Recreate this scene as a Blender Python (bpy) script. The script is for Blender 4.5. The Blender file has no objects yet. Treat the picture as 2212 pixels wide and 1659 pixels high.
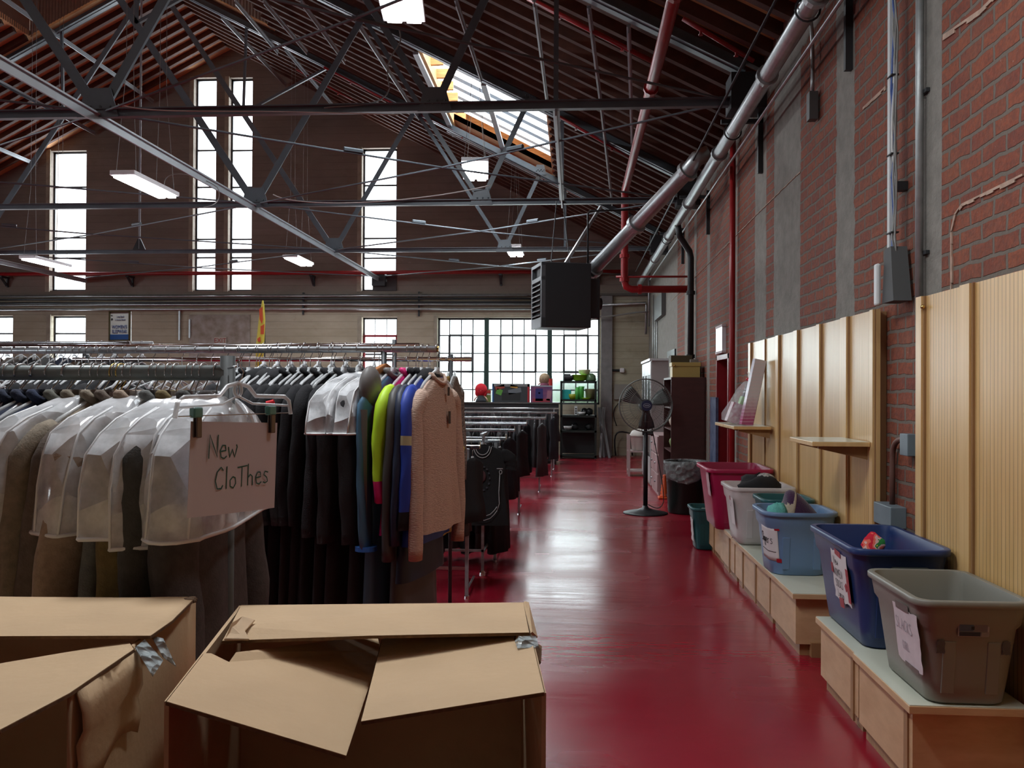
import bpy, math, random
from mathutils import Vector, Matrix, Euler
from math import sin, cos, pi, radians as R
random.seed(7)
SC = bpy.context.scene
COL = SC.collection

# ------------------------------------------------------------------ camera
H = 1.65
F = 1880.0
cam_d = bpy.data.cameras.new('camera'); cam = bpy.data.objects.new('camera', cam_d); COL.objects.link(cam)
cam_d.sensor_fit = 'HORIZONTAL'; cam_d.sensor_width = 36.0; cam_d.lens = F / 2212 * 36.0
cam_d.clip_start = 0.05; cam_d.clip_end = 300
YAW, PITCH, ROLL = math.atan(134 / F), math.atan(14 / F), 0.0055
CM = Matrix.Rotation(YAW, 4, 'Z') @ Matrix.Rotation(pi / 2 + PITCH, 4, 'X') @ Matrix.Rotation(ROLL, 4, 'Z')
cam.matrix_world = Matrix.Translation((0, 0, H)) @ CM
SC.camera = cam

# ------------------------------------------------------------------ exposure and sky
SC.view_settings.view_transform = 'Standard'; SC.view_settings.look = 'None'
SC.view_settings.gamma = 1; SC.view_settings.exposure = 0.7
SC.view_settings.use_curve_mapping = False
SC.cycles.max_bounces = 7; SC.cycles.diffuse_bounces = 4; SC.cycles.glossy_bounces = 4
SC.cycles.transparent_max_bounces = 16; SC.cycles.transmission_bounces = 4
SC.cycles.caustics_reflective = False; SC.cycles.caustics_refractive = False
SC.cycles.sample_clamp_indirect = 4.0
SC.cycles.use_denoising = True
W = bpy.data.worlds.new('sky'); SC.world = W; W.use_nodes = True
bg = W.node_tree.nodes['Background']; bg.inputs[0].default_value = (0.86, 0.93, 1.0, 1); bg.inputs[1].default_value = 3.5

def area(name, loc, rot, sx, sy, power, color=(1, 1, 1)):
    l = bpy.data.lights.new(name, 'AREA'); l.shape = 'RECTANGLE'; l.size = sx; l.size_y = sy
    l.energy = power; l.color = color
    o = bpy.data.objects.new(name, l); o.location = loc; o.rotation_euler = rot; COL.objects.link(o)
    return o
SKYC = (0.86, 0.94, 1.0)

# ------------------------------------------------------------------ pixel -> world
def ray(px, py):
    v = CM.to_3x3() @ Vector(((px - 1106) / F, -(py - 829.5) / F, -1.0))
    return v
def at(px, py, X=None, Y=None, Z=None, D=None):
    v = ray(px, py)
    if X is not None: t = X / v.x
    elif Y is not None: t = Y / v.y
    elif Z is not None: t = (Z - H) / v.z
    else: t = D
    return Vector((0, 0, H)) + v * t
def proj(p):
    q = CM.to_3x3().inverted() @ (Vector(p) - Vector((0, 0, H)))
    return (1106 + F * q.x / -q.z, 829.5 - F * q.y / -q.z)

# ------------------------------------------------------------------ room constants
XR = 1.90           # right wall
XA = -9.05          # ridge
XL = 2 * XA - XR    # left wall
YB = 22.4           # back wall
YF = -3.0           # wall behind the photographer
ZR, SL = 10.68, 0.515
def roofz(x): return ZR - SL * abs(x - XA)
TY = (4.4, 8.95, 13.5, 18.05)   # truss planes
ZC = 4.58

# ------------------------------------------------------------------ materials
MATS = {}
def nt(m):
    m.use_nodes = True
    return m.node_tree.nodes, m.node_tree.links
def mat(name, col, rough=0.6, metal=0.0, var=0.0, vs=8.0, bump=0.0, bs=40.0, alpha=1.0, emit=0.0, trans=0.0,
        stretch=None, col2=None, spec=0.5, coat=0.0, sheen=0.0, rvar=0.0):
    if name in MATS: return MATS[name]
    m = bpy.data.materials.new(name); N, L = nt(m)
    b = N['Principled BSDF']
    b.inputs['Base Color'].default_value = (*col, 1); b.inputs['Roughness'].default_value = rough
    b.inputs['Metallic'].default_value = metal; b.inputs['Alpha'].default_value = alpha
    b.inputs['Specular IOR Level'].default_value = spec
    b.inputs['Transmission Weight'].default_value = trans
    b.inputs['Coat Weight'].default_value = coat; b.inputs['Coat Roughness'].default_value = 0.1
    if sheen: b.inputs['Sheen Weight'].default_value = sheen
    if emit:
        b.inputs['Emission Color'].default_value = (*col, 1); b.inputs['Emission Strength'].default_value = emit
    tc = N.new('ShaderNodeTexCoord'); src = tc.outputs['Object']
    if stretch:
        mp = N.new('ShaderNodeMapping'); mp.inputs['Scale'].default_value = stretch
        L.new(src, mp.inputs[0]); src = mp.outputs[0]
    if var or col2:
        n = N.new('ShaderNodeTexNoise'); n.inputs['Scale'].default_value = vs; n.inputs['Detail'].default_value = 5
        L.new(src, n.inputs['Vector'])
        r = N.new('ShaderNodeValToRGB'); r.color_ramp.elements[0].position = .3; r.color_ramp.elements[1].position = .7
        c2 = col2 or tuple(min(1, c * (1 + var)) for c in col)
        c1 = col if col2 else tuple(c * (1 - var) for c in col)
        r.color_ramp.elements[0].color = (*c1, 1); r.color_ramp.elements[1].color = (*c2, 1)
        L.new(n.outputs['Fac'], r.inputs[0]); L.new(r.outputs[0], b.inputs['Base Color'])
    if rvar:
        n = N.new('ShaderNodeTexNoise'); n.inputs['Scale'].default_value = vs; L.new(src, n.inputs['Vector'])
        mr = N.new('ShaderNodeMapRange'); mr.inputs[3].default_value = max(0, rough - rvar); mr.inputs[4].default_value = rough + rvar
        L.new(n.outputs['Fac'], mr.inputs[0]); L.new(mr.outputs[0], b.inputs['Roughness'])
    if bump:
        n = N.new('ShaderNodeTexNoise'); n.inputs['Scale'].default_value = bs; n.inputs['Detail'].default_value = 4
        L.new(src, n.inputs['Vector'])
        bu = N.new('ShaderNodeBump'); bu.inputs['Strength'].default_value = bump; bu.inputs['Distance'].default_value = 0.01
        L.new(n.outputs['Fac'], bu.inputs['Height']); L.new(bu.outputs[0], b.inputs['Normal'])
    MATS[name] = m
    return m

def wallcoord(N, L, a, b):
    """object coordinates -> (a, b, 0) vector, a and b being 'X','Y','Z'"""
    tc = N.new('ShaderNodeTexCoord'); s = N.new('ShaderNodeSeparateXYZ'); L.new(tc.outputs['Object'], s.inputs[0])
    c = N.new('ShaderNodeCombineXYZ'); L.new(s.outputs[a], c.inputs[0]); L.new(s.outputs[b], c.inputs[1])
    return c.outputs[0], s, tc
def math_n(N, L, op, a, b=None, c=None):
    n = N.new('ShaderNodeMath'); n.operation = op
    for i, v in enumerate((a, b, c)):
        if v is None: continue
        if isinstance(v, (int, float)): n.inputs[i].default_value = v
        else: L.new(v, n.inputs[i])
    return n.outputs[0]
def mix_n(N, L, f, a, b):
    n = N.new('ShaderNodeMix'); n.data_type = 'RGBA'
    for s, v in ((0, f), (6, a), (7, b)):
        if isinstance(v, (int, float)): n.inputs[s].default_value = v
        elif isinstance(v, tuple): n.inputs[s].default_value = (*v, 1)
        else: L.new(v, n.inputs[s])
    return n.outputs[2]
def noise_n(N, L, vec, scale, detail=5, rough=.5):
    n = N.new('ShaderNodeTexNoise'); n.inputs['Scale'].default_value = scale; n.inputs['Detail'].default_value = detail
    n.inputs['Roughness'].default_value = rough
    L.new(vec, n.inputs['Vector']); return n.outputs['Fac']
def ramp_n(N, L, f, a, b, ca=(0, 0, 0), cb=(1, 1, 1)):
    r = N.new('ShaderNodeValToRGB'); e = r.color_ramp.elements
    e[0].position = a; e[1].position = b; e[0].color = (*ca, 1); e[1].color = (*cb, 1)
    L.new(f, r.inputs[0]); return r.outputs[0]

def mat_floor():
    m = bpy.data.materials.new('red epoxy floor'); N, L = nt(m); b = N['Principled BSDF']
    vec, s, tc = wallcoord(N, L, 'X', 'Y')
    n1 = noise_n(N, L, vec, .8, 6, .6); n2 = noise_n(N, L, vec, 9, 4)
    base = mix_n(N, L, ramp_n(N, L, n1, .35, .7), (.22, .005, .016), (.27, .008, .023))
    # worn scuffs, darker and duller
    sc = ramp_n(N, L, noise_n(N, L, vec, 2.6, 8, .65), .56, .72)
    base = mix_n(N, L, math_n(N, L, 'MULTIPLY', sc, .12), base, (.17, .008, .02))
    j = None
    for y in (6.2, 8.95, 10.05, 11.75, 14.2):
        d = math_n(N, L, 'LESS_THAN', math_n(N, L, 'ABSOLUTE', math_n(N, L, 'SUBTRACT', s.outputs['Y'], y)), .008)
        j = d if j is None else math_n(N, L, 'MAXIMUM', j, d)
    base = mix_n(N, L, math_n(N, L, 'MULTIPLY', j, .7), base, (.03, .005, .008))
    L.new(base, b.inputs['Base Color'])
    mp = N.new('ShaderNodeMapping'); mp.inputs['Scale'].default_value = (.4, 1.0, 1); L.new(vec, mp.inputs[0])
    rn = noise_n(N, L, mp.outputs[0], 1.2, 3, .5)
    mr = N.new('ShaderNodeMapRange'); mr.inputs[1].default_value = .3; mr.inputs[2].default_value = .75
    mr.inputs[3].default_value = .17; mr.inputs[4].default_value = .33
    L.new(rn, mr.inputs[0]); L.new(mr.outputs[0], b.inputs['Roughness'])
    b.inputs['Specular IOR Level'].default_value = .55
    bu = N.new('ShaderNodeBump'); bu.inputs['Strength'].default_value = .12; bu.inputs['Distance'].default_value = .02
    mp2 = N.new('ShaderNodeMapping'); mp2.inputs['Scale'].default_value = (.6, 2.5, 1); L.new(vec, mp2.inputs[0])
    L.new(noise_n(N, L, mp2.outputs[0], 3.0, 3), bu.inputs['Height']); L.new(bu.outputs[0], b.inputs['Normal'])
    return m

def mat_brick():
    m = bpy.data.materials.new('old red brick wall'); N, L = nt(m); b = N['Principled BSDF']
    vec, s, tc = wallcoord(N, L, 'Y', 'Z')
    # slight warp keeps the courses uneven
    wn = N.new('ShaderNodeTexNoise'); wn.inputs['Scale'].default_value = 8; L.new(vec, wn.inputs['Vector'])
    vm = N.new('ShaderNodeVectorMath'); vm.operation = 'MULTIPLY_ADD'
    L.new(wn.outputs['Color'], vm.inputs[0]); vm.inputs[1].default_value = (.036, .028, 0); L.new(vec, vm.inputs[2])
    br = N.new('ShaderNodeTexBrick'); L.new(vm.outputs[0], br.inputs['Vector'])
    br.inputs['Scale'].default_value = 1; br.inputs['Brick Width'].default_value = .235; br.inputs['Row Height'].default_value = .088
    br.inputs['Mortar Size'].default_value = .011; br.inputs['Mortar Smooth'].default_value = .25; br.inputs['Bias'].default_value = -.1
    br.inputs['Color1'].default_value = (.26, .064, .028, 1); br.inputs['Color2'].default_value = (.19, .044, .026, 1)
    br.inputs['Mortar'].default_value = (.135, .11, .088, 1)
    n = noise_n(N, L, vec, 3.2, 6, .6)
    base = mix_n(N, L, ramp_n(N, L, n, .4, .75), br.outputs['Color'], (.30, .11, .05))
    base2 = mix_n(N, L, .45, br.outputs['Color'], base)
    soot = ramp_n(N, L, noise_n(N, L, vec, 30, 6, .7), .35, .6)
    base3 = mix_n(N, L, soot, mix_n(N, L, .55, base2, (.07, .03, .025)), base2)
    base3 = mix_n(N, L, br.outputs['Fac'], base3, (.145, .118, .095))
    # vertical bands of grey plaster between the brick fields, ragged edges
    rag = noise_n(N, L, vec, 4.0, 6, .65)
    yy = math_n(N, L, 'ADD', s.outputs['Y'], math_n(N, L, 'MULTIPLY', math_n(N, L, 'SUBTRACT', rag, .5), .16))
    yc = math_n(N, L, 'ADD', s.outputs['Y'], math_n(N, L, 'MULTIPLY', math_n(N, L, 'SUBTRACT', rag, .5), .03))
    band = None
    def bnd(v, y0, y1):
        nonlocal band
        d = math_n(N, L, 'MULTIPLY', math_n(N, L, 'GREATER_THAN', v, y0), math_n(N, L, 'LESS_THAN', v, y1))
        band = d if band is None else math_n(N, L, 'MAXIMUM', band, d)
    def y_of(px): return at(px, 500, X=XR).y
    for v, a_, b_ in BANDS:
        bnd(yy if v else yc, y_of(b_), y_of(a_))
    # the far stretch is board marked concrete
    far = math_n(N, L, 'GREATER_THAN', yy, y_of(1464))
    top = math_n(N, L, 'GREATER_THAN', math_n(N, L, 'ADD', s.outputs['Z'], math_n(N, L, 'MULTIPLY', rag, .3)), 4.72)
    plaster = mix_n(N, L, ramp_n(N, L, noise_n(N, L, vec, 7, 8, .7), .35, .7), (.175, .165, .145), (.26, .245, .215))
    lime = ramp_n(N, L, noise_n(N, L, vec, 45, 3, .6), .70, .74)
    base3 = mix_n(N, L, math_n(N, L, 'MULTIPLY', lime, .5), base3, (.4, .33, .28))
    isp = math_n(N, L, 'MAXIMUM', math_n(N, L, 'MAXIMUM', band, far), top)
    col = mix_n(N, L, isp, base3, plaster)
    L.new(col, b.inputs['Base Color']); b.inputs['Roughness'].default_value = .85
    hgt = math_n(N, L, 'MULTIPLY', math_n(N, L, 'SUBTRACT', 1.0, br.outputs['Fac']), 1.0)
    hgt = math_n(N, L, 'ADD', math_n(N, L, 'MULTIPLY', hgt, math_n(N, L, 'SUBTRACT', 1.0, isp)), math_n(N, L, 'MULTIPLY', noise_n(N, L, vec, 25, 5, .6), .9))
    hgt = math_n(N, L, 'ADD', hgt, math_n(N, L, 'MULTIPLY', isp, 1.3))
    bu = N.new('ShaderNodeBump'); bu.inputs['Strength'].default_value = .8; bu.inputs['Distance'].default_value = .012
    L.new(hgt, bu.inputs['Height']); L.new(bu.outputs[0], b.inputs['Normal'])
    return m
BANDS = [(0, 1990, 2034), (1, 1806, 1846), (1, 1672, 1729), (1, 1631, 1655), (0, 1528, 1534), (0, 1584, 1592), (0, 1480, 1487), (0, 1500, 1505)]

def mat_concrete():
    m = bpy.data.materials.new('board marked concrete'); N, L = nt(m); b = N['Principled BSDF']
    vec, s, tc = wallcoord(N, L, 'X', 'Z')
    mp = N.new('ShaderNodeMapping'); mp.inputs['Scale'].default_value = (.35, 1, 1); L.new(vec, mp.inputs[0])
    n = noise_n(N, L, mp.outputs[0], 1.4, 8, .6); n2 = noise_n(N, L, vec, 9, 6, .6)
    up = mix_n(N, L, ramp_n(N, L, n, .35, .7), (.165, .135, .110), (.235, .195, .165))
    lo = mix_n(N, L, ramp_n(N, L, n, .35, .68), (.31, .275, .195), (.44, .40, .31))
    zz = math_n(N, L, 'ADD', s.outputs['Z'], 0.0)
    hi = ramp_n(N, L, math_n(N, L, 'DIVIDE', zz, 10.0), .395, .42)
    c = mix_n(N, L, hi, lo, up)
    st = ramp_n(N, L, noise_n(N, L, vec, .9, 8, .7), .55, .7)
    c = mix_n(N, L, math_n(N, L, 'MULTIPLY', st, .45), c, (.13, .10, .06))
    c = mix_n(N, L, math_n(N, L, 'MULTIPLY', ramp_n(N, L, n2, .62, .8), .35), c, (.40, .37, .33))
    fr = math_n(N, L, 'FRACT', math_n(N, L, 'DIVIDE', s.outputs['Z'], .19))
    line = math_n(N, L, 'LESS_THAN', fr, .07)
    c = mix_n(N, L, math_n(N, L, 'MULTIPLY', line, .28), c, (.06, .05, .035))
    L.new(c, b.inputs['Base Color']); b.inputs['Roughness'].default_value = .9
    bu = N.new('ShaderNodeBump'); bu.inputs['Strength'].default_value = .6; bu.inputs['Distance'].default_value = .01
    L.new(math_n(N, L, 'SUBTRACT', n2, line), bu.inputs['Height']); L.new(bu.outputs[0], b.inputs['Normal'])
    return m

def mat_wood(name, c1, c2, rough=.4, grain=(30, 30, 1.5), flute=0.0, axis='Y', spec=.5):
    """straight grained timber; flute>0 cuts fine upright grooves every `flute` metres"""
    if name in MATS: return MATS[name]
    m = bpy.data.materials.new(name); N, L = nt(m); b = N['Principled BSDF']
    tc = N.new('ShaderNodeTexCoord'); mp = N.new('ShaderNodeMapping'); mp.inputs['Scale'].default_value = grain
    L.new(tc.outputs['Object'], mp.inputs[0])
    c = mix_n(N, L, ramp_n(N, L, noise_n(N, L, mp.outputs[0], 1.5, 6, .6), .3, .7), c1, c2)
    b.inputs['Roughness'].default_value = rough; b.inputs['Specular IOR Level'].default_value = spec
    if flute:
        s = N.new('ShaderNodeSeparateXYZ'); L.new(tc.outputs['Object'], s.inputs[0])
        fr = math_n(N, L, 'FRACT', math_n(N, L, 'DIVIDE', s.outputs[axis], flute))
        ln = math_n(N, L, 'LESS_THAN', fr, .14)
        c = mix_n(N, L, math_n(N, L, 'MULTIPLY', ln, .7), c, tuple(v * .3 for v in c1))
        bu = N.new('ShaderNodeBump'); bu.inputs['Strength'].default_value = .5; bu.inputs['Distance'].default_value = .003; bu.invert = True
        L.new(ln, bu.inputs['Height']); L.new(bu.outputs[0], b.inputs['Normal'])
    L.new(c, b.inputs['Base Color'])
    MATS[name] = m
    return m

def mat_glass(name, clear=.9, tint=(1, 1, 1), frost=0.0):
    m = bpy.data.materials.new(name); N, L = nt(m); N.remove(N['Principled BSDF']); o = N['Material Output']
    t = N.new('ShaderNodeBsdfTransparent'); t.inputs[0].default_value = (*tint, 1)
    g = N.new('ShaderNodeBsdfGlossy'); g.inputs[1].default_value = .08
    mx = N.new('ShaderNodeMixShader'); mx.inputs[0].default_value = 1 - clear; L.new(t.outputs[0], mx.inputs[1]); L.new(g.outputs[0], mx.inputs[2])
    out = mx.outputs[0]
    if frost:
        d = N.new('ShaderNodeBsdfTranslucent'); d.inputs[0].default_value = (.9, .97, .95, 1)
        m2 = N.new('ShaderNodeMixShader'); m2.inputs[0].default_value = frost; L.new(out, m2.inputs[1]); L.new(d.outputs[0], m2.inputs[2]); out = m2.outputs[0]
    L.new(out, o.inputs[0])
    return m
def mat_film(name, col=(.85, .87, .88), a0=.3, a1=.75, rough=.25, scale=14):
    """thin milky plastic: see-through in patches, creased"""
    if name in MATS: return MATS[name]
    m = bpy.data.materials.new(name); N, L = nt(m); b = N['Principled BSDF']
    b.inputs['Base Color'].default_value = (*col, 1); b.inputs['Roughness'].default_value = rough
    tc = N.new('ShaderNodeTexCoord')
    f = noise_n(N, L, tc.outputs['Object'], scale, 5, .65)
    mr = N.new('ShaderNodeMapRange'); mr.inputs[1].default_value = .35; mr.inputs[2].default_value = .65
    mr.inputs[3].default_value = a0; mr.inputs[4].default_value = a1
    L.new(f, mr.inputs[0]); L.new(mr.outputs[0], b.inputs['Alpha'])
    bu = N.new('ShaderNodeBump'); bu.inputs['Strength'].default_value = 1.0; bu.inputs['Distance'].default_value = .035
    vo = N.new('ShaderNodeTexVoronoi'); vo.inputs['Scale'].default_value = scale * 1.3; L.new(tc.outputs['Object'], vo.inputs['Vector'])
    L.new(vo.outputs['Distance'], bu.inputs['Height']); L.new(bu.outputs[0], b.inputs['Normal'])
    MATS[name] = m
    return m

STEEL = mat('blue grey painted steel', (.10, .125, .145), .45, .0, var=.2, vs=3)
STEELL = mat('light grey painted steel', (.30, .34, .37), .4, .0, var=.1, vs=3)
DARKST = mat('dark grey steel', (.035, .038, .042), .5, .3)
GALV = mat('galvanised sheet metal', (.40, .42, .43), .38, .75, var=.15, vs=9, rvar=.1)
CHROME = mat('chrome tube', (.72, .73, .75), .14, 1.0)
CHROMED = mat('worn chrome tube', (.36, .38, .40), .34, .75, var=.25, vs=20)
RED = mat('red sprinkler paint', (.30, .012, .015), .35, var=.1)
BLACKM = mat('black metal', (.012, .012, .014), .4, .2)
BLACKP = mat('black plastic', (.02, .02, .022), .35)
CLEARP = mat('clear hanger plastic', (.75, .78, .8), .12, alpha=.55)
CARD = mat('corrugated cardboard', (.55, .385, .225), .85, var=.07, vs=5, bump=.15, bs=60)
CARDE = mat('cardboard cut edge', (.16, .09, .045), .9, var=.3, vs=120)
WHITEP = mat('white paper', (.62, .59, .60), .8, var=.03, vs=5)
INK = mat('black ink', (.01, .01, .012), .7)
GREENINK = mat('green ink', (.02, .09, .065), .7)
REDTAPE = mat('red tape', (.30, .008, .018), .4)
RUBBER = mat('black rubber', (.01, .01, .01), .7)

# ------------------------------------------------------------------ mesh helpers
class MB:
    def __init__(s): s.v = []; s.f = []; s.mi = []; s.cur = 0
    def add(s, vs, fs):
        k = len(s.v); s.v += [tuple(v) for v in vs]; s.f += [tuple(i + k for i in f) for f in fs]; s.mi += [s.cur] * len(fs)
        return s
    def box(s, c, d, rot=None, m=None):
        hx, hy, hz = d[0] / 2, d[1] / 2, d[2] / 2
        vs = [Vector((x * hx, y * hy, z * hz)) for x in (-1, 1) for y in (-1, 1) for z in (-1, 1)]
        if rot is not None:
            M = rot if isinstance(rot, Matrix) else Euler(rot).to_matrix()
            vs = [M @ v for v in vs]
        c = Vector(c)
        return s.add([v + c for v in vs], [(0, 1, 3, 2), (4, 6, 7, 5), (0, 4, 5, 1), (2, 3, 7, 6), (0, 2, 6, 4), (1, 5, 7, 3)])
    def span(s, a, b):   # axis aligned box from corner to corner
        return s.box([(a[i] + b[i]) / 2 for i in range(3)], [abs(a[i] - b[i]) for i in range(3)])
    def hexa(s, P):      # 8 corners: bottom quad, top quad (same winding)
        return s.add(P, [(0, 3, 2, 1), (4, 5, 6, 7), (0, 1, 5, 4), (1, 2, 6, 5), (2, 3, 7, 6), (3, 0, 4, 7)])
    def slab(s, poly, t):  # polygon given thickness t along its own normal (downwards from the given face)
        P = [Vector(p) for p in poly]
        n = Vector((0, 0, 0))
        for i in range(len(P)): n += P[i].cross(P[(i + 1) % len(P)])
        n.normalize(); Q = [p - n * t for p in P]; k = len(P)
        fs = [tuple(range(k)), tuple(range(2 * k - 1, k - 1, -1))] + [(i, i + k, (i + 1) % k + k, (i + 1) % k) for i in range(k)]
        return s.add(P + Q, fs)
    def bar(s, a, b, w, h, up=(0, 0, 1)):  # rectangular bar
        a, b = Vector(a), Vector(b); d = (b - a)
        if d.length < 1e-6: return s
        z = d.normalized(); x = Vector(up).cross(z)
        if x.length < 1e-4: x = Vector((1, 0, 0)).cross(z)
        x.normalize(); y = z.cross(x)
        M = Matrix((x, y, z)).transposed()
        return s.box((a + b) / 2, (w, h, d.length), M)
    def angle(s, a, b, w, t, up=(0, 0, 1), flip=1):  # L profile
        a, b = Vector(a), Vector(b); z = (b - a).normalized(); x = Vector(up).cross(z)
        if x.length < 1e-4: x = Vector((1, 0, 0)).cross(z)
        x.normalize(); y = z.cross(x) * flip
        s.bar(a + x * 0, b + x * 0, w, t, up); s.bar(a + y * (w / 2), b + y * (w / 2), t, w, up)
        return s
    def tube(s, pts, r, n=10, cap=True, closed=False, rs=None):
        P = [Vector(p) for p in pts]; k = len(P); rings = []
        T = []
        for i in range(k):
            if closed: t = P[(i + 1) % k] - P[(i - 1) % k]
            else: t = P[min(i + 1, k - 1)] - P[max(i - 1, 0)]
            T.append(t.normalized() if t.length > 1e-9 else Vector((0, 0, 1)))
        u = T[0].orthogonal().normalized(); base = len(s.v); vs = []
        for i in range(k):
            if i: 
                ax = T[i - 1].cross(T[i])
                if ax.length > 1e-7: u = Matrix.Rotation(T[i - 1].angle(T[i]), 3, ax.normalized()) @ u
            u = (u - T[i] * u.dot(T[i])).normalized(); w = T[i].cross(u)
            rr = rs[i] if rs else r
            vs += [P[i] + (u * cos(2 * pi * j / n) + w * sin(2 * pi * j / n)) * rr for j in range(n)]
        fs = []
        for i in range(k if closed else k - 1):
            a, b = i * n, ((i + 1) % k) * n
            fs += [(a + j, a + (j + 1) % n, b + (j + 1) % n, b + j) for j in range(n)]
        if cap and not closed: fs += [tuple(range(n - 1, -1, -1)), tuple((k - 1) * n + j for j in range(n))]
        return s.add(vs, fs)
    def loft(s, rings, closed=True, cap0=False, cap1=False):
        n = len(rings[0]); vs = [p for r in rings for p in r]; fs = []
        for i in range(len(rings) - 1):
            a, b = i * n, (i + 1) * n
            for j in range(n if closed else n - 1):
                fs.append((a + j, a + (j + 1) % n, b + (j + 1) % n, b + j))
        if cap0: fs.append(tuple(range(n - 1, -1, -1)))
        if cap1: fs.append(tuple((len(rings) - 1) * n + j for j in range(n)))
        return s.add(vs, fs)
    def lathe(s, prof, c=(0, 0, 0), n=24, cap0=False, cap1=False):
        c = Vector(c)
        return s.loft([[c + Vector((r * cos(2 * pi * j / n), r * sin(2 * pi * j / n), z)) for j in range(n)] for r, z in prof], True, cap0, cap1)
    def sphere(s, c, r, n=14, m=9, sc=(1, 1, 1)):
        c = Vector(c); rings = []
        for i in range(m + 1):
            a = -pi / 2 + pi * i / m; rr = max(cos(a), 1e-3)
            rings.append([c + Vector((r * sc[0] * rr * cos(2 * pi * j / n), r * sc[1] * rr * sin(2 * pi * j / n), r * sc[2] * sin(a))) for j in range(n)])
        return s.loft(rings, True, True, True)
    def build(s, name, m, parent=None, smooth=False, org=None, bevel=0.0, sub=0, solid=0.0, autos=None):
        o0 = Vector(org) if org is not None else Vector((0, 0, 0))
        me = bpy.data.meshes.new(name); me.from_pydata([tuple(Vector(v) - o0) for v in s.v], [], s.f)
        ms = m if isinstance(m, (list, tuple)) else [m]
        for q in ms: me.materials.append(q)
        if len(ms) > 1: me.polygons.foreach_set('material_index', s.mi)
        me.update()
        if smooth: me.polygons.foreach_set('use_smooth', [True] * len(me.polygons))
        o = bpy.data.objects.new(name, me); COL.objects.link(o)
        if parent is not None: o.parent = parent
        elif org is not None: o.location = o0
        if solid: q = o.modifiers.new('s', 'SOLIDIFY'); q.thickness = solid; q.offset = 0
        if bevel: q = o.modifiers.new('b', 'BEVEL'); q.width = bevel; q.segments = 2; q.limit_method = 'ANGLE'
        if sub: q = o.modifiers.new('u', 'SUBSURF'); q.levels = sub; q.render_levels = sub
        return o

def tag(o, label=None, cat=None, group=None, kind=None):
    if label: o['label'] = label
    if cat: o['category'] = cat
    if group: o['group'] = group
    if kind: o['kind'] = kind
    return o
def thing(name, label, cat, loc=(0, 0, 0), rz=0.0, group=None, kind=None):
    o = bpy.data.objects.new(name, None); COL.objects.link(o); o.location = loc; o.rotation_euler = (0, 0, rz); o.empty_display_size = .1
    return tag(o, label, cat, group, kind)
def kids(o): return [c for c in COL.objects if c.parent is o]
def copy_tree(o, parent=None, ch=None):
    c = o.copy(); COL.objects.link(c)
    if parent is not None: c.parent = parent
    for k in list(o.children): copy_tree(k, c)
    return c
def text_mesh(txt, size, m, name, parent, M, extr=.0008, align='CENTER', sx=1.0, bold=0.0):
    cu = bpy.data.curves.new(name, 'FONT'); cu.body = txt; cu.size = size; cu.extrude = extr; cu.align_x = align; cu.align_y = 'CENTER'; cu.offset = bold
    ob = bpy.data.objects.new(name, cu); dg = bpy.context.evaluated_depsgraph_get()
    COL.objects.link(ob); dg.update(); me = bpy.data.meshes.new_from_object(ob.evaluated_get(dg)); COL.objects.unlink(ob); bpy.data.objects.remove(ob)
    me.materials.clear(); me.materials.append(m)
    o = bpy.data.objects.new(name, me); COL.objects.link(o); o.parent = parent
    o.matrix_local = M @ Matrix.Diagonal((sx, 1, 1, 1))
    return o
def bez(p0, p1, p2, p3, n=10):
    p0, p1, p2, p3 = map(Vector, (p0, p1, p2, p3))
    return [p0 * (1 - t) ** 3 + p1 * 3 * t * (1 - t) ** 2 + p2 * 3 * t * t * (1 - t) + p3 * t ** 3 for t in [i / n for i in range(n + 1)]]
# ================================================================== daylight and lamps that are not inside a fixture
def at_roof(px, py, drop=0.0):
    v = ray(px, py)  # H + t v.z = ZR - drop - SL*(t v.x - XA)
    t = (ZR - drop + SL * XA - H) / (v.z + SL * v.x)
    return Vector((0, 0, H)) + v * t
# skylight opening in the right roof slope
_c = [at_roof(*p) for p in ((897, 88), (993, 281), (1197, 376), (1185, 240))]
SKX0, SKX1 = (_c[0].x + _c[1].x) / 2, (_c[2].x + _c[3].x) / 2
SKY0, SKY1 = (_c[0].y + _c[3].y) / 2, (_c[1].y + _c[2].y) / 2
print('skylight', [tuple(round(q, 2) for q in p) for p in _c], SKX0, SKX1, SKY0, SKY1)
# windows of the back wall: (x0, x1, z0, z1)
def wrect(x0, x1, y0, y1):
    a, b = at(x0, y1, Y=YB), at(x1, y0, Y=YB)
    return (a.x, b.x, a.z, b.z)
WTALL = [wrect(108, 187, 325, 628), wrect(417, 468, 167, 628), wrect(493, 546, 167, 628), wrect(781, 858, 319, 628)]
WLOW = [wrect(-60, 28, 682, 792), wrect(110, 185, 682, 792), wrect(781, 858, 685, 873)]
WBIG = wrect(944, 1296, 686, 872)
WINS = WTALL + WLOW + [WBIG]
WPOW = 26.0
for i, (x0, x1, z0, z1) in enumerate(WINS):
    a = (x1 - x0) * (z1 - z0)
    off = 1.6 if i == 7 else .45
    sx, sz = (x1 - x0), (z1 - z0)
    pw = .42 if i == 7 else 1.0
    if i == 7: sx, sz = sx + 1.2, sz + .9
    area('daylight', ((x0 + x1) / 2, YB + off, (z0 + z1) / 2 + (.2 if i == 7 else 0)), (-pi / 2, 0, 0), sx, sz, WPOW * pw * sx * sz, SKYC)
zs = roofz((SKX0 + SKX1) / 2)
area('daylight', ((SKX0 + SKX1) / 2 + .3, (SKY0 + SKY1) / 2, zs + 1.0), (0, math.atan(SL), 0), (SKX1 - SKX0) * 1.2, (SKY1 - SKY0) * 1.2, 44 * (SKX1 - SKX0) * (SKY1 - SKY0), SKYC)
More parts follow.
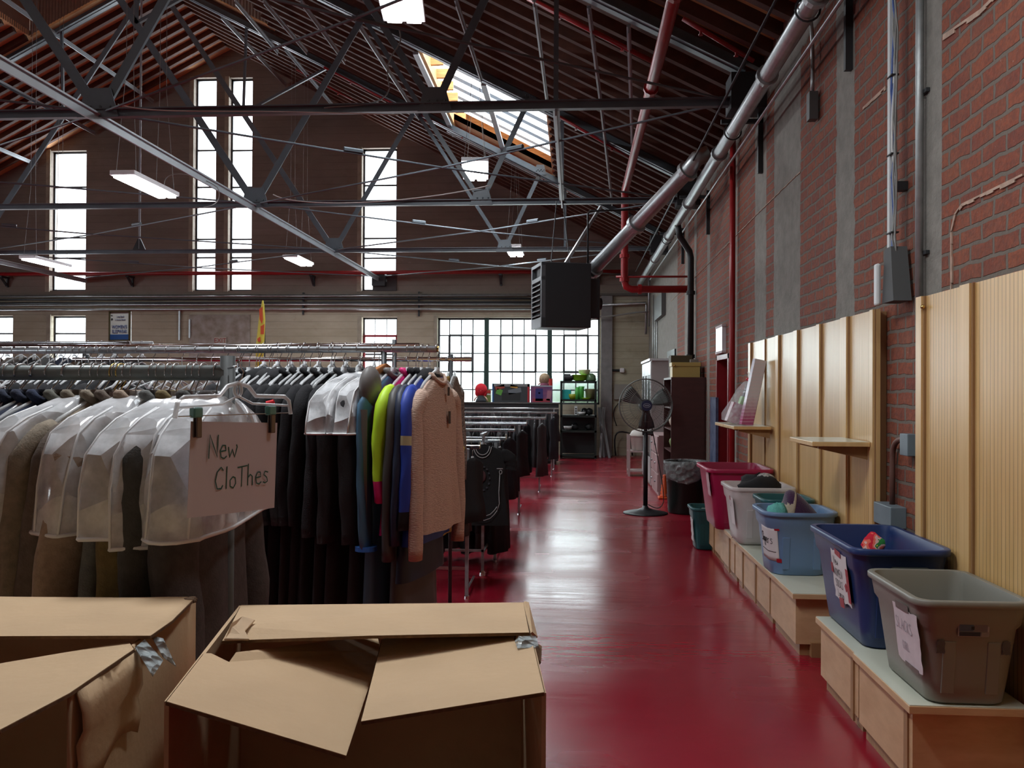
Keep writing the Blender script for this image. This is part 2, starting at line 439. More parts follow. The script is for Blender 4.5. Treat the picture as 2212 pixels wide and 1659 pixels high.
# added fill daylight, entering by an invented window band in the unseen left wall
area('daylight', (XL - .9, 9.0, 3.9), (0, -pi / 2, 0), 1.5, 12.0, 270, SKYC)

# ================================================================== shell
M_FLOOR, M_BRICK, M_CONC = mat_floor(), mat_brick(), mat_concrete()
M_ROOF = mat_wood('stained roof boards', (.44, .20, .085), (.72, .38, .17), .75, (1.2, 14, 1.2))
M_RAFT = mat_wood('stained rafters', (.05, .018, .012), (.10, .036, .022), .8, (3, 30, 3))
o = MB().span((XL - .4, YF - .4, -.2), (XR + .4, YB + .4, 0)).build('floor', M_FLOOR); tag(o, kind='structure')

def back_wall():
    xs = sorted({XL, XR, XA} | {v for w in WINS for v in (w[0], w[1])})
    m = MB()
    for a, b in zip(xs, xs[1:]):
        ws = sorted([(w[2], w[3]) for w in WINS if w[0] < (a + b) / 2 < w[1]])
        z = 0.0
        for z0, z1 in ws:
            m.span((a, YB, z), (b, YB + .32, z0)); z = z1
        ta, tb = roofz(a) + .02, roofz(b) + .02
        m.hexa([(a, YB, z), (b, YB, z), (b, YB + .32, z), (a, YB + .32, z), (a, YB, ta), (b, YB, tb), (b, YB + .32, tb), (a, YB + .32, ta)])
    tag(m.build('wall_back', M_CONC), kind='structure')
back_wall()
DOOR = (10.8, 11.72, 2.12)
m = MB()
for (y0, y1, z0, z1) in ((YF, DOOR[0], 0, 5.03), (DOOR[1], YB, 0, 5.03), (DOOR[0], DOOR[1], DOOR[2], 5.03)):
    m.span((XR, y0, z0), (XR + .3, y1, z1))
tag(m.build('wall_right', M_BRICK), kind='structure')
m = MB()
for (a_, b_, c_, d_) in ((YF, 3.0, 0, 5.0), (15.0, YB, 0, 5.0), (3.0, 15.0, 0, 3.1), (3.0, 15.0, 4.65, 5.0)): m.span((XL - .3, a_, c_), (XL, b_, d_))  # opening left for the added window band
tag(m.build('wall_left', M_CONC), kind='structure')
m = MB(); m.hexa([(XL, YF - .3, 0), (XA, YF - .3, 0), (XA, YF, 0), (XL, YF, 0), (XL, YF - .3, roofz(XL)), (XA, YF - .3, ZR), (XA, YF, ZR), (XL, YF, roofz(XL))])
m.hexa([(XA, YF - .3, 0), (XR, YF - .3, 0), (XR, YF, 0), (XA, YF, 0), (XA, YF - .3, ZR), (XR, YF - .3, roofz(XR)), (XR, YF, roofz(XR)), (XA, YF, ZR)])
tag(m.build('wall_front', M_CONC), kind='structure')

# roof: two slopes, an opening for the skylight and a raised monitor along the ridge before the last bay
XM = 2.75; YM = 18.05
def roof_mesh():
    m = MB()
    def panel(x0, x1, y0, y1, t=.12):
        a, b = roofz(x0), roofz(x1)
        m.hexa([(x0, y0, a), (x1, y0, b), (x1, y1, b), (x0, y1, a), (x0, y0, a + t), (x1, y0, b + t), (x1, y1, b + t), (x0, y1, a + t)])
    ex = XR + .3
    panel(XA + XM, SKX0, YF, YM); panel(SKX0, SKX1, YF, SKY0); panel(SKX0, SKX1, SKY1, YM); panel(SKX1, ex, YF, YM)
    if SKY1 < YM: pass
    panel(XA, ex, YM, YB + .4); panel(XL - .3, XA, YM, YB + .4); panel(XL - .3, XA - XM, YF, YM)
    # monitor roof
    zt = roofz(XA + XM) + 1.3
    m.hexa([(XA - XM - .2, YF, zt - .1), (XA, YF, zt + 1.0), (XA, YM, zt + 1.0), (XA - XM - .2, YM, zt - .1), (XA - XM - .2, YF, zt), (XA, YF, zt + 1.1), (XA, YM, zt + 1.1), (XA - XM - .2, YM, zt)])
    m.hexa([(XA, YF, zt + 1.0), (XA + XM + .2, YF, zt - .1), (XA + XM + .2, YM, zt - .1), (XA, YM, zt + 1.0), (XA, YF, zt + 1.1), (XA + XM + .2, YF, zt), (XA + XM + .2, YM, zt), (XA, YM, zt + 1.1)])
    o = m.build('ceiling', M_ROOF); tag(o, kind='structure')
    r = MB(); n = 0
    # rafters run down the slope
    y = 2.9
    while y < YB - .1:
        for sgn in (1, -1):
            inner = XM if y < YM else 0.0
            segs = [(inner, abs(XR - XA))]
            if sgn == 1 and SKY0 - .03 < y < SKY1 + .03: segs = [(inner, SKX0 - XA - .02), (SKX1 - XA + .02, abs(XR - XA))]
            for s0, s1 in segs:
                xa, xb = XA + sgn * s0, XA + sgn * s1
                q = MB().bar((xa, y, roofz(xa) - .065), (xb, y, roofz(xb) - .065), .095, .13, (0, 0, 1))
                q2 = q.build('rafter', M_RAFT, o)
        y += .405
    # corrugated sheets closing the monitor: sides and the end above the truss
    CORR = mat('corrugated grey brown sheet', (.30, .24, .20), .5, .2, var=.1)
    def corr(p0, p1, z0f, z1, name):
        m = MB(); p0, p1 = Vector(p0), Vector(p1); L_ = (p1 - p0).length; k = int(L_ / .035); d = (p1 - p0) / k; nrm = Vector((d.y, -d.x, 0)).normalized()
        b = []; t = []
        for i in range(k + 1):
            p = p0 + d * i + nrm * (.012 * (1 if i % 2 else -1))
            b.append(Vector((p.x, p.y, z0f(p.x)))); t.append(Vector((p.x, p.y, z1(p.x))))
        m.add(b + t, [(i, i + 1, k + 2 + i, k + 1 + i) for i in range(k)])
        return m.build(name, CORR, o, smooth=False)
    z1 = zt + 1.0
    corr((XA - XM, YM - .05, 0), (XA + XM, YM - .05, 0), lambda x: roofz(x) + .02, lambda x: z1 - abs(x - XA) * .36, 'monitor_end_sheet')
    corr((XA + XM, YF, 0), (XA + XM, YM, 0), lambda x: roofz(x), lambda x: zt, 'monitor_side_sheet')
    corr((XA - XM, YF, 0), (XA - XM, YM, 0), lambda x: roofz(x), lambda x: zt, 'monitor_side_sheet')
    return o
CEIL = roof_mesh()

# skylight: raw timber kerb, corrugated translucent sheet above it
def skylight():
    c = Vector(((SKX0 + SKX1) / 2, (SKY0 + SKY1) / 2, roofz((SKX0 + SKX1) / 2)))
    t = thing('skylight', 'large roof skylight with raw orange timber kerb and corrugated clear sheets', 'skylight', c, kind='structure')
    RAW = mat_wood('raw orange timber', (.45, .20, .07), (.70, .38, .15), .7, (2, 2, 20))
    k = MB(); h = .38
    for (x0, y0, x1, y1) in ((SKX0, SKY0, SKX1, SKY0), (SKX0, SKY1, SKX1, SKY1), (SKX0, SKY0, SKX0, SKY1), (SKX1, SKY0, SKX1, SKY1)):
        a, b = roofz(x0), roofz(x1); w = .03
        if x0 == x1: k.hexa([(x0 - w, y0, a - .1), (x0 + w, y0, a - .1), (x0 + w, y1, a - .1), (x0 - w, y1, a - .1), (x0 - w, y0, a + h), (x0 + w, y0, a + h), (x0 + w, y1, a + h), (x0 - w, y1, a + h)])
        else: k.hexa([(x0, y0 - w, a - .1), (x1, y0 - w, b - .1), (x1, y0 + w, b - .1), (x0, y0 + w, a - .1), (x0, y0 - w, a + h), (x1, y0 - w, b + h), (x1, y0 + w, b + h), (x0, y0 + w, a + h)])
    k.build('kerb', RAW, t, org=c)
    # joists ends notched along the left inside
    q = MB(); nj = 7
    for i in range(nj):
        y = SKY0 + (i + .5) / nj * (SKY1 - SKY0); x = SKX0
        q.box((x + .13, y, roofz(x) + .1), (.24, .06, .16))
    q.build('joist_end', RAW, t, org=c)
    # corrugated sheet, troughs run down the slope
    s = MB(); n = 60; sh = .42; rows = [[], []]
    nb = 7
    P = []
    for i in range(n + 1):
        y = SKY0 + i / n * (SKY1 - SKY0); dz = .035 * cos(2 * pi * nb * 1.0 * i / n)
        rows[0].append(Vector((SKX0 - .1, y, roofz(SKX0 - .1) + sh + dz))); rows[1].append(Vector((SKX1 + .1, y, roofz(SKX1 + .1) + sh + dz)))
    s.loft(rows, closed=False); 
    ms = bpy.data.materials.new('corrugated translucent sheet'); N, L = nt(ms); N.remove(N['Principled BSDF'])
    tr = N.new('ShaderNodeBsdfTranslucent'); tr.inputs[0].default_value = (.035, .04, .045, 1); tp = N.new('ShaderNodeBsdfTransparent')
    df = N.new('ShaderNodeBsdfDiffuse'); df.inputs[0].default_value = (.30, .33, .37, 1)
    tc = N.new('ShaderNodeTexCoord'); sp = N.new('ShaderNodeSeparateXYZ'); L.new(tc.outputs['Object'], sp.inputs[0])
    fr = math_n(N, L, 'FRACT', math_n(N, L, 'MULTIPLY', math_n(N, L, 'ADD', sp.outputs['Y'], (SKY1 - SKY0) / 2), nb / (SKY1 - SKY0)))
    st = math_n(N, L, 'LESS_THAN', fr, .33)   # clear overlap strips between weathered ribs
    mx0 = N.new('ShaderNodeMixShader'); mx0.inputs[0].default_value = .55; L.new(tr.outputs[0], mx0.inputs[1]); L.new(df.outputs[0], mx0.inputs[2])
    mx = N.new('ShaderNodeMixShader'); L.new(st, mx.inputs[0]); L.new(mx0.outputs[0], mx.inputs[1]); L.new(tp.outputs[0], mx.inputs[2])
    L.new(mx.outputs[0], N['Material Output'].inputs[0])
    s.build('corrugated_sheet', ms, t, org=c, smooth=True)
    f = MB(); w = .07
    def rail(a, b): f.bar(a, b, .09, .05)
    zz = lambda x: roofz(x) - .17
    rail((SKX0 - .05, SKY0 - .1, zz(SKX0)), (SKX0 - .05, SKY1 + .1, zz(SKX0))); 
    rail((SKX0 - .2, SKY1 + .05, zz(SKX0 - .2)), (SKX1 + .3, SKY1 + .05, zz(SKX1 + .3)))
    rail(((SKX0 + SKX1) / 2, SKY0, zz((SKX0 + SKX1) / 2) + .05), ((SKX0 + SKX1) / 2, SKY1, zz((SKX0 + SKX1) / 2) + .05))
    f.build('frame', STEELL, t, org=c)
skylight()

# ================================================================== windows
FRM = mat('dark window steel', (.05, .055, .06), .5); FRG = mat('dark green window steel', (.012, .045, .035), .5)
FRR = mat('red window steel', (.28, .02, .03), .5)
G_CLR = mat_glass('window glass', .93); G_FROST = mat_glass('frosted window glass', .95, (.97, 1, .98), .22)
REV = mat('weathered plaster reveal', (.30, .27, .21), .9, var=.2, vs=6)
def window(n, w, zsplits, nx=1, frm=FRM, glass=G_CLR, label=None, mull=(), bw=.022, redsash=None):
    x0, x1, z0, z1 = w; c = Vector(((x0 + x1) / 2, YB + .18, z0))
    t = thing('window_%d' % n, label, 'window', c, kind='structure')
    m = MB(); d = .05; yy = YB + .18
    m.span((x0, yy - d, z0), (x0 + .045, yy, z1)); m.span((x1 - .045, yy - d, z0), (x1, yy, z1))
    m.span((x0, yy - d, z0), (x1, yy, z0 + .045)); m.span((x0, yy - d, z1 - .05), (x1, yy, z1))
    m.build('frame', frm, t, org=c)
    q = MB()
    for z in zsplits: q.span((x0 + .04, yy - .04, z - bw), (x1 - .04, yy - .01, z + bw))
    if nx > 1:
        for i in range(1, nx): q.span((x0 + (x1 - x0) * i / nx - .009, yy - .035, z0), (x0 + (x1 - x0) * i / nx + .009, yy - .012, z1))
    q.build('glazing_bars', frm, t, org=c)
    MB().span((x0 + .01, yy + .004, z0 + .01), (x1 - .01, yy + .01, z1 - .01)).build('pane', glass, t, org=c)
    MB().span((x0 - .12, YB - .035, z0 - .03), (x0 - .005, YB + .0, z1 + .03)).build('side_trim', REV, t, org=c)
    if redsash:
        r = MB(); a, b = redsash
        r.span((x0 + .01, yy - .07, a), (x0 + .06, yy - .02, b)); r.span((x1 - .06, yy - .07, a), (x1 - .01, yy - .02, b)); r.span((x0 + .01, yy - .07, b - .03), (x1 - .01, yy - .02, b + .03))
        r.build('opening_sash', FRR, t, org=c)
    return t
def zpx(x, y): return at(x, y, Y=YB).z
window(1, WTALL[0], [zpx(148, y) for y in (402, 440, 512, 556, 592)], label='tall narrow window near the left edge of the gable wall')
window(2, WTALL[1], [zpx(442, y) for y in (245, 322, 402, 445, 515, 555, 590)], label='left one of the tall pair of windows under the gable')
window(3, WTALL[2], [zpx(520, y) for y in (245, 322, 402, 445, 515, 555, 590)], label='right one of the tall pair of windows under the gable')
window(4, WTALL[3], [zpx(820, y) for y in (398, 440, 513, 556, 592)], label='tall narrow window right of the tall pair')
window(5, WLOW[0], [zpx(0, 720)], label='low window cut by the left edge of the picture')
window(6, WLOW[1], [zpx(148, 720), zpx(148, 757)], label='low window under the leftmost tall window')
window(7, WLOW[2], [zpx(820, 725), zpx(820, 765), zpx(820, 810)], nx=3, label='low six pane window with a red opening sash', redsash=(WLOW[2][2], zpx(820, 725)))
# big steel window: three bays of small panes with a pivoting sash in each
def big_window():
    x0, x1, z0, z1 = WBIG; c = Vector(((x0 + x1) / 2, YB + .18, z0)); yy = YB + .18
    t = thing('window_8', 'big three bay steel window of small panes beside the right wall', 'window', c, kind='structure')
    px = lambda v: at(v, 780, Y=YB).x
    f = MB()
    f.span((x0, yy - .06, z1 - .05), (x1, yy, z1)); f.span((x0, yy - .06, z0), (x1, yy, z0 + .05)); f.span((x0, yy - .06, z0), (x0 + .05, yy, z1)); f.span((x1 - .05, yy - .06, z0), (x1, yy, z1))
    f.build('frame', FRM, t, org=c)
    for a, b in ((1045, 1055), (1182, 1192)):
        MB().span((px(a), yy - .09, z0), (px(b), yy + .02, z1)).build('mullion', FRG, t, org=c)
    rows = [zpx(1100, y) for y in (724, 763, 803, 842)]
    for (a, b, n, s0, s1) in ((944, 1045, 4, 1, 3), (1055, 1182, 5, 1, 4), (1192, 1296, 4, 1, 3)):
        xs = [px(a + (b - a) * i / n) for i in range(n + 1)]
        q = MB()
        for x in xs[1:-1]: q.span((x - .015, yy - .03, z0), (x + .015, yy - .008, z1))
        for z in rows: q.span((xs[0], yy - .03, z - .016), (xs[-1], yy - .008, z + .016))
        q.build('glazing_bars', FRM, t, org=c)
        r = MB(); A, B = xs[s0], xs[s1]; zt, zb = rows[0], rows[2]; w = .028
        r.span((A - w, yy - .07, zb), (A + w, yy - .03, zt)); r.span((B - w, yy - .07, zb), (B + w, yy - .03, zt))
        r.span((A, yy - .07, zb - w), (B, yy - .03, zb + w)); r.span((A, yy - .07, zt - w), (B, yy - .03, zt + w))
        r.build('pivot_sash', FRM, t, org=c)
        MB().span((xs[0], yy + .004, z0), (xs[-1], yy + .01, z1)).build('pane', G_FROST, t, org=c)
    MB().span((px(1298), YB - .12, 0), (px(1322), YB, zpx(1300, 640))).build('side_trim', mat('grey painted column', (.17, .16, .16), .7, var=.15), t, org=c)
    MB().span((x0 - .09, YB - .03, z0), (x0 - .003, YB, z1 + .05)).build('side_trim', REV, t, org=c)
big_window()

# unseen window band, added to the left wall so the fill daylight can enter
t = thing('window_9', 'added long high window band in the left wall, unseen, admitting fill daylight', 'window', (XL - .15, 9, 3.1), kind='structure')
f = MB()
for i in range(13): f.span((XL - .17, 3 + i * 1.0 - .02, 3.1), (XL - .13, 3 + i * 1.0 + .02, 4.65))
for z in (3.1, 3.87, 4.6): f.span((XL - .17, 3, z), (XL - .13, 15, z + .04))
f.build('glazing_bars', FRM, t, org=(XL - .15, 9, 3.1))
# plants outside, behind the frosted panes
LEAF = mat('banana leaf green', (.05, .20, .05), .5, var=.4, vs=3); LEAFB = mat('bright leaf green', (.10, .36, .05), .5, var=.3, vs=5)
def leaf(m, base, tip, w, droop=.3, n=10):
    base, tip = Vector(base), Vector(tip); rows = []; side = (tip - base).cross(Vector((0, 1, 0))).normalized()
    for i in range(n + 1):
        t = i / n; p = base.lerp(tip, t) + Vector((0, 0, -droop * t * t)); ww = w * sin(pi * min(1, .12 + t * .88)) ** .7 * (1 if i < n else .1)
        rows.append([p - side * ww, p + Vector((0, .03, .05 * ww)), p + side * ww])
    m.loft(rows, closed=False)
def plants():
    for (name, lab, pts) in (
        ('banana_plant', 'dark banana leaf behind the left bay of the big window', [((1075, 905), (1035, 770), .22), ((1060, 905), (990, 714), .13), ((1075, 905), (1055, 800), .25)]),
        ('broadleaf_shrub', 'bright green broadleaf shrub behind the right bay of the big window', [((1235, 880), (1222, 790), .40), ((1260, 880), (1240, 795), .45), ((1300, 890), (1262, 820), .5), ((1330, 880), (1292, 790), .3), ((1320, 900), (1250, 850), .6), ((1190, 890), (1160, 815), .3), ((1215, 890), (1200, 800), .3)])):
        base = at(pts[0][0][0], 985, Y=YB + .8); base.z = 0
        t = thing(name, lab, 'plant', base)
        for i, (a, b, w) in enumerate(pts):
            m = MB(); y = YB + .6 + .12 * (i % 3)
            leaf(m, at(*a, Y=y), at(*b, Y=y), w, .05); m.build('leaf', LEAFB if 'shrub' in name and i % 2 == 0 else LEAF, t, org=base, smooth=True, solid=.006)
        st = MB(); 
        for a, b, w in pts: st.tube([(base.x, YB + .7, 0), at(*a, Y=YB + .7)], .025, 6)
        st.build('stem', LEAF, t, org=base)
plants()
tag(MB().span((-30, YB + .35, -.25), (12, YB + 14, -.02)).build('ground_outside', mat('pale outdoor paving', (.5, .5, .48), .9)), kind='structure')

# ================================================================== roof trusses
NODES = [-5.06, -1.45]
def truss(y, lab):
    c = Vector((XA, y, ZC)); t = thing('roof_truss', lab, 'roof truss', c, group='steel roof trusses')
    up = (0, 1, 0); zc = ZC
    drop = .22
    def TC(x): return Vector((x, y, roofz(x) - drop))
    m = MB(); m.bar((XL + .25, y, zc), (XR - .25, y, zc), .012 * 6, .08, up).bar((XL + .25, y - .05, zc + .035), (XR - .25, y - .05, zc + .035), .012, .075, up); m.build('bottom_chord', STEEL, t, org=c)
    for s in (1, -1):
        xe = XA + s * (XR - XA - .2)
        m = MB(); m.bar((XA, y, ZR - drop), (xe, y, roofz(xe) - drop), .13, .10, up); m.bar((XA, y - .07, ZR - drop - .055), (xe, y - .07, roofz(xe) - drop - .055), .012, .10, up)
        m.build('top_chord', STEEL, t, org=c)
        def X(x): return XA + s * (x - XA)
        A, B = X(-5.06), X(-1.45)
        webs = [((A, zc), (X(-3.35), None), .10), ((A, zc), (XA, None), .11), ((B, zc), (X(-3.35), None), .07), ((B, zc), (X(-.72), None), .08), ((X(-.2), zc), (X(-.2), None), .05),
                (((A + XA) / 2, (zc + ZR - drop) / 2), (X(-5.2), None), .05), (((A + XA) / 2, (zc + ZR - drop) / 2), (X(-7.0), None), .05)]
        for (x0, z0), (x1, z1), w in webs:
            z1 = roofz(x1) - drop if z1 is None else z1
            m = MB(); m.bar((x0, y - .03, z0), (x1, y - .03, z1), w, .012, up); m.bar((x0, y + .01, z0), (x1, y + .01, z1), w * .55, .05, up)
            m.build('web', STEEL, t, org=c)
        for (x, z, w, h) in ((A, zc, .46, .26), (B, zc, .36, .2), (X(-3.35), roofz(X(-3.35)) - drop, .36, .18), (X(-.72), roofz(X(-.72)) - drop, .26, .16)):
            m = MB(); m.add([(x - w / 2, y - .066, z - .05), (x + w / 2, y - .066, z - .05), (x + w * .3, y - .066, z + h), (x - w * .3, y - .066, z + h), (x - w / 2, y - .058, z - .05), (x + w / 2, y - .058, z - .05), (x + w * .3, y - .058, z + h), (x - w * .3, y - .058, z + h)],
                            [(0, 1, 2, 3), (7, 6, 5, 4), (0, 4, 5, 1), (1, 5, 6, 2), (2, 6, 7, 3), (3, 7, 4, 0)])
            for i in range(6): m.sphere((x + w * (-.3 + .12 * i), y - .07, z + .03 + .03 * (i % 2)), .014, 6, 4)
            m.build('gusset_plate', STEEL, t, org=c)
        MB().span((X(1.55), y - .16, zc - .1), (X(XR), y + .16, min(zc + .3, roofz(1.9) - .2))).build('wall_shoe', DARKST, t, org=c)
    return t
truss(TY[0], 'grey steel roof truss overhead, nearest and mostly above the picture')
truss(TY[1], 'grey steel roof truss with the highest tie line in the picture')
truss(TY[2], 'grey steel roof truss second back, tie crossing the upper half of the tall windows')
truss(TY[3], 'grey steel roof truss farthest back, closest to the gable wall')

LS = [  # longitudinal struts at tie level
    (-5.06, TY[0], YB - .02, ZC - .02, .065, STEELL, 'long pale steel strut running back from node to node at tie level'),
    (-.2, TY[1], TY[2], ZC, .07, STEELL, 'short pale steel strut linking two ties near the skylight'),
    (-13.04, TY[0], YB - .02, ZC - .02, .085, STEELL, 'pale steel strut at tie level in the left half of the roof')]
for x, y0, y1, z, w, mm, lab in LS:
    m = MB(); m.bar((x, y0, z), (x, y1, z), w, .02, (0, 0, 1)).bar((x, y0, z - .05), (x, y1, z - .05), .02, .10, (0, 0, 1))
    tag(m.build('roof_strut', mm, org=(x, y0, z)), lab, 'steel beam')
m = MB().box((-5.06, YB - .12, ZC - .06), (.34, .24, .36)); tag(m.build('beam_seat', DARKST, org=(-5.06, YB - .12, ZC)), 'dark steel box bracket where the long strut meets the gable wall', 'bracket')
a_ = at(303, 300, Y=TY[3] - .1)
t = tag(MB().tube([(a_.x, TY[3] - .1, ZC + .05), (a_.x, TY[3] - .1, roofz(a_.x) - .2)], .022, 8).build('drop_rod', STEELL, org=(a_.x, TY[3] - .1, ZC)), 'upright steel rod from the roof to the far tie, left of the long lamp', 'rod')
m = MB(); m.hexa([(a_.x - .14, TY[3] - .12, ZC + .03), (a_.x + .14, TY[3] - .12, ZC + .03), (a_.x + .14, TY[3] - .08, ZC + .03), (a_.x - .14, TY[3] - .08, ZC + .03), (a_.x - .03, TY[3] - .12, ZC + .26), (a_.x + .03, TY[3] - .12, ZC + .26), (a_.x + .03, TY[3] - .08, ZC + .26), (a_.x - .03, TY[3] - .08, ZC + .26)])
m.build('foot_plate', DARKST, t, org=(a_.x, TY[3] - .1, ZC))
# cross bracing rods in the tie plane
n = 0
for i, (y0, y1) in enumerate(((TY[0], TY[1]), (TY[1], TY[2]), (TY[2], TY[3]), (TY[3], YB - .04))):
    for xa, xb in ((-5.06, 1.6), (-5.06, -13.04)):
        for a, b in (((xa, y0), (xb, y1)), ((xb, y0), (xa, y1))):
            P = Vector((a[0], a[1], ZC + .02)); Q = Vector((b[0], b[1], ZC + .02))
            mid = P.lerp(Q, .35)
            m = MB().tube([P, P.lerp(Q, .5) - Vector((0, 0, .05)), Q], .013, 6)
            d = (Q - P).normalized() * .12; m.tube([mid - d, mid + d], .03, 6)
            side = 'right' if xb > 0 else 'left'; lean = 'rightwards' if b[0] > a[0] else 'leftwards'
            bay = ('bay over the photographer', 'second bay from the front', 'third bay from the front', 'last bay before the gable wall')[i]
            tag(m.build('bracing_rod', STEEL, org=P), 'thin bracing rod, %s half, %s, running back %s' % (side, bay, lean), 'rod', 'roof bracing rods')
# purlins hung under the slope
def purlin(p, q, lab, w=.045, mm=STEELL, r=None):
    m = MB().bar(p, q, w, .03, (0, 0, 1)).bar(Vector(p) - Vector((0, 0, .04)), Vector(q) - Vector((0, 0, .04)), .015, .08, (0, 0, 1))
    tag(m.build('purlin', mm, org=p), lab, 'purlin', 'roof purlins')
for (a, b, c, d, lab) in ((508, 0, 600, 110, 'roof purlin left of the tall windows, topmost part'), (570, 0, 663, 110, 'roof purlin just above and left of the round lamp cable'),
                     (650, 0, 745, 130, 'roof purlin crossing near the top of the dark diagonal web'), (768, 40, 905, 252, 'roof purlin ending at the skylight frame'),
                     (985, 0, 1040, 170, 'roof purlin entering the skylight from above'), (1154, 0, 1183, 228, 'roof purlin meeting the upper right skylight corner'),
                     (1272, 15, 1300, 240, 'roof purlin between skylight and red sprinkler main, upper length'), (1300, 240, 1322, 436, 'roof purlin between skylight and red sprinkler main, lower length'),
                     (1358, 55, 1366, 312, 'roof purlin nearest the red sprinkler main')):
    purlin(at_roof(a, b, .30), at_roof(c, d, .30), lab)
for i, x in enumerate((-11.2, -12.8, -14.4, -16.0)):
    purlin((x, 9.5, roofz(x) - .26), (x, YB - .05, roofz(x) - .26), ('roof purlin on the left slope, highest one', 'roof purlin on the left slope, second down', 'roof purlin on the left slope, third down', 'roof purlin on the left slope, lowest one')[i])
for i, x in enumerate((-7.6, -6.2)):
    purlin((x, YM + .1, roofz(x) - .26), (x, YB - .05, roofz(x) - .26), ('short roof purlin in the last bay, near the ridge', 'short roof purlin in the last bay, farther down from the ridge')[i])
# electric cables slung between members
def cable(pts, r, m, name, lab, cat='cable', group=None):
    o = MB().tube(pts, r, 6).build(name, m, smooth=True, org=pts[0]); tag(o, lab, cat, group); return o
WIRE = mat('grey cable', (.22, .22, .21), .5); WIREW = mat('white cable', (.6, .6, .58), .5); WIREB = mat('blue cable', (.04, .09, .3), .5)
cable(bez(at(862, 60, Y=8.9), at(880, 120, Y=8.9), at(820, 100, Y=8.9), at(842, 190, Y=8.9), 14)[:] + bez(at(842, 190, Y=8.9), at(830, 235, Y=8.9), at(760, 225, Y=8.9), at(700, 233, Y=8.86), 8)[1:], .008, WIRE, 'lamp_cable', 'curly grey cable hanging from the twin lamp to the tie')
cable(bez(at(255, 225, Y=8.8), at(330, 250, Y=8.8), at(450, 232, Y=8.86), at(860, 248, Y=8.86), 20), .006, WIREW, 'lighting_cable', 'thin white cable lying along the front tie')
cable(bez(at(590, 420, Y=13.38), at(640, 452, Y=13.38), at(900, 440, Y=13.38), at(1060, 400, Y=13.38), 20), .008, WIREW, 'lighting_cable', 'white cable running along the second tie to the four tube lamp')
cable(bez(at(355, 400, Y=11.6), at(350, 360, Y=11.6), at(430, 375, Y=11.6), at(470, 405, Y=11.6), 14) + bez(at(470, 405, Y=11.6), at(480, 430, Y=11.6), at(470, 445, Y=12), at(440, 447, Y=13.4), 8)[1:], .006, WIRE, 'lamp_cable', 'looping grey cable of the long lamp before the tall pair of windows')

# ================================================================== hanging lamps
TUBE = mat('lit fluorescent tube', (.93, .97, 1.0), emit=9.0)
REFL = mat('white lamp reflector', (.85, .87, .9), .35)
def lamp(cx, w, l, lab, tubes, power, rz=0.0, split=False, tilt=0.0, wires=1):
    c = Vector(cx); t = thing('hanging_lamp', lab, 'lamp', c, rz, group='fluorescent hanging lamps')
    m = MB(); m.span((-w / 2, -l / 2, .05), (w / 2, l / 2, .11)); 
    m.add([(-w / 2, -l / 2, .05), (-w / 2 - .0, l / 2, .05), (-w / 2 + .06, l / 2, .09), (-w / 2 + .06, -l / 2, .09)], [(0, 1, 2, 3)])
    m.build('housing', REFL, t, bevel=.008)
    halves = [(-l / 2 + .03, -.03), (.03, l / 2 - .03)] if split else [(-l / 2 + .03, l / 2 - .03)]
    for i in range(tubes):
        x = (i - (tubes - 1) / 2) * (w / tubes) * .92
        for a, b in halves: MB().span((x - w / tubes * .35, a, .015), (x + w / tubes * .35, b, .045)).build('tube', TUBE, t, bevel=.012)
    if wires:
        zt = roofz(c.x) - c.z - .02
        for sx in (-1, 1):
            for sy in (-1, 1):
                MB().tube([(sx * w * .4, sy * l * .42, .1), (sx * .05, sy * l * .36, min(1.5, zt)), (sx * .04, sy * l * .36, zt)], .004, 5).build('suspension_wire', WIRE, t)
    if tilt: t.rotation_euler = (tilt, 0, rz)
    a = area('lamp_light', (0, 0, -.02), (0, 0, 0), w, l, power, (.93, .97, 1)); a.parent = t; a.data.spread = pi
    return t
lp = at(866, 10, Y=10.1); lamp(lp, .52, 1.2, 'twin panel fluorescent lamp at the top edge of the picture', 2, 55, rz=.12)
lp = at(1027, 375, Y=14.5); lamp(lp, .44, 1.25, 'four tube fluorescent lamp in front of the skylight', 2, 45, rz=.1, split=True)
lp = at(316, 410, Y=11.6); lamp(lp, .34, 1.3, 'long bright fluorescent lamp between the two tall left windows', 2, 45, rz=.0)
lp = at(645, 569, Y=19.6); lamp(lp, .34, 1.25, 'small far fluorescent lamp right of the tall pair of windows', 2, 30, rz=.0)
lp = at(1112, 548, Y=19.3); lamp(lp, .36, 1.25, 'small far fluorescent lamp above the big steel window', 2, 30, rz=.0)
lp = at(100, 573, Y=17.4); lamp(lp, .34, 1.3, 'far fluorescent lamp overlapping the leftmost tall window', 2, 30, rz=.0)
lamp((-1.5, 3.25, 4.7), .5, 1.2, 'added fluorescent lamp brightening the cardboard boxes, unseen above the picture', 2, 72)  # unseen lamp added to brighten the boxes and nearest coats
lamp((.9, 2.6, 4.5), .34, 1.2, 'added fluorescent lamp brightening the benches, unseen above the picture', 2, 7)  # weak unseen lamp added to lift the bench side
# ================================================================== pipes
def pipe(pts, r, m, name, lab, cat='pipe', n=10, flanges=(), group=None, smooth=True):
    c = Vector(pts[0]); o = MB().tube(pts, r, n).build(name, m, smooth=smooth, org=c); tag(o, lab, cat, group)
    for p, d in flanges:
        d = Vector(d).normalized() * .03; p = Vector(p)
        MB().tube([p - d, p + d], r * 1.35, n).build('coupling', m, o, smooth=False, org=c)
    return o
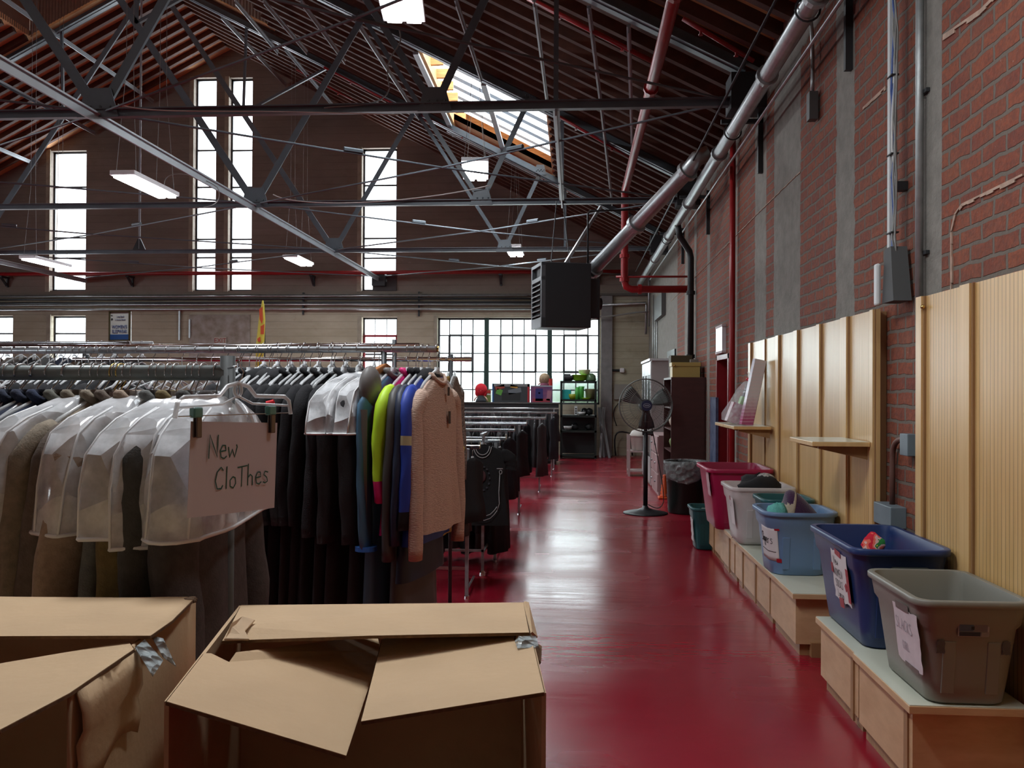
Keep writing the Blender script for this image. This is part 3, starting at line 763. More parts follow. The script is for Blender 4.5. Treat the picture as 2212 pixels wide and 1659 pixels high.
# big sprinkler main: runs towards the front below the roof, drops and turns into the right wall
Yd = 14.5; pt = at(1350, 412, Y=Yd); pb = at(1348, 612, Y=Yd); x0 = pt.x
pf = Vector((x0, 4.0, pt.z))
cornr = .09
pts = [(x0, 4.0, pt.z), (x0, 9, pt.z), (x0, Yd - cornr, pt.z), (x0, Yd - .03, pt.z - .02), (x0, Yd, pt.z - cornr), (x0, Yd, pb.z + .04), (x0 + .03, Yd, pb.z - .06), (x0 + .12, Yd, pb.z - .10), (XR - .002, Yd, pb.z - .10)]
pipe(pts, .062, RED, 'sprinkler_main', 'thick red sprinkler main dropping from the roof and turning into the brick wall', flanges=[((x0, 7.3, pt.z), (0, 1, 0)), ((x0, 9.6, pt.z), (0, 1, 0)), ((x0, Yd, pb.z + .06), (0, 0, 1)), ((x0, Yd, pb.z + .45), (0, 0, 1)), ((x0, Yd, pt.z - .15), (0, 0, 1)), ((x0 + .25, Yd, pb.z - .10), (1, 0, 0))])
zz = at(1350, 598, Y=Yd).z
pipe([(x0 - .14, Yd - .0, zz), (XR - .02, Yd, zz)], .018, RED, 'sprinkler_branch', 'thin red stub pipe crossing the drop of the thick red main')
# long red pipe across the gable wall
za = at(600, 590, Y=YB - .25).z
pipe([(XL + .2, YB - .28, za), (at(1345, 590, Y=YB - .28).x, YB - .28, za)], .05, RED, 'sprinkler_pipe', 'long straight red pipe across the gable wall')
for i, px in enumerate((18, 288, 679, 1083, 1292)):
    p = at(px, 606, Y=YB); x = p.x
    m = MB().bar((x, YB - .02, za - .32), (x, YB - .02, za - .05), .10, .04).bar((x, YB - .34, za - .07), (x, YB, za - .07), .08, .04).bar((x, YB - .30, za - .09), (x, YB - .04, za - .30), .06, .03)
    tag(m.build('wall_bracket', DARKST, org=(x, YB, za)), ['dark bracket of the long red pipe at the left edge', 'dark bracket of the long red pipe beside the leftmost tall window', 'dark bracket of the long red pipe left of the long strut\'s seat', 'dark bracket of the long red pipe left of the heater', 'dark bracket of the long red pipe under the silver flue'][i], 'bracket', 'brackets of the long red pipe')
# sprinkler lines following the roof slope
for (a, b, c_, d, r, drop, lab) in ((910, 247, 1262, 430, .028, .26, 'red sprinkler line along the lower edge of the skylight'), (1140, -4, 1412, 134, .028, .3, 'red sprinkler line high above, right of the skylight'),
                          (1475, 40, 1628, 132, .022, .3, 'short red sprinkler line in the top right roof corner'), (1205, 250, 1360, 340, .022, .3, 'red sprinkler line right of the skylight, ending at the main'),
                          (700, 145, 930, 265, .028, .3, 'red sprinkler line left of the skylight'), (640, 150, 760, 215, .02, .3, 'short red sprinkler line above the tall narrow window right of the pair')):
    p, q = at_roof(a, b, drop), at_roof(c_, d, drop); ym = (p.y + q.y) / 2
    q = at_roof(c_, d, drop)
    k = pipe([p, q], r, RED, 'sprinkler_line', lab, group='red sprinkler lines under the roof')
    for f in (.25, .75):
        s = Vector(p).lerp(q, f); MB().tube([s, s + Vector((0, 0, -.05))], .012, 6).tube([s + Vector((0, 0, -.05)), s + Vector((0, 0, -.058))], .022, 8).build('sprinkler_head', RED, k, org=p)
p = at(1583, 325, X=XR - .07); q = at(1583, 990, X=XR - .07)
pipe([(XR - .07, p.y, 4.6), (XR - .07, p.y, .02)], .035, RED, 'standpipe', 'red upright pipe on the brick wall beside the red door')
# big silver pipe under the eave
EX = 1.60
ez = at(1661, 157, X=EX).z
k = pipe([(EX, YF + .1, ez), (EX, 21.6, ez)], .068, GALV, 'eave_pipe', 'long silver pipe running under the eave along the brick wall', n=14, flanges=[((EX, y, ez), (0, 1, 0)) for y in (5.9, 7.4, 9.8, 12.4, 15, 17.6)])
pipe([(EX - .14, 3, ez + .22), (EX - .14, 21, ez + .22)], .012, DARKST, 'conduit', 'thin dark conduit above the silver eave pipe')
pipe([(EX + .12, 3, ez - .10), (EX + .12, 20, ez - .10)], .014, GALV, 'conduit', 'thin silver conduit just under the eave pipe')
for i, px in enumerate((1831, 1642, 1530, 1476)):
    y = at(px, 100, X=XR - .03).y
    m = MB().box((XR - .025, y, ez - .12), (.05, .042, .62)).box(((EX - .12 + XR) / 2, y, ez + .10), (XR - EX + .12, .042, .042))
    m.tube([(EX + .085 * cos(a), y, ez + .085 * sin(a)) for a in [2 * pi * j / 16 for j in range(16)]], .008, 5, closed=True)
    tag(m.build('strut_bracket', DARKST, org=(XR, y, ez)), ['L shaped channel bracket of the eave pipe, at the top of the picture', 'L shaped channel bracket of the eave pipe, second from the front', 'L shaped channel bracket of the eave pipe, third from the front', 'L shaped channel bracket of the eave pipe, farthest back'][i], 'bracket', 'channel brackets of the eave pipe')
# black down pipe
y = at(1492, 640, X=XR - .08).y; yt = at(1470, 492, X=EX).y
pipe([(EX, y - .1, ez - .02), (EX + .04, y - .05, ez - .22), (XR - .10, y, ez - .45), (XR - .08, y, ez - .55), (XR - .08, y, .02)], .05, BLACKM, 'down_pipe', 'black upright drain pipe on the far part of the brick wall', n=12, flanges=[((XR - .08, y, ez - 1.1), (0, 0, 1)), ((XR - .08, y, 2.2), (0, 0, 1))])
# grey conduit and cable rail on the near brick
y = at(1984, 300, X=XR - .04).y
k = pipe([(XR - .035, y, 4.7), (XR - .035, y, 1.95)], .021, mat('galvanised conduit', (.35, .37, .37), .45, .6, var=.12, vs=14), 'wall_conduit', 'thick grey upright conduit beside the plaster strip')
for px, py in ((1984, 202), (1984, 548)):
    z = at(px, py, X=XR - .035).z; MB().box((XR - .012, y, z), (.02, .11, .02)).build('strap', DARKST, k, org=(XR - .035, y, 4.7))
y = at(1923, 300, X=XR - .09).y
zt = 4.55; zb = at(1920, 545, X=XR - .09).z
t = thing('cable_rail', 'white upright rail on brick with strapped grey and blue cables and a hanging power strip', 'cable rail', (XR, y, zb))
MB().span((XR - .10, y - .018, zb), (XR - .07, y + .018, zt)).build('rail', mat('white painted rail', (.55, .58, .58), .5), t, org=(XR, y, zb))
for z in (zb + .35, zb + 1.6): MB().span((XR - .07, y - .03, z), (XR, y + .03, z + .05)).build('standoff', DARKST, t, org=(XR, y, zb))
for i in range(7):
    rnd = random.Random(i); oy = -.03 - .012 * (i % 4)
    P = [(XR - .085 + rnd.uniform(-.012, .012), y + oy + rnd.uniform(-.012, .012), zt - (zt - zb + .25) * j / 14) for j in range(15)]
    MB().tube(P, .006, 5).build('cable', (WIRE, WIREB, WIRE, WIRE, WIREB, WIREW, WIRE)[i], t, smooth=True, org=(XR, y, zb))
for z in (zb + .1, zb + .55, zb + 1.0, zb + 1.5, zb + 2.0): MB().span((XR - .105, y - .062, z), (XR - .062, y + .02, z + .007)).build('cable_tie', RUBBER, t, org=(XR, y, zb))
zl = at(1920, 655, X=XR - .09).z
pl = MB(); pl.hexa([(XR - .02, y - .14, zl), (XR - .12, y - .14, zl), (XR - .12, y + .04, zl), (XR - .02, y + .04, zl), (XR - .02, y - .07, zb + .02), (XR - .11, y - .07, zb + .02), (XR - .11, y + .03, zb + .02), (XR - .02, y + .03, zb + .02)])
pl.build('grey_bag', mat('dark grey cloth pouch', (.085, .09, .09), .8), t, org=(XR, y, zb))
MB().span((XR - .155, y + .035, zl - .01), (XR - .125, y + .085, zb - .06)).build('power_strip', mat('white plastic', (.65, .68, .68), .4), t, org=(XR, y, zb), bevel=.012)
# hanging flex and junction box higher up
y = at(1752, 220, X=XR - .06).y
zb2 = at(1752, 222, X=XR - .06).z
P = bez((XR - .12, y + .12, zb2 + .85), (XR - .04, y - .02, zb2 + .75), (XR - .05, y, zb2 + .5), (XR - .05, y, zb2 + .08), 12)
t = tag(MB().tube(P, .015, 8).build('flex_conduit', GALV, smooth=True, org=P[0]), 'shiny curved flex conduit with a box hanging from the eave pipe', 'conduit')
MB().box((XR - .05, y, zb2 - .03), (.07, .085, .22)).build('junction_box', mat('grey junction box', (.10, .10, .10), .5, .3), t, org=P[0], bevel=.004)
# electrical boxes between the two panels
GBOX = mat('blue grey enamelled box', (.17, .22, .25), .5, var=.1)
a, b = at(1955, 936, X=XR - .03), at(1972, 986, X=XR - .03)
t = tag(MB().span((XR - .06, b.y, b.z), (XR, a.y, a.z)).build('switch_box', GBOX, org=(XR, a.y, b.z), bevel=.004), 'small blue grey switch box on brick, upper of two between the panels', 'electrical box')
c, d = at(1909, 1083, X=XR - .03), at(1947, 1128, X=XR - .03)
t2 = tag(MB().span((XR - .09, d.y, d.z - .04), (XR, c.y, c.z)).build('outlet_box', GBOX, org=(XR, c.y, d.z), bevel=.004), 'grey outlet box on brick, lower of two between the panels', 'electrical box')
ym = (c.y + d.y) / 2
pipe(bez((XR - .03, b.y + .03, b.z + .09), (XR - .03, ym + .02, b.z + .10), (XR - .03, ym, b.z + .02), (XR - .03, ym, b.z - .12), 10) + [Vector((XR - .03, ym, c.z))], .016, mat('red brown painted conduit', (.13, .06, .045), .6), 'bent_conduit', 'bent red brown conduit joining the two boxes on brick', 'conduit')
# diagonal rubble line of old render left on the brick
def scar(pts, w, lab, seed=1):
    rnd = random.Random(seed); P = [at(*p, X=XR) for p in pts]; c = P[0]; m = MB()
    for a, b in zip(P, P[1:]):
        L_ = (b - a).length; k = max(3, int(L_ / .06)); d = (b - a) / k
        for i in range(k):
            s = a + d * i; e = s + d * 1.02; u = Vector((0, -d.z, d.y)).normalized() * w * rnd.uniform(.4, 1)
            m.hexa([(XR + .002, s.y, s.z), (XR + .002, e.y, e.z), (XR + .002, e.y + u.y, e.z + u.z), (XR + .002, s.y + u.y, s.z + u.z),
                    (XR - .008, s.y, s.z), (XR - .008, e.y, e.z), (XR - .008, e.y + u.y, e.z + u.z), (XR - .008, s.y + u.y, s.z + u.z)])
    o = m.build('render_scar', mat('pale old render', (.42, .30, .23), .9, var=.2, vs=20), org=c); tag(o, lab, 'render scar')
scar([(2056, 640), (2056, 500), (2064, 462), (2080, 440), (2212, 375)], .022, 'pale ridge of old render curving over the brick at the right edge', 1)
scar([(2040, 75), (2120, 20), (2160, -20)], .03, 'short pale render ridge at the top right corner of the brick', 2)
scar([(1866, 232), (1905, 195), (1915, 185)], .03, 'short pale render chip left of the cable rail', 3)
scar([(1540, 560), (1640, 458), (1730, 370)], .012, 'thin pale diagonal render line across the brick', 4)
scar([(1450, 650), (1500, 600), (1540, 560)], .010, 'thin pale diagonal render line low on the far brick', 5)

# ledge and runs of pipes on the gable wall
m = MB(); xl, xr = XL + .2, at(1400, 640, Y=YB).x
zl = at(600, 636, Y=YB).z
tag(MB().span((xl, YB - .10, zl - .06), (XR, YB, zl)).build('trim_1', mat('dark weathered ledge', (.10, .095, .085), .9, var=.2), org=None), kind='structure')
for i, (py, r, mm) in enumerate(((640, .016, GALV), (646, .024, DARKST), (654, .028, DARKST), (658, .026, GALV), (668, .030, GALV))):
    z = at(600, py, Y=YB - .12).z
    tag(MB().tube([(xl, YB - .14, z), (at(1140, py, Y=YB).x + .3 * i, YB - .14, z)], r, 8).build('wall_pipe', mm, smooth=True, org=(xl, YB - .14, z)), ['thin conduit, topmost of the pipe bundle on the gable wall', 'dark pipe, second from the top in the gable wall bundle', 'dark pipe, middle of the gable wall bundle', 'shiny pipe, second lowest in the gable wall bundle', 'shiny pipe, lowest in the gable wall bundle'][i], 'pipe', 'pipes bundled along the gable wall')
for i, (px, y0, y1) in enumerate(((655, 632, 680), (905, 630, 683), (388, 668, 735), (410, 690, 730))):
    a, b = at(px, y0, Y=YB - .05), at(px, y1, Y=YB - .05)
    tag(MB().span((a.x - .02, YB - .07, b.z), (a.x + .02, YB - .02, a.z)).build('pipe_clamp', DARKST if i < 2 else GALV, org=a), ['dark pipe clamp left of the banner gap', 'dark pipe clamp above the big window\'s left end', 'upright conduit left of the whitewashed patch', 'thin upright conduit on the whitewashed patch'][i], 'clamp')
# right part of the gable wall: bent conduits
pipe([at(1262, 661, Y=YB - .15), at(1395, 654, Y=YB - .15), at(1396, 662, Y=YB - .15), at(1395, 722, Y=YB - .15)], .03, GALV, 'gable_conduit', 'shiny bent conduit dropping near the room corner')
pipe(bez(at(1262, 683, Y=YB - .3), at(1320, 690, Y=YB - .3), at(1360, 672, Y=YB - .3), at(1400, 674, Y=YB - .4), 10), .022, WIRE, 'gable_cable', 'sagging grey cable right of the big window', 'cable')
pipe([at(1402, 560, Y=YB - .3), at(1402, 705, Y=YB - .3)], .03, GALV, 'gable_conduit', 'upright shiny conduit in the room corner')
pipe([at(1300, 800, Y=YB - .03), at(1342, 800, Y=YB - .03)], .03, DARKST, 'gable_conduit', 'short dark conduit ending in a round box')
tag(MB().box(at(1344, 800, Y=YB - .05), (.12, .1, .12)).build('round_box', WHITEP, org=at(1344, 800, Y=YB - .05), bevel=.03), 'small pale round box on the gable wall right of the big window', 'electrical box')
tag(MB().span(at(1327, 830, Y=YB - .02), at(1362, 863, Y=YB - .06)).build('patch_panel', mat('grey panel', (.24, .22, .2), .8), org=at(1327, 863, Y=YB)), 'flat grey plate low on the gable wall behind the fan', 'plate')
# whitewashed door-shaped patch with exit sign
a, b = at(410, 680, Y=YB), at(540, 800, Y=YB)
tag(MB().span((a.x, YB - .03, 0), (b.x, YB, a.z)).build('door_2', mat('peeling whitewash', (.34, .31, .28), .9, col2=(.20, .17, .13), vs=5), None), kind='structure')
a, b = at(463, 728, Y=YB - .05), at(489, 744, Y=YB - .05)
t = tag(MB().span((a.x, YB - .06, b.z), (b.x, YB - .03, a.z)).build('exit_sign', mat('pale sign board', (.35, .31, .26), .7), org=(a.x, YB - .05, b.z)), 'pale sign reading EXIT above the far racks', 'sign')
text_mesh('EXIT', .17, mat('exit red', (.25, .02, .02), .6), 'lettering', t, Matrix.Translation(((b.x - a.x) / 2, -.014, (a.z - b.z) / 2)) @ Matrix.Rotation(pi / 2, 4, 'X'), sx=.95)
# wall box under the last tall window
a, b = at(806, 596, Y=YB), at(857, 628, Y=YB)
t = tag(MB().span((a.x, YB - .05, b.z), (b.x, YB - .001, a.z)).build('louvre_box', mat('dark vent box', (.05, .045, .045), .6, .3), org=(a.x, YB, b.z)), 'dark vent panel filling a pane of the tall narrow window right of the pair', 'vent')
MB().span((a.x + .15, YB - .08, a.z - .16), (a.x + .38, YB - .05, a.z - .10)).build('handle', GALV, t, org=(a.x, YB, b.z))

# ================================================================== gas heater
def heater():
    yc = 12.6; c = at(1212, 642, Y=yc); t = thing('gas_heater', 'dark box shaped gas unit heater hanging from the roof', 'heater', (c.x, yc, c.z), R(-16))
    t.rotation_euler = (0, 0, R(16))
    HM = mat('dark heater enamel', (.028, .032, .036), .38, .2); w, d, h = .68, .62, .92
    MB().box((.02, 0, 0), (w, d, h)).build('casing', HM, t, bevel=.012)
    fr = MB(); x = -w / 2 - .0
    for (y0, y1, z0, z1) in ((-d / 2, -d / 2 + .05, -h / 2, h / 2), (d / 2 - .05, d / 2, -h / 2, h / 2), (-d / 2, d / 2, h / 2 - .05, h / 2), (-d / 2, d / 2, -h / 2, -h / 2 + .14), (-d / 2, d / 2, h / 2 - .26, h / 2 - .20)):
        fr.span((x - .03, y0, z0), (x + .03, y1, z1))
    fr.build('front_frame', mat('mid grey heater frame', (.10, .11, .12), .35, .3), t, bevel=.004)
    for i in range(7):
        z = h / 2 - .30 - i * .072
        MB().box((x - .01, 0, z), (.07, d - .1, .012), (0, R(-35), 0)).build('louvre', mat('mid grey heater frame', (.10, .11, .12)), t)
    m = MB().box((w / 2 + .10, 0, -.03), (.16, d * .75, h * .62)); m.build('fan_box', HM, t, bevel=.02)
    MB().tube([(w / 2 + .18, 0, -.08), (w / 2 + .26, 0, -.08)], .09, 14).build('fan_motor', BLACKM, t)
    return t
heater()
hx = at(1212, 642, Y=12.6)
for i, (px, py) in enumerate(((1203, 441), (1216, 437))):
    a = at(px, py, Y=13.45); b = at((1190, 1232)[i], 574, Y=12.75)
    tag(MB().tube([Vector((a.x, 13.2, ZC - .05)), (b.x, 12.7, b.z - .02)], .008, 6).build('hanger_rod', DARKST, org=a), ('left', 'right')[i] + ' thin rod carrying the gas heater', 'rod')
a, b = at(1298, 446, Y=12.9), at(1222, 568, Y=12.6)
tag(MB().bar(a, b, .04, .04).build('stay_bar', mat('steel channel', (.30, .31, .32), .4, .6), org=a), 'slanting steel channel above the gas heater', 'bar')
pipe([at(1270, 575, Y=12.7), at(1270, 462, Y=12.7), at(1274, 456, Y=12.7), at(1390, 452, Y=12.7)], .014, BLACKM, 'gas_pipe', 'thin black gas pipe rising behind the heater')
# flue
a = at(1274, 590, Y=12.9); b = at(1492, 362, Y=11.0)
b2 = Vector((b.x + .12, b.y - .05, b.z + .14))
k = pipe([a, a.lerp(b, .5), b, b.lerp(b2, .6) + Vector((0, 0, .02)), b2 + Vector((.1, 0, .03))], .10, GALV, 'flue_pipe', 'wide slanting silver flue pipe rising from the heater to the wall', n=18, flanges=[(a.lerp(b, .05), b - a), (a.lerp(b, .5), b - a), (a.lerp(b, .97), b - a)])
# white signs, door
a, b = at(1550, 711, X=XR - .03), at(1563, 757, X=XR - .03)
t = tag(MB().span((XR - .05, b.y, b.z), (XR - .0, a.y, a.z)).build('lit_wall_sign', mat('bright white sign face', (.8, .85, .9), .15, spec=1.0), org=(XR, b.y, b.z)), 'small white framed sign on brick above the red door', 'sign')
MB().span((XR - .055, b.y - .02, b.z - .03), (XR - .001, a.y + .02, b.z)).span((XR - .055, b.y - .02, a.z), (XR - .001, a.y + .02, a.z + .03)).build('sign_frame', WHITEP, t, org=(XR, b.y, b.z))
RD = mat('dark red door paint', (.22, .006, .012), .4, var=.1)
y0, y1, zt = DOOR
t = thing('door_1', 'dark red door in the brick wall behind the panels', 'door', (XR, y0, 0), kind='structure')
MB().span((XR + .12, y0 + .06, .005), (XR + .17, y1 - .06, zt - .06)).build('door_leaf', RD, t, org=(XR, y0, 0))
MB().span((XR - .02, y0, 0), (XR + .2, y0 + .06, zt)).span((XR - .02, y1 - .06, 0), (XR + .2, y1, zt)).span((XR - .02, y0, zt - .06), (XR + .2, y1, zt)).build('door_frame', RD, t, org=(XR, y0, 0))
MB().tube([(XR + .12, y0 + .14, 1.0), (XR + .05, y0 + .14, 1.0), (XR + .05, y0 + .26, 1.0)], .012, 8).build('door_handle', CHROME, t, org=(XR, y0, 0))
tag(MB().span((XR + .2, DOOR[0] - .3, 0), (XR + .5, DOOR[1] + .3, 2.4)).build('wall_beyond_door', M_CONC), kind='structure')
a = at(1537, 858, X=XR - .02); b = at(1549, 1000, X=XR - .02)
tag(MB().span((XR - .04, b.y, .25), (XR - .005, a.y, a.z)).build('blue_board', mat('dark blue mottled board', (.02, .04, .11), .6, col2=(.09, .12, .2), vs=9), org=(XR, b.y, .25)), 'narrow dark blue mottled board left of the red door', 'board')
# small opening and dark box high in the far right wall
a, b = at(1442, 760, X=XR - .02), at(1458, 780, X=XR - .02)
tag(MB().span((XR - .03, b.y, b.z), (XR, a.y, a.z)).build('wall_recess_cover', mat('dark window cover', (.02, .022, .03), .2), org=(XR, b.y, b.z)), 'small dark framed opening above the boxes on the bookcase', 'wall opening')
a, b = at(1417, 648, X=XR - .05), at(1433, 680, X=XR - .05)
tag(MB().span((XR - .09, b.y, b.z), (XR - .001, a.y, a.z)).build('meter_box', mat('grey junction box', (.10, .10, .10)), org=(XR, b.y, b.z)), 'grey meter box high on the far concrete wall', 'electrical box')
for i, px in enumerate((1412, 1416, 1420)):
    y = at(px, 720, X=XR - .02).y
    tag(MB().tube([(XR - .03, y, at(px, 640 + 10 * i, X=XR).z), (XR - .03, y, 1.9)], .015, 6).build('corner_conduit', GALV, smooth=True, org=(XR, y, 1.9)), ('leftmost', 'middle', 'rightmost')[i] + ' of three upright conduits on the far concrete wall', 'conduit', 'upright conduits on the far concrete wall')
# ================================================================== wood panels and benches along the right wall
XP = 1.83
OAKF = mat_wood('fluted honey oak', (.56, .34, .125), (.70, .46, .20), .33, (8, 25, 1.0), flute=.034, axis='Y')
OAK = mat_wood('smooth honey oak', (.58, .37, .15), (.72, .49, .23), .33, (8, 25, 1.0))
OAKD = mat_wood('brown oak edge', (.26, .14, .06), (.36, .21, .10), .45, (8, 25, 1.0))
MAPLE = mat_wood('bench maple laminate', (.47, .29, .15), (.60, .40, .23), .42, (3, 3, 9))
LAMI = mat('pale green white laminate', (.58, .60, .50), .28, var=.03, vs=4)
def yx(px, X=XP): return at(px, 700, X=X).y
def panel(y0, y1, edges, zt, lab):
    t = thing('slat_wall', lab, 'wood panel', (XP, y0, 0), group='upright wood panels')
    MB().span((XP, y0, 0), (XP + .015, y1, zt)).build('fluted_board', OAKF, t, org=(XP, y0, 0))
    for a, b, k in edges:
        MB().span((XP - (.022 if k else .006), a, 0), (XP + .004, b, zt + (0 if k else 0))).build('batten', OAK, t, org=(XP, y0, 0))
        MB().span((XP - .012, a - .014, 0), (XP + .002, a, zt)).build('groove_strip', OAKD, t, org=(XP, y0, 0))
    MB().span((XP - .004, y0 - .02, 0), (XP + .018, y0, zt)).build('end_board', OAK, t, org=(XP, y0, 0))
    MB().span((XP + .018, y0 + .02, 0), (XR - .002, y0 + .06, zt - .01)).build('spacer_board', OAKD, t, org=(XP, y0, 0))
    return t
zt = 2.155
panel(2.0, yx(1985), [(yx(1999), yx(1987), 1), (yx(2104), yx(2083), 1), (3.05, 3.17, 1), (2.3, 2.42, 1)], zt, 'tall fluted wood panel at the right edge behind the grey tote')
panel(yx(1893), yx(1621), [(yx(1893) + .0, yx(1886), 1), (yx(1835), yx(1822), 1), (yx(1776), yx(1769), 1), (yx(1727), yx(1719), 1), (yx(1686), yx(1680), 1), (yx(1654), yx(1649), 0), (yx(1625), yx(1621), 1)], zt, 'tall fluted wood panel carrying two small shelves')
for px, py in ((1993, 663),):
    p = at(px, py, X=XP - .02); tag(MB().sphere(p, .012, 10, 6).build('brass_knob', mat('brass', (.6, .42, .15), .25, 1.0), org=p, smooth=True), 'tiny brass screw head near the top of the nearest panel', 'screw')
def wall_shelf(y0, y1, x0, z, lab, seam=None):
    t = thing('wall_shelf', lab, 'shelf', (XP, (y0 + y1) / 2, z), group='shelves on the wood panel')
    c = (XP, (y0 + y1) / 2, z)
    MB().span((x0, y0, z - .028), (XP - .024, y1, z)).build('shelf_board', OAK, t, org=c, bevel=.003)
    MB().span((x0 + .003, y0 + .003, z), (XP - .025, y1 - .003, z + .002)).build('shelf_top', LAMI, t, org=c)
    for y in ([y0 + .06, y1 - .06]):
        m = MB(); m.hexa([(XP - .024, y - .012, z - .028), (x0 + .05, y - .012, z - .028), (x0 + .05, y + .012, z - .028), (XP - .024, y + .012, z - .028), (XP - .024, y - .012, z - .11), (x0 + .05, y - .012, z - .045), (x0 + .05, y + .012, z - .045), (XP - .024, y + .012, z - .11)])
        m.build('bracket', OAKD, t, org=c)
    return t
wall_shelf(5.46, 6.02, 1.46, 1.345, 'empty small shelf on the wood panel above the blue tote')
wall_shelf(8.14, 8.72, 1.47, 1.33, 'near half of the double shelf holding the gift bundle and leaning box')
wall_shelf(8.73, 9.22, 1.47, 1.33, 'far half of the double shelf, under the gift bundle\'s bow side')

def bench(y0, y1, xf, lab, seams=(), z=.40, endleg=False):
    c = (xf, y0, 0); t = thing('bench_unit', lab, 'bench', c, group='low wood benches')
    zb = z - .035; x1 = XP - .03
    b = MB(); b.span((xf + .03, y0 + .045, .075), (x1, y1 - .002, zb)); b.build('carcass', MAPLE, t, org=c)
    MB().span((xf + .06, y0 + .07, 0), (x1, y1 - .01, .075)).build('plinth', OAKD, t, org=c)
    MB().span((xf + .003, y0 + .003, z - .004), (x1, y1 - .001, z)).build('laminate_top', LAMI, t, org=c)
    e = MB(); e.span((xf, y0, zb), (x1, y1, z - .004)); e.build('top_edge', MAPLE, t, org=c, bevel=.002)
    for s in seams:
        MB().span((xf + .022, s - .02, .04), (xf + .032, s + .02, zb)).build('batten', OAKD, t, org=c)
    if endleg:
        MB().span((xf + .12, y0 + .02, 0), (xf + .18, y0 + .08, .09)).build('foot', OAKD, t, org=c)
    return t
def bz(px, py, z=.40): p = at(px, py, Z=z); return p
p1, p2 = bz(1955, 1526), bz(1849, 1411); q1, q2 = bz(1842, 1411), bz(1766, 1331); r1, r2 = bz(1708, 1282), bz(1660, 1230); s1, s2 = bz(1657, 1231), bz(1582, 1160); u1, u2 = bz(1580, 1161), bz(1552, 1131); v1, v2 = bz(1551, 1131), bz(1513, 1093)
print('bench', [tuple(round(k, 2) for k in p) for p in (p1, p2, q1, q2, r1, r2, s1, s2, u1, u2, v1, v2)])
bench(p1.y, p2.y - .005, (p1.x + p2.x) / 2, 'low wood bench with pale top under the grey tote', z=.405, seams=(p1.y + .10,))
bench(q1.y, q2.y, (q1.x + q2.x) / 2, 'low wood bench with pale top under the dark blue tote', seams=(q1.y + .12,))
bench(r1.y, r2.y, (r1.x + r2.x) / 2, 'low wood bench whose pale end shows left of the dark blue tote', endleg=True)
bench(r2.y + .01, s2.y, (s1.x + s2.x) / 2, 'low wood bench under the light blue tote', z=.395, seams=((r2.y * .62 + s2.y * .38), (r2.y * .25 + s2.y * .75)))
bench(s2.y + .01, u2.y, (u1.x + u2.x) / 2, 'low wood bench under the clear tote', z=.405, seams=(u1.y + .3,))
bench(u2.y + .01, v2.y, (v1.x + v2.x) / 2, 'low wood bench farthest along, under the pink bin', z=.395, seams=(v1.y + .45,))

# ================================================================== totes
def rrect(w, l, r, z, n=5, cx=0, cy=0):
    P = []
    for (sx, sy, a0) in ((1, 1, 0), (-1, 1, pi / 2), (-1, -1, pi), (1, -1, 3 * pi / 2)):
        for i in range(n + 1):
            a = a0 + (pi / 2) * i / n
            P.append(Vector((cx + sx * (w / 2 - r) + r * cos(a), cy + sy * (l / 2 - r) + r * sin(a), z)))
    return P
def tote(x0, x1, y0, y1, zb, h, m, lab, taper=.08, rim=.025, r=.07, name='storage_tote', handle=None, step=True, rz=0.0, group='plastic totes on the benches', hh=None):
    cx, cy = (x0 + x1) / 2, (y0 + y1) / 2; w, l = x1 - x0, y1 - y0
    t = thing(name, lab, 'storage tote', (cx, cy, zb), rz, group)
    W, L_ = w - 2 * rim, l - 2 * rim; bw, bl = W - taper, L_ - taper
    S = lambda k, dz=0: (bw + (W - bw) * k, bl + (L_ - bl) * k)
    rings = []
    rings.append(rrect(bw - .03, bl - .03, r, 0)); rings.append(rrect(bw, bl, r, .012))
    for k in (.2, .45, .72):
        a, b = S(k); rings.append(rrect(a, b, r, h * k))
    if step:
        a, b = S(.76); rings.append(rrect(a + .022, b + .022, r, h * .77))
        a, b = S(.98); rings.append(rrect(a + .02, b + .02, r, h * .93))
    else:
        a, b = S(.97); rings.append(rrect(a, b, r, h * .94))
    rings.append(rrect(w - .006, l - .006, r + .01, h * .935)); rings.append(rrect(w, l, r + .012, h * .945)); rings.append(rrect(w, l, r + .012, h - .004)); rings.append(rrect(w - .008, l - .008, r + .01, h))
    rings.append(rrect(W - .002, L_ - .002, r, h - .002))
    for k in (.93, .5, .1):
        a, b = S(k); rings.append(rrect(a - .012, b - .012, r - .006, h * k))
    rings.append(rrect(bw - .02, bl - .02, r - .006, .02))
    b_ = MB().loft(rings, True, True, True); b_.build('body', m, t, smooth=False, bevel=0)
    t.children[0].data.polygons.foreach_set('use_smooth', [True] * len(t.children[0].data.polygons))
    q = t.children[0].modifiers.new('e', 'EDGE_SPLIT'); q.split_angle = R(50)
    for s in (1,):
        g = MB().box((0, s * (l / 2 - rim + .012), h * .84), (min(.16, w * .36), .03, h * .14)); g.build('handle', handle or m, t, bevel=.008)
    rb = MB()
    for s in (-1, 1):
        for fx in (-.28, .28):
            a, b = S(.35); rb.box((fx * bw, s * (b / 2 - .001), h * .36), (.05, .01, h * .5), (s * -taper / 2 / h, 0, 0))
            rb.build('rib', m, t, bevel=.003); rb = MB()
    return t
PL = lambda n, c, r=.38, **k: mat(n, c, r, bump=.03, bs=60, **k)
GREYT = PL('grey green tote plastic', (.20, .195, .165)); BLUET = PL('dark blue tote plastic', (.012, .035, .13)); LBT = PL('light blue tote plastic', (.12, .215, .37))
PINKT = PL('raspberry tote plastic', (.32, .008, .06)); TEALT = PL('teal tote plastic', (.01, .09, .10))
CLT = mat('cloudy clear tote plastic', (.74, .72, .72), .3, alpha=.58)
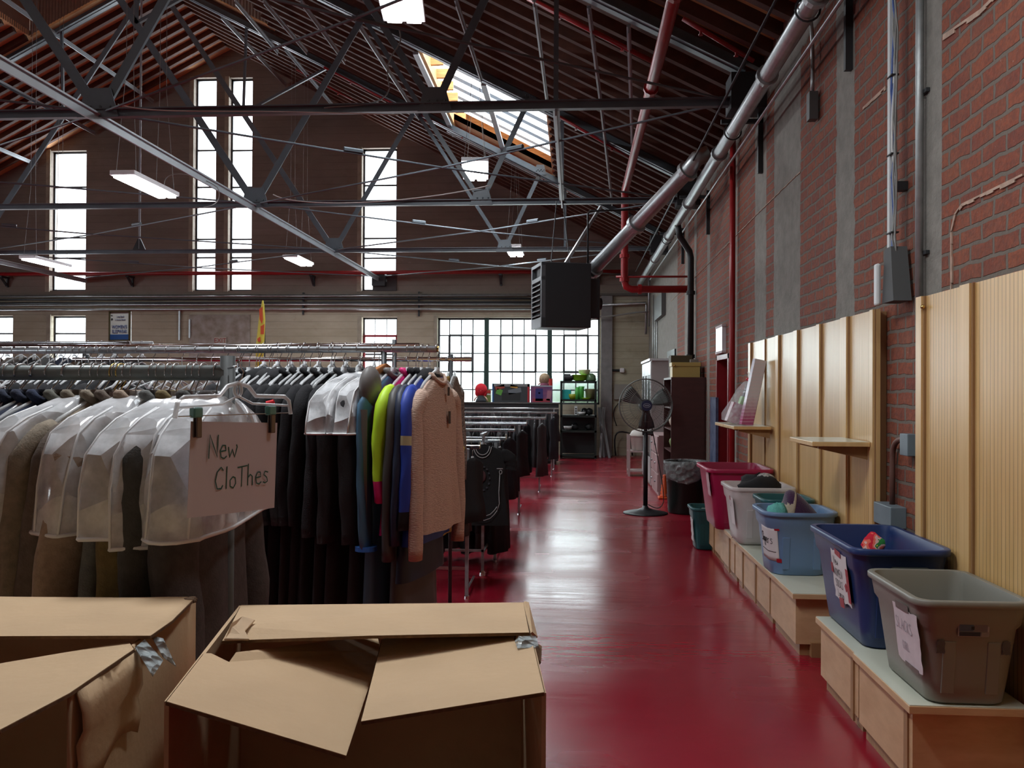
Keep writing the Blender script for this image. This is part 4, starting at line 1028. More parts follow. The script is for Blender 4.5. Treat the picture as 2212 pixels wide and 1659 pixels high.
tg = tote(1.345, 1.80, 3.52, 4.16, .405, .43, GREYT, 'empty grey green tote nearest on the benches', taper=.10, r=.06)
tb = tote(1.335, 1.815, 4.27, 5.10, .40, .50, BLUET, 'tall dark blue tote with a taped note, behind the grey one', taper=.12, r=.07)
tl = tote(1.29, 1.80, 5.98, 6.52, .395, .44, LBT, 'light blue tote with the slippers note', taper=.09, r=.11)
tt = tote(1.40, 1.80, 6.58, 7.02, .395, .455, TEALT, 'dark teal tote mostly hidden between the light blue and clear ones', taper=.09)
tc_ = tote(1.27, 1.80, 7.14, 7.72, .405, .47, CLT, 'cloudy clear tote with dark caps in it', taper=.10)
tp = tote(1.20, 1.80, 7.92, 8.72, .395, .56, PINKT, 'tall raspberry pink bin at the far end of the benches', taper=.13, r=.08, step=False)
tx = tote(1.22, 1.60, 9.12, 9.55, 0, .44, TEALT, 'small teal tote on the floor past the last bench', taper=.06)
# handles of the blue tote are dark clips
MB().box((.03, -(.83 / 2 - .02), .50 * .80), (.17, .05, .03)).build('latch', mat('dark grey latch plastic', (.035, .04, .035), .4), tb, bevel=.006)
# maker's sticker on the grey tote
st = thing('x', None, None); bpy.data.objects.remove(st)
def face_frame(t, side, u, v, h, taper, w, l, rim=.025):
    """matrix on a tote side: side '-x' or '-y'; u along the side, v height (centre of the sheet)"""
    pass
def note(t, side, u0, u1, z0, z1, w, l, h, taper, rim=.025, rot=0.0, out=.014, yaw=0.0):
    W, L_ = w - 2 * rim, l - 2 * rim; sl = math.atan(taper / 2 / h); zc = (z0 + z1) / 2
    if side == '-x':
        x = -(W / 2 - taper / 2 * (1 - zc / h)) - out; M = Matrix.Translation((x, (u0 + u1) / 2, zc)) @ Matrix.Rotation(-pi / 2 + yaw, 4, 'Z') @ Matrix.Rotation(pi / 2, 4, 'X') @ Matrix.Rotation(sl, 4, 'X') @ Matrix.Rotation(rot, 4, 'Z')
    else:
        y = -(L_ / 2 - taper / 2 * (1 - zc / h)) - out; M = Matrix.Translation(((u0 + u1) / 2, y, zc)) @ Matrix.Rotation(pi / 2, 4, 'X') @ Matrix.Rotation(sl, 4, 'X') @ Matrix.Rotation(rot, 4, 'Z')
    return M
def sheet(name, lab, cat, M, w, h, m, bend=.0, group=None, n=8, seed=0, wob=.0):
    """a thin sheet in the XY plane of M, top level"""
    rnd = random.Random(seed); rows = []
    for j in range(n + 1):
        y = -h / 2 + h * j / n
        rows.append([Vector((-w / 2 + w * i / n + rnd.uniform(-wob, wob) * (i in (0, n)), y + rnd.uniform(-wob, wob) * (j in (0, n)), bend * (abs(i / n - .5) * 2) ** 2 + rnd.uniform(-wob, wob) * .35)) for i in range(n + 1)])
    o = MB().loft(rows, closed=False).build(name, m, smooth=True); o.matrix_world = M
    q = o.modifiers.new('s', 'SOLIDIFY'); q.thickness = .0006; q.use_rim_only = False
    q = o.modifiers.new('e', 'EDGE_SPLIT'); q.split_angle = R(40)
    return tag(o, lab, cat, group)
# handwriting: letters as strokes in a unit box
GL = {
 'N': [[(0, 0), (.02, 1), (.5, .05), (.52, 1)]], 'e': [[(.05, .3), (.4, .34), (.36, .55), (.18, .56), (.05, .32), (.12, .05), (.3, 0), (.45, .1)]],
 'w': [[(0, .5), (.1, .05), (.25, .4), (.4, .05), (.55, .5), (.5, .6)]], 'C': [[(.5, .85), (.35, 1), (.12, .8), (.02, .4), (.15, .05), (.4, .05), (.5, .2)]],
 'l': [[(.1, 1), (.1, 0)]], 'o': [[(.2, .5), (.03, .35), (.05, .08), (.25, 0), (.4, .2), (.36, .45), (.2, .5)]], 'T': [[(.25, .9), (.25, 0)], [(-.05, .88), (.6, .95)]],
 'h': [[(.05, 1), (.05, 0)], [(.05, .35), (.2, .5), (.35, .4), (.38, 0)]], 's': [[(.38, .5), (.15, .55), (.08, .4), (.3, .25), (.35, .08), (.18, 0), (.02, .06)]],
 'i': [[(.08, .5), (.1, 0)], [(.08, .72), (.09, .74)]], 'p': [[(.05, .5), (.08, -.4)], [(.06, .42), (.25, .55), (.38, .35), (.25, .05), (.08, .08)]],
 'r': [[(.05, .5), (.08, 0)], [(.07, .35), (.2, .52), (.34, .48)]], 'S': [[(.42, .85), (.25, 1), (.05, .8), (.2, .55), (.42, .35), (.4, .08), (.15, 0), (0, .12)]],
 'W': [[(0, 1), (.15, 0), (.3, .7), (.45, 0), (.6, 1)]], 'O': [[(.25, 1), (.03, .7), (.05, .2), (.25, 0), (.45, .25), (.44, .75), (.25, 1)]], 'M': [[(0, 0), (.05, 1), (.28, .3), (.5, 1), (.56, 0)]],
 'E': [[(.4, 1), (.02, .97), (.04, 0), (.42, .03)], [(.03, .5), (.35, .53)]], 'L': [[(.05, 1), (.05, .02), (.42, .04)]], 'K': [[(.05, 1), (.05, 0)], [(.42, .95), (.06, .45), (.45, 0)]],
 'A': [[(0, 0), (.25, 1), (.5, 0)], [(.1, .38), (.4, .4)]], 'R': [[(.04, 0), (.05, 1), (.35, .9), (.35, .62), (.06, .5), (.44, 0)]], 'G': [[(.45, .85), (.25, 1), (.04, .6), (.1, .1), (.35, 0), (.46, .35), (.25, .38)]],
 'I': [[(.12, 1), (.12, 0)]], 'a': [[(.36, .5), (.1, .5), (.02, .2), (.15, 0), (.33, .15), (.36, .5), (.4, 0)]], 'g': [[(.36, .5), (.1, .5), (.02, .2), (.15, .05), (.33, .15), (.36, .5), (.34, -.3), (.1, -.38)]],
 'B': [[(.04, 0), (.05, 1), (.35, .88), (.3, .6), (.06, .52), (.42, .35), (.36, .05), (.04, 0)]], ' ': []}
def handwriting(parent, lines, M, m, name='handwriting', r=.0022, gap=.12):
    """lines: (text, x, y, height[, slant]) in the sheet's plane"""
    for ln in lines:
        q = MB()
        tx, x, y, hh = ln[:4]; tilt = ln[4] if len(ln) > 4 else 0.0; cx = x
        for ch in tx:
            g = GL.get(ch, []); wd = .5 if ch in 'NCTOSEKARGBL' else (.62 if ch in 'WMw' else (.18 if ch in 'ilI' else .42))
            if ch == ' ': cx += hh * .35; continue
            for stv in g:
                P = [Vector((cx + a * hh, y + b * hh + (cx - x) * tilt, r * .4)) for a, b in stv]
                S = []
                for i in range(len(P) - 1):
                    S += [P[i], P[i].lerp(P[i + 1], .5)]
                S.append(P[-1]); q.tube(S, r, 5)
            cx += hh * (wd + gap)
        o = q.build(name, m, parent); o.matrix_local = M
        o.scale = (1, 1, .12)   # ink lies just proud of the paper
I4 = Matrix.Identity(4)
# note on the light blue tote
M = Matrix.Translation((0, 0, 0))
def add_note(t, box, lab, w, h, lines, tape=(), bend=0.0, seed=0, wob=.0, m=WHITEP, ink=INK, r=.003, underline=None):
    pass
def tote_note(t, dims, side, uc, zc, w, h, lab, lines, tapes, rot=0.0, r=.003, ink=INK, seed=0, wob=.003, tapem=REDTAPE, m=WHITEP, extra=(), yaw=0.0, out=.014):
    W_, L_, hh, taper = dims
    M = t.matrix_world.copy() if False else Matrix.Translation(t.location) @ Matrix.Rotation(t.rotation_euler.z, 4, 'Z')
    N_ = M @ note(t, side, uc - w / 2, uc + w / 2, zc - h / 2, zc + h / 2, W_, L_, hh, taper, rot=rot, yaw=yaw, out=out)
    o = sheet('paper_note', lab, 'note', N_, w, h, m, seed=seed, wob=wob)
    q = handwriting(o, lines, Matrix.Translation((0, 0, .0022)), ink, r=r)
    for (x, y, a, b, ang) in tapes:
        MB().box((x, y, .0026), (a, b, .0012), (0, 0, ang)).build('tape', tapem, o)
    for e in extra:
        MB().tube([(*e[0], .002), (*e[1], .002)], r, 5).build('underline', ink, o)
    return o
def wrapped_note(t, w, l, h, taper, r, s0, s1, z0, z1, lab, lines, tapes, under, rim=.025):
    """note following the near left corner of a tote: u runs along the wall (u=0 where the corner starts), v is height"""
    W_, L_ = w - 2 * rim, l - 2 * rim
    def P(u, z, o=.0025):
        k = taper / 2 * (1 - z / h); cx, cy = -W_ / 2 + k + r, -L_ / 2 + k + r; R_ = r + o
        if u <= 0: return Vector((cx - R_, cy - u, z))
        a = pi + u / r; return Vector((cx + R_ * cos(a), cy + R_ * sin(a), z))
    n = 16; rows = [[P(s0 + (s1 - s0) * i / n, z0 + (z1 - z0) * j / 8) for i in range(n + 1)] for j in range(9)]
    o = MB().loft(rows, closed=False).build('paper_note', WHITEP, smooth=True, solid=.0008); o.location = t.location; tag(o, lab, 'note')
    for tx, u, z, hh in lines:
        q = MB(); cx = u
        for ch in tx:
            wd = .5 if ch in 'NCTOSEKARGBL' else (.2 if ch in 'ilI' else .42)
            for stv in GL.get(ch, []):
                pts = []
                for (x0, y0), (x1, y1) in zip(stv, stv[1:]):
                    for k in range(3): f = k / 3; pts.append(P(cx + (x0 + (x1 - x0) * f) * hh * .8, z + (y0 + (y1 - y0) * f) * hh, .0036))
                pts.append(P(cx + stv[-1][0] * hh * .8, z + stv[-1][1] * hh, .0036)); q.tube(pts, .0019, 5)
            cx += hh * .8 * (wd + .12)
        q.build('handwriting', INK, o)
    MB().tube([P(under[0] + (under[1] - under[0]) * k / 8, under[2] - .004 * k / 8, .0036) for k in range(9)], .0022, 5).build('underline', INK, o)
    for u, z, a_, b_ in tapes:
        MB().loft([[P(u - a_ / 2 + a_ * i / 4, z + dz, .0042) for i in range(5)] for dz in (-b_ / 2, b_ / 2)], closed=False).build('tape', REDTAPE, o, solid=.0006)
wrapped_note(tl, .51, .54, .44, .09, .11, -.135, .115, .10, .335, 'white note reading Slippers taped round the corner of the light blue tote', [('Slippers', -.128, .215, .066)], [(.112, .325, .034, .026), (.112, .105, .034, .026)], (-.125, .095, .165))
tote_note(tb, (.48, .83, .50, .12), '-x', -.10, .30, .26, .25, 'crumpled note with red tape on the dark blue tote', [('New', -.09, .055, .045), ('WOMEN', -.10, -.005, .042), ('SOCKS', -.09, -.06, .04), ('Large', -.07, -.108, .035)],
          [(.0, .125, .09, .03, -.1), (.125, -.02, .04, .17, 0), (-.02, -.135, .07, .05, .1), (-.125, .03, .03, .05, 0), (.085, -.035, .034, .034, .6)], r=.0019, seed=5, wob=.006)
tote_note(tg, (.455, .64, .43, .10), '-x', -.13, .235, .26, .235, 'wrinkled pink white note taped on the grey tote', [('SLACKS', -.11, .02, .048), ('GIRL', -.06, -.06, .035)],
          [(-.02, .122, .14, .03, .03), (.02, -.12, .14, .02, 0)], r=.0016, ink=mat('faded ink', (.25, .22, .26), .8), seed=8, wob=.005, tapem=mat('brown tape', (.14, .11, .10), .3, alpha=.8), m=mat('pinkish paper', (.60, .53, .56), .8, var=.05, vs=20))
tote_note(tc_, (.53, .58, .47, .10), '-x', -.16, .27, .15, .22, 'narrow white note on the clear tote', [('CAPS', -.06, .03, .035)], [(-.04, .10, .03, .035, 0)], r=.0016, ink=mat('faded ink', (.25, .22, .26), .8), seed=9)
tote_note(tp, (.60, .80, .56, .13), '-x', -.25, .42, .16, .22, 'faded pink note folded over the pink bin\'s rim', [], [], seed=10, m=mat('pink paper', (.50, .33, .36), .8), wob=.006)
tote_note(tx, (.38, .43, .44, .06), '-x', -.05, .20, .16, .24, 'torn white note on the small teal tote', [], [], seed=11, wob=.01)
# product sticker on the grey tote's near side
Wg = note(tg, '-y', -.02, .09, .28, .34, .455, .64, .43, .10)
o = sheet('product_sticker', 'small blue product sticker on the grey tote', 'sticker', Matrix.Translation(tg.location) @ note(tg, '-y', -.065, .065, .285, .355, .455, .64, .43, .10, out=.009), .118, .068, mat('sticker border', (.32, .29, .30), .5))
for (x, y, w, h, c) in ((-.028, .004, .055, .034, (.05, .07, .12)), (.027, .004, .05, .034, (.14, .11, .12)), (-.014, -.0235, .08, .016, (.01, .012, .03)), (.043, -.0235, .028, .016, (.22, .20, .19)), (-.034, .026, .038, .008, (.20, .13, .14)), (-.004, .001, .012, .014, (.01, .008, .012))):
    MB().box((x, y, .0012), (w, h, .0008)).build('printed_area', mat('sticker ink %s' % (c,), c, .5), o)
for fx, lab in ((-.12, 'left'), (.13, 'right')):
    sheet('tape_mark', '%s one of two dark tape marks on the near end of the grey tote' % lab, 'tape mark', Matrix.Translation(tg.location) @ note(tg, '-y', fx - .02, fx + .02, .21, .27, .455, .64, .43, .10, out=.004), .030, .055, mat('dull tape residue', (.07, .065, .07), .4), seed=3, wob=.003)
# things inside the totes
def cloth_lump(c, r, sc, m, name, lab, cat, seed=0, n=18, k=11, amp=.18, parts=None):
    rnd = random.Random(seed); ph = [(rnd.uniform(2, 5), rnd.uniform(0, 6), rnd.uniform(2, 6), rnd.uniform(0, 6)) for _ in range(4)]
    rings = []; c = Vector(c)
    for i in range(k + 1):
        a = -pi / 2 + pi * i / k; rr = max(cos(a), .001); ring = []
        for j in range(n):
            b = 2 * pi * j / n; f = 1 + amp * sum(sin(p[0] * b + p[1]) * sin(p[2] * a + p[3]) for p in ph) / 2
            ring.append(c + Vector((r * sc[0] * rr * cos(b) * f, r * sc[1] * rr * sin(b) * f, r * sc[2] * sin(a) * f)))
        rings.append(ring)
    o = MB().loft(rings, True, True, True).build(name, m, smooth=True, org=c); return tag(o, lab, cat)
def tie_dye():
    m = bpy.data.materials.new('tropical print cloth'); N, L = nt(m); b = N['Principled BSDF']; tc = N.new('ShaderNodeTexCoord')
    n = N.new('ShaderNodeTexNoise'); n.inputs['Scale'].default_value = 12; L.new(tc.outputs['Object'], n.inputs['Vector'])
    r = N.new('ShaderNodeValToRGB'); r.color_ramp.interpolation = 'CONSTANT'; e = r.color_ramp.elements
    e[0].color = (.75, .02, .05, 1); e[1].position = .45; e[1].color = (.9, .18, .12, 1)
    for p, c in ((.52, (.9, .55, .5, 1)), (.58, (.03, .25, .05, 1)), (.63, (.9, .6, .05, 1))):
        x = e.new(p); x.color = c
    L.new(n.outputs['Fac'], r.inputs[0]); L.new(r.outputs[0], b.inputs['Base Color']); b.inputs['Roughness'].default_value = .9
    return m
TROP = tie_dye()
p = at(1877, 1160, Z=.82)
cloth_lump((p.x, p.y - .03, .775), .13, (.75, .6, .75), TROP, 'folded_cloth', 'bright tropical print cloth heaped inside the dark blue tote', 'clothing', 3)
cloth_lump((1.56, 4.65, .53), .13, (1, 1.6, .75), mat('dark cloth', (.02, .022, .03), .9), 'folded_cloth', 'dark cloth lying deep in the dark blue tote', 'clothing', 4)
# purple hooded towel sticking out of the light blue tote
c = Vector((1.575, 6.22, .63)); t = thing('slipper_boot', 'big dark purple plush boot slipper lying in the light blue tote', 'slipper', c)
PUR = mat('dark purple plush', (.040, .008, .045), .95, sheen=.3, bump=.5, bs=120); CRM = mat('cream fleece', (.38, .32, .24), .95, bump=.5, bs=100)
rings = []
for (x, z, rx, rz_) in ((-.11, .17, .010, .20), (-.07, .185, .05, .215), (-.01, .17, .06, .205), (.06, .135, .06, .165), (.13, .10, .05, .12), (.185, .075, .03, .06)):
    rings.append([c + Vector((x, .13 * cos(a), z - .05 + rz_ * sin(a))) for a in [2 * pi * j / 16 for j in range(16)]])
MB().loft(rings, True, True, True).build('plush_body', PUR, t, org=c, smooth=True, sub=1)
rings = []
for (x, z, k) in ((-.14, .16, .86), (-.13, .17, .98), (-.085, .185, 1.0), (-.06, .20, .98)):
    rings.append([c + Vector((x + .05 * sin(a), .135 * k * cos(a), z - .05 + .20 * k * sin(a))) for a in [2 * pi * j / 16 for j in range(16)]])
MB().loft(rings, True, True, True).build('fleece_lining', CRM, t, org=c, smooth=True, sub=1)
c2 = Vector((1.40, 6.12, .80)); t = cloth_lump(c2, .075, (.9, .8, 1.1), mat('turquoise plush', (.12, .42, .38), .95, bump=.6, bs=80), 'plush_slipper', 'fuzzy turquoise slipper with a pink spot in the light blue tote', 'slipper', 5)
MB().sphere(c2 + Vector((-.01, -.055, -.01)), .034, 10, 7).build('pink_spot', mat('hot pink plush', (.55, .03, .16), .95), t, smooth=True, org=c2)
c2 = Vector((1.55, 7.40, .86)); t = cloth_lump(c2, .15, (1.15, 1.1, .65), mat('black knit', (.006, .006, .008), .9), 'knit_cap', 'black cap with a white patterned top in the clear tote', 'cap', 6)
MB().sphere(c2 + Vector((.04, 0, .035)), .10, 12, 8, (1, 1, .8)).build('patterned_top', mat('black and white print', (.01, .01, .01), .8, col2=(.6, .6, .6), vs=40), t, smooth=True, org=c2)
cloth_lump((1.53, 7.42, .55), .12, (1.1, 1.3, .9), mat('pale mixed cloth', (.35, .28, .26), .9, var=.4, vs=8), 'folded_cloth', 'pale folded cloth low in the clear tote', 'clothing', 7)
cloth_lump((1.53, 8.3, .56), .14, (1.1, 1.6, .75), mat('dark rose cloth', (.08, .01, .02), .9), 'folded_cloth', 'dark cloth low in the pink bin', 'clothing', 8)
cloth_lump((1.60, 6.8, .58), .10, (1.0, 1.0, .9), mat('dark cloth', (.02, .022, .03), .9), 'folded_cloth', 'dark cloth in the hidden teal tote', 'clothing', 9)

# ================================================================== on the double shelf
c = Vector((1.635, 8.42, 1.332)); t = thing('gift_box', 'tall flat white and pink box leaning on the wood panel', 'box', c)
M = Matrix.Translation(c) @ Matrix.Rotation(R(11.5), 4, 'Y') @ Matrix.Rotation(R(6), 4, 'Z')
def boxM(M, a, b):
    q = MB(); q.span(a, b); q.v = [tuple(M @ Vector(v)) for v in q.v]; return q
GBX = bpy.data.materials.new('white to pink printed face'); N, L = nt(GBX); b = N['Principled BSDF']
vec, s, tcx = wallcoord(N, L, 'X', 'Z'); f = ramp_n(N, L, math_n(N, L, 'ADD', s.outputs['Z'], math_n(N, L, 'MULTIPLY', noise_n(N, L, vec, 30, 3), .12)), .12, .34, (.42, .08, .20), (.62, .62, .70))
wl = math_n(N, L, 'LESS_THAN', math_n(N, L, 'FRACT', math_n(N, L, 'MULTIPLY', s.outputs['Z'], 32)), .25)
L.new(mix_n(N, L, math_n(N, L, 'MULTIPLY', wl, .35), f, (.75, .6, .7)), b.inputs['Base Color']); b.inputs['Roughness'].default_value = .25
boxM(M, (-.060, -.045, 0), (.050, .035, .635)).build('box_body', GBX, t, org=c, bevel=.003)
boxM(M, (.0505, -.044, .003), (.053, .034, .63)).build('patterned_side', mat('brown floral side', (.12, .05, .05), .4, col2=(.35, .25, .25), vs=30), t, org=c)
boxM(M, (-.0590, -.0475, .02), (.049, -.0455, .615)).build('printed_front', GBX, t, org=c)
c = Vector((1.56, 8.62, 1.334)); t = thing('gift_bundle', 'cellophane wrapped gift bundle with a red bow on the shelf', 'gift bundle', c)
def tilt(c, deg): return Matrix.Translation(c) @ Matrix.Rotation(R(deg), 4, 'Y')
M = tilt(c, 20)
rings = []; rnd = random.Random(4)
for (z, a) in ((0, .12), (.06, .135), (.2, .12), (.34, .085), (.42, .05), (.455, .018), (.50, .05), (.52, .06)):
    rings.append([M @ Vector((a * 1.0 * cos(q) * (1 + rnd.uniform(-.14, .14)), a * .9 * sin(q) * (1 + rnd.uniform(-.14, .14)), z)) for q in [2 * pi * j / 18 for j in range(18)]])
boxM(M, (-.09, -.075, .005), (.08, .07, .20)).build('pink_box', mat('pink printed box', (.45, .12, .22), .4, col2=(.7, .6, .62), vs=25), t, org=c)
boxM(M, (-.03, -.06, .20), (.07, .05, .28)).build('green_packet', mat('lime packet', (.2, .5, .06), .4), t, org=c)
DOT = bpy.data.materials.new('black dotted white box'); N, L = nt(DOT); b = N['Principled BSDF']; tcx = N.new('ShaderNodeTexCoord'); vo = N.new('ShaderNodeTexVoronoi'); vo.inputs['Scale'].default_value = 32; vo.inputs['Randomness'].default_value = .1
L.new(tcx.outputs['Object'], vo.inputs['Vector']); L.new(mix_n(N, L, math_n(N, L, 'LESS_THAN', vo.outputs['Distance'], .36), (.02, .02, .02), (.7, .7, .7)), b.inputs['Base Color'])
boxM(M, (-.02, -.05, .28), (.055, .045, .40)).build('dotted_box', DOT, t, org=c)
MB().loft(rings, True, True, False).build('cellophane_wrap', mat('clear cellophane', (.8, .82, .85), .08, alpha=.30, bump=.8, bs=30), t, org=c, smooth=False)
bow = MB()
for a in range(6):
    an = a * pi / 3; bow.sphere(M @ Vector((.028 * cos(an), .028 * sin(an), .455)), .022, 8, 6, (1, 1, .7))
bow.build('bow', mat('red ribbon', (.55, .02, .04), .3), t, org=c, smooth=True)

# ================================================================== pedestal fan
def fan():
    c = at(1394, 1109, Z=0); c.z = 0; hub = at(1391, 876, Y=c.y - .14); hz = hub.z; hub.x = c.x
    t = thing('pedestal_fan', 'large wire cage pedestal fan on a black stand in the aisle', 'fan', c)
    MB().lathe([(.30, 0), (.30, .012), (.27, .022), (.12, .05), (.045, .075), (.03, .11)], c, 32, True, True).build('base', BLACKM, t, org=c, smooth=True)
    z1 = hz - .36
    MB().tube([c + Vector((0, 0, .09)), (c.x, c.y, z1)], .031, 14).build('lower_pole', BLACKM, t, org=c, smooth=True)
    MB().tube([(c.x, c.y, z1), (c.x, c.y, hz - .1)], .022, 12).build('upper_pole', DARKST, t, org=c, smooth=True)
    MB().tube([(c.x - .045, c.y, z1 - .02), (c.x + .07, c.y, z1 - .02)], .022, 10).tube([(c.x + .07, c.y, z1 - .02), (c.x + .10, c.y, z1 - .02)], .034, 10).build('height_knob', BLACKP, t, org=c)
    hb = Vector((c.x, c.y, hz))
    MB().tube([hb + Vector((0, -.02, 0)), hb + Vector((0, .20, 0))], .085, 18).build('motor', BLACKM, t, org=c)
    RR = at(1391 + 64, 876, Y=c.y - .14).x - hub.x
    cg = MB(); yo = -.13
    WIRC = mat('fan cage wire', (.16, .17, .16), .4, .6)
    for k, (rr, yy) in enumerate(((RR, -.02), (RR, .10))):
        cg.tube([hb + Vector((rr * cos(a), yy, rr * sin(a))) for a in [2 * pi * j / 48 for j in range(48)]], .007, 6, closed=True)
    for rr in (.12, .22, .32):
        f = 1 - (rr / RR) ** 2; cg.tube([hb + Vector((rr * cos(a), -.02 - .11 * f, rr * sin(a))) for a in [2 * pi * j / 36 for j in range(36)]], .003, 4, closed=True)
    cg.build('cage_ring', WIRC, t, org=c, smooth=True)
    for sgn, nm in ((-1, 'front_grille'), (1, 'rear_grille')):
        g = MB(); nn = 72 if sgn < 0 else 48
        for k in range(nn):
            a = 2 * pi * k / nn; P = []
            for j in range(6):
                rr = .07 + (RR - .07) * j / 5; f = 1 - (rr / RR) ** 2; tw = a + .10 * (1 - rr / RR)
                y = (-.02 - .12 * f) if sgn < 0 else (.10 + .08 * f)
                P.append(hb + Vector((rr * cos(tw), y, rr * sin(tw))))
            g.tube(P, .0016, 3, cap=False)
        g.build(nm, WIRC, t, org=c)
    BL = mat('grey fan blade', (.10, .11, .105), .45, .5)
    for a0 in (25, 148, 272):
        bl = MB(); rows = []
        for j in range(8):
            rr = .06 + (RR - .09) * j / 7; wd = .07 + .10 * math.sin(min(1, j / 6) * pi / 2)
            rows.append([hb + Vector((rr * cos(R(a0) + s * wd / (rr + .15)), .02 + .05 * s * (.4 + .6 * j / 7) - .02 , rr * sin(R(a0) + s * wd / (rr + .15)))) for s in (-1, -.5, 0, .5, 1)])
        bl.loft(rows, closed=False); bl.build('blade', BL, t, org=c, smooth=True, solid=.003)
    y = -.165
    MB().tube([hb + Vector((0, y + .05, 0)), hb + Vector((0, y, 0))], .072, 24).build('hub_badge', mat('navy badge', (.012, .02, .07), .4), t, org=c)
    e = MB().tube([hb + Vector((.046 * cos(a), y - .003, .026 * sin(a))) for a in [2 * pi * j / 24 for j in range(24)]], .003, 5, closed=True)
    e.build('badge_oval', mat('badge silver', (.30, .33, .42), .5), t, org=c)
    for i in range(4): MB().box(hb + Vector((-.024 + .016 * i, y - .002, 0)), (.010, .003, .018)).build('badge_lettering', mat('badge silver', (.30, .33, .42)), t, org=c)
    P = bez((c.x + .06, c.y + .12, hz - .08), (c.x + .13, c.y + .1, hz - .6), (c.x + .26, c.y, .4), (c.x + .24, c.y - .02, .16), 10) + bez((c.x + .24, c.y - .02, .16), (c.x + .2, c.y - .05, .04), (c.x + .12, c.y - .02, .07), (c.x + .04, c.y, .12), 6)[1:]
    MB().tube(P, .006, 6).build('power_cord', RUBBER, t, org=c, smooth=True)
    return t
fan()
# ================================================================== litter bin with a clear liner
c = at(1479, 1113, Z=0); c.z = 0; c.y += .25; c.x += .04
t = thing('litter_bin', 'round black litter bin with a clear liner bag beside the fan', 'bin', c)
MB().lathe([(.215, 0), (.235, .02), (.27, .66), (.29, .67), (.29, .70), (.275, .70), (.262, .66), (.225, .04)], c, 28, True, True).build('bin_body', mat('black green bin plastic', (.008, .014, .012), .45), t, org=c, smooth=True)
rnd = random.Random(2); rings = []
for z, r_ in ((.60, .262), (.69, .268), (.712, .285), (.71, .298), (.62, .30), (.52, .297), (.47, .292)):
    rings.append([c + Vector(((r_ + rnd.uniform(-.004, .006)) * cos(a), (r_ + rnd.uniform(-.004, .006)) * sin(a), z + (.05 * sin(2.2 * a + 1) + rnd.uniform(-.012, .012)) * (z < .6))) for a in [2 * pi * j / 40 for j in range(40)]])
MB().loft(rings, True).build('liner_bag', mat_film('clear bin liner', (.55, .6, .6), .15, .45, .2, 10), t, org=c, smooth=True)
c = at(1441, 1083, Z=0); c.z = 0; c.y += .35
t = thing('traffic_cone', 'orange ribbed toy stack on the floor left of the litter bin', 'toy', c)
q = MB(); q.span(c + Vector((-.10, -.10, 0)), c + Vector((.10, .10, .03))); q.build('base', mat('orange plastic', (.6, .09, .02), .4), t, org=c, bevel=.01)
prof = [(.075, .03)];
for i in range(7): prof += [(.075 - i * .007, .05 + i * .05), (.058 - i * .007, .075 + i * .05)]
MB().lathe(prof, c, 18, True, True).build('ribbed_body', mat('orange plastic', (.6, .09, .02)), t, org=c, smooth=True)

# ================================================================== bookcase and what is on it
BRN = mat_wood('dark red brown bookcase', (.045, .012, .010), (.065, .018, .015), .45, (3, 3, 12))
y0, y1, xa, zt = 12.7, 13.75, 1.40, at(1480, 815, Y=12.7).z
c = Vector((xa, y0, 0)); t = thing('bookcase', 'tall dark brown bookcase standing side on against the right wall', 'bookcase', c)
for nm, a, b in (('side_panel', (xa, y0, 0), (XR - .005, y0 + .03, zt)), ('side_panel', (xa, y1 - .03, 0), (XR - .005, y1, zt)), ('back_panel', (XR - .03, y0, 0), (XR - .005, y1, zt)), ('top_panel', (xa, y0 + .03, zt - .03), (XR - .03, y1 - .03, zt))):
    MB().span(a, b).build(nm, BRN, t, org=c)
SHZ = [.08, .45, .78, 1.10, 1.42]
for z in SHZ: MB().span((xa + .01, y0 + .03, z - .02), (XR - .03, y1 - .03, z)).build('shelf', BRN, t, org=c)
rnd = random.Random(11)
ITEMS = [(.18, 1.42, (.45, .02, .06), 'red toy on the bookcase, top but one shelf', 'toy'), (.12, 1.10, (.5, .5, .52), 'silver jug on the middle bookcase shelf', 'jug'), (.12, .78, (.02, .06, .45), 'bright blue bag on a low bookcase shelf', 'bag'), (.13, .45, (.02, .25, .45), 'turquoise toy on the lowest bookcase shelf but one', 'toy'), (.5, 1.10, (.45, .38, .3), 'beige basket on the middle bookcase shelf', 'basket'), (.5, .78, (.2, .3, .1), 'green toy on a low bookcase shelf', 'toy')]
for i, (dy, z, colr, lab, cat) in enumerate(ITEMS):
    cc = Vector((xa + .12, y0 + .08 + dy, z + .10))
    cloth_lump(cc, .10, (.8, .8, 1.0), mat('item colour %d' % i, colr, .5, var=.2), cat + '_item' if False else {'toy': 'toy', 'jug': 'jug', 'bag': 'bag', 'basket': 'basket'}[cat], lab, cat, 20 + i, amp=.12)
GOLD = mat('golden storage box card', (.42, .30, .09), .5)
c = Vector((1.63, 12.98, zt)); t = thing('storage_box', 'golden lidded box on top of the bookcase', 'box', c)
MB().box(c + Vector((0, 0, .105)), (.40, .30, .21)).build('box_body', GOLD, t, org=c, bevel=.005); MB().box(c + Vector((0, 0, .19)), (.42, .32, .06)).build('lid', GOLD, t, org=c, bevel=.005)
MB().sphere(c + Vector((-.17, -.162, .17)), .015, 8, 6).build('stud', mat('brass', (.6, .42, .15)), t, org=c, smooth=True)
c = Vector((1.62, 13.45, zt)); t = tag(MB().box(c + Vector((0, 0, .17)), (.32, .3, .34)).build('carton', mat('dark brown carton', (.06, .045, .02), .7), org=c, bevel=.005), 'dark brown carton behind the golden box', 'box')
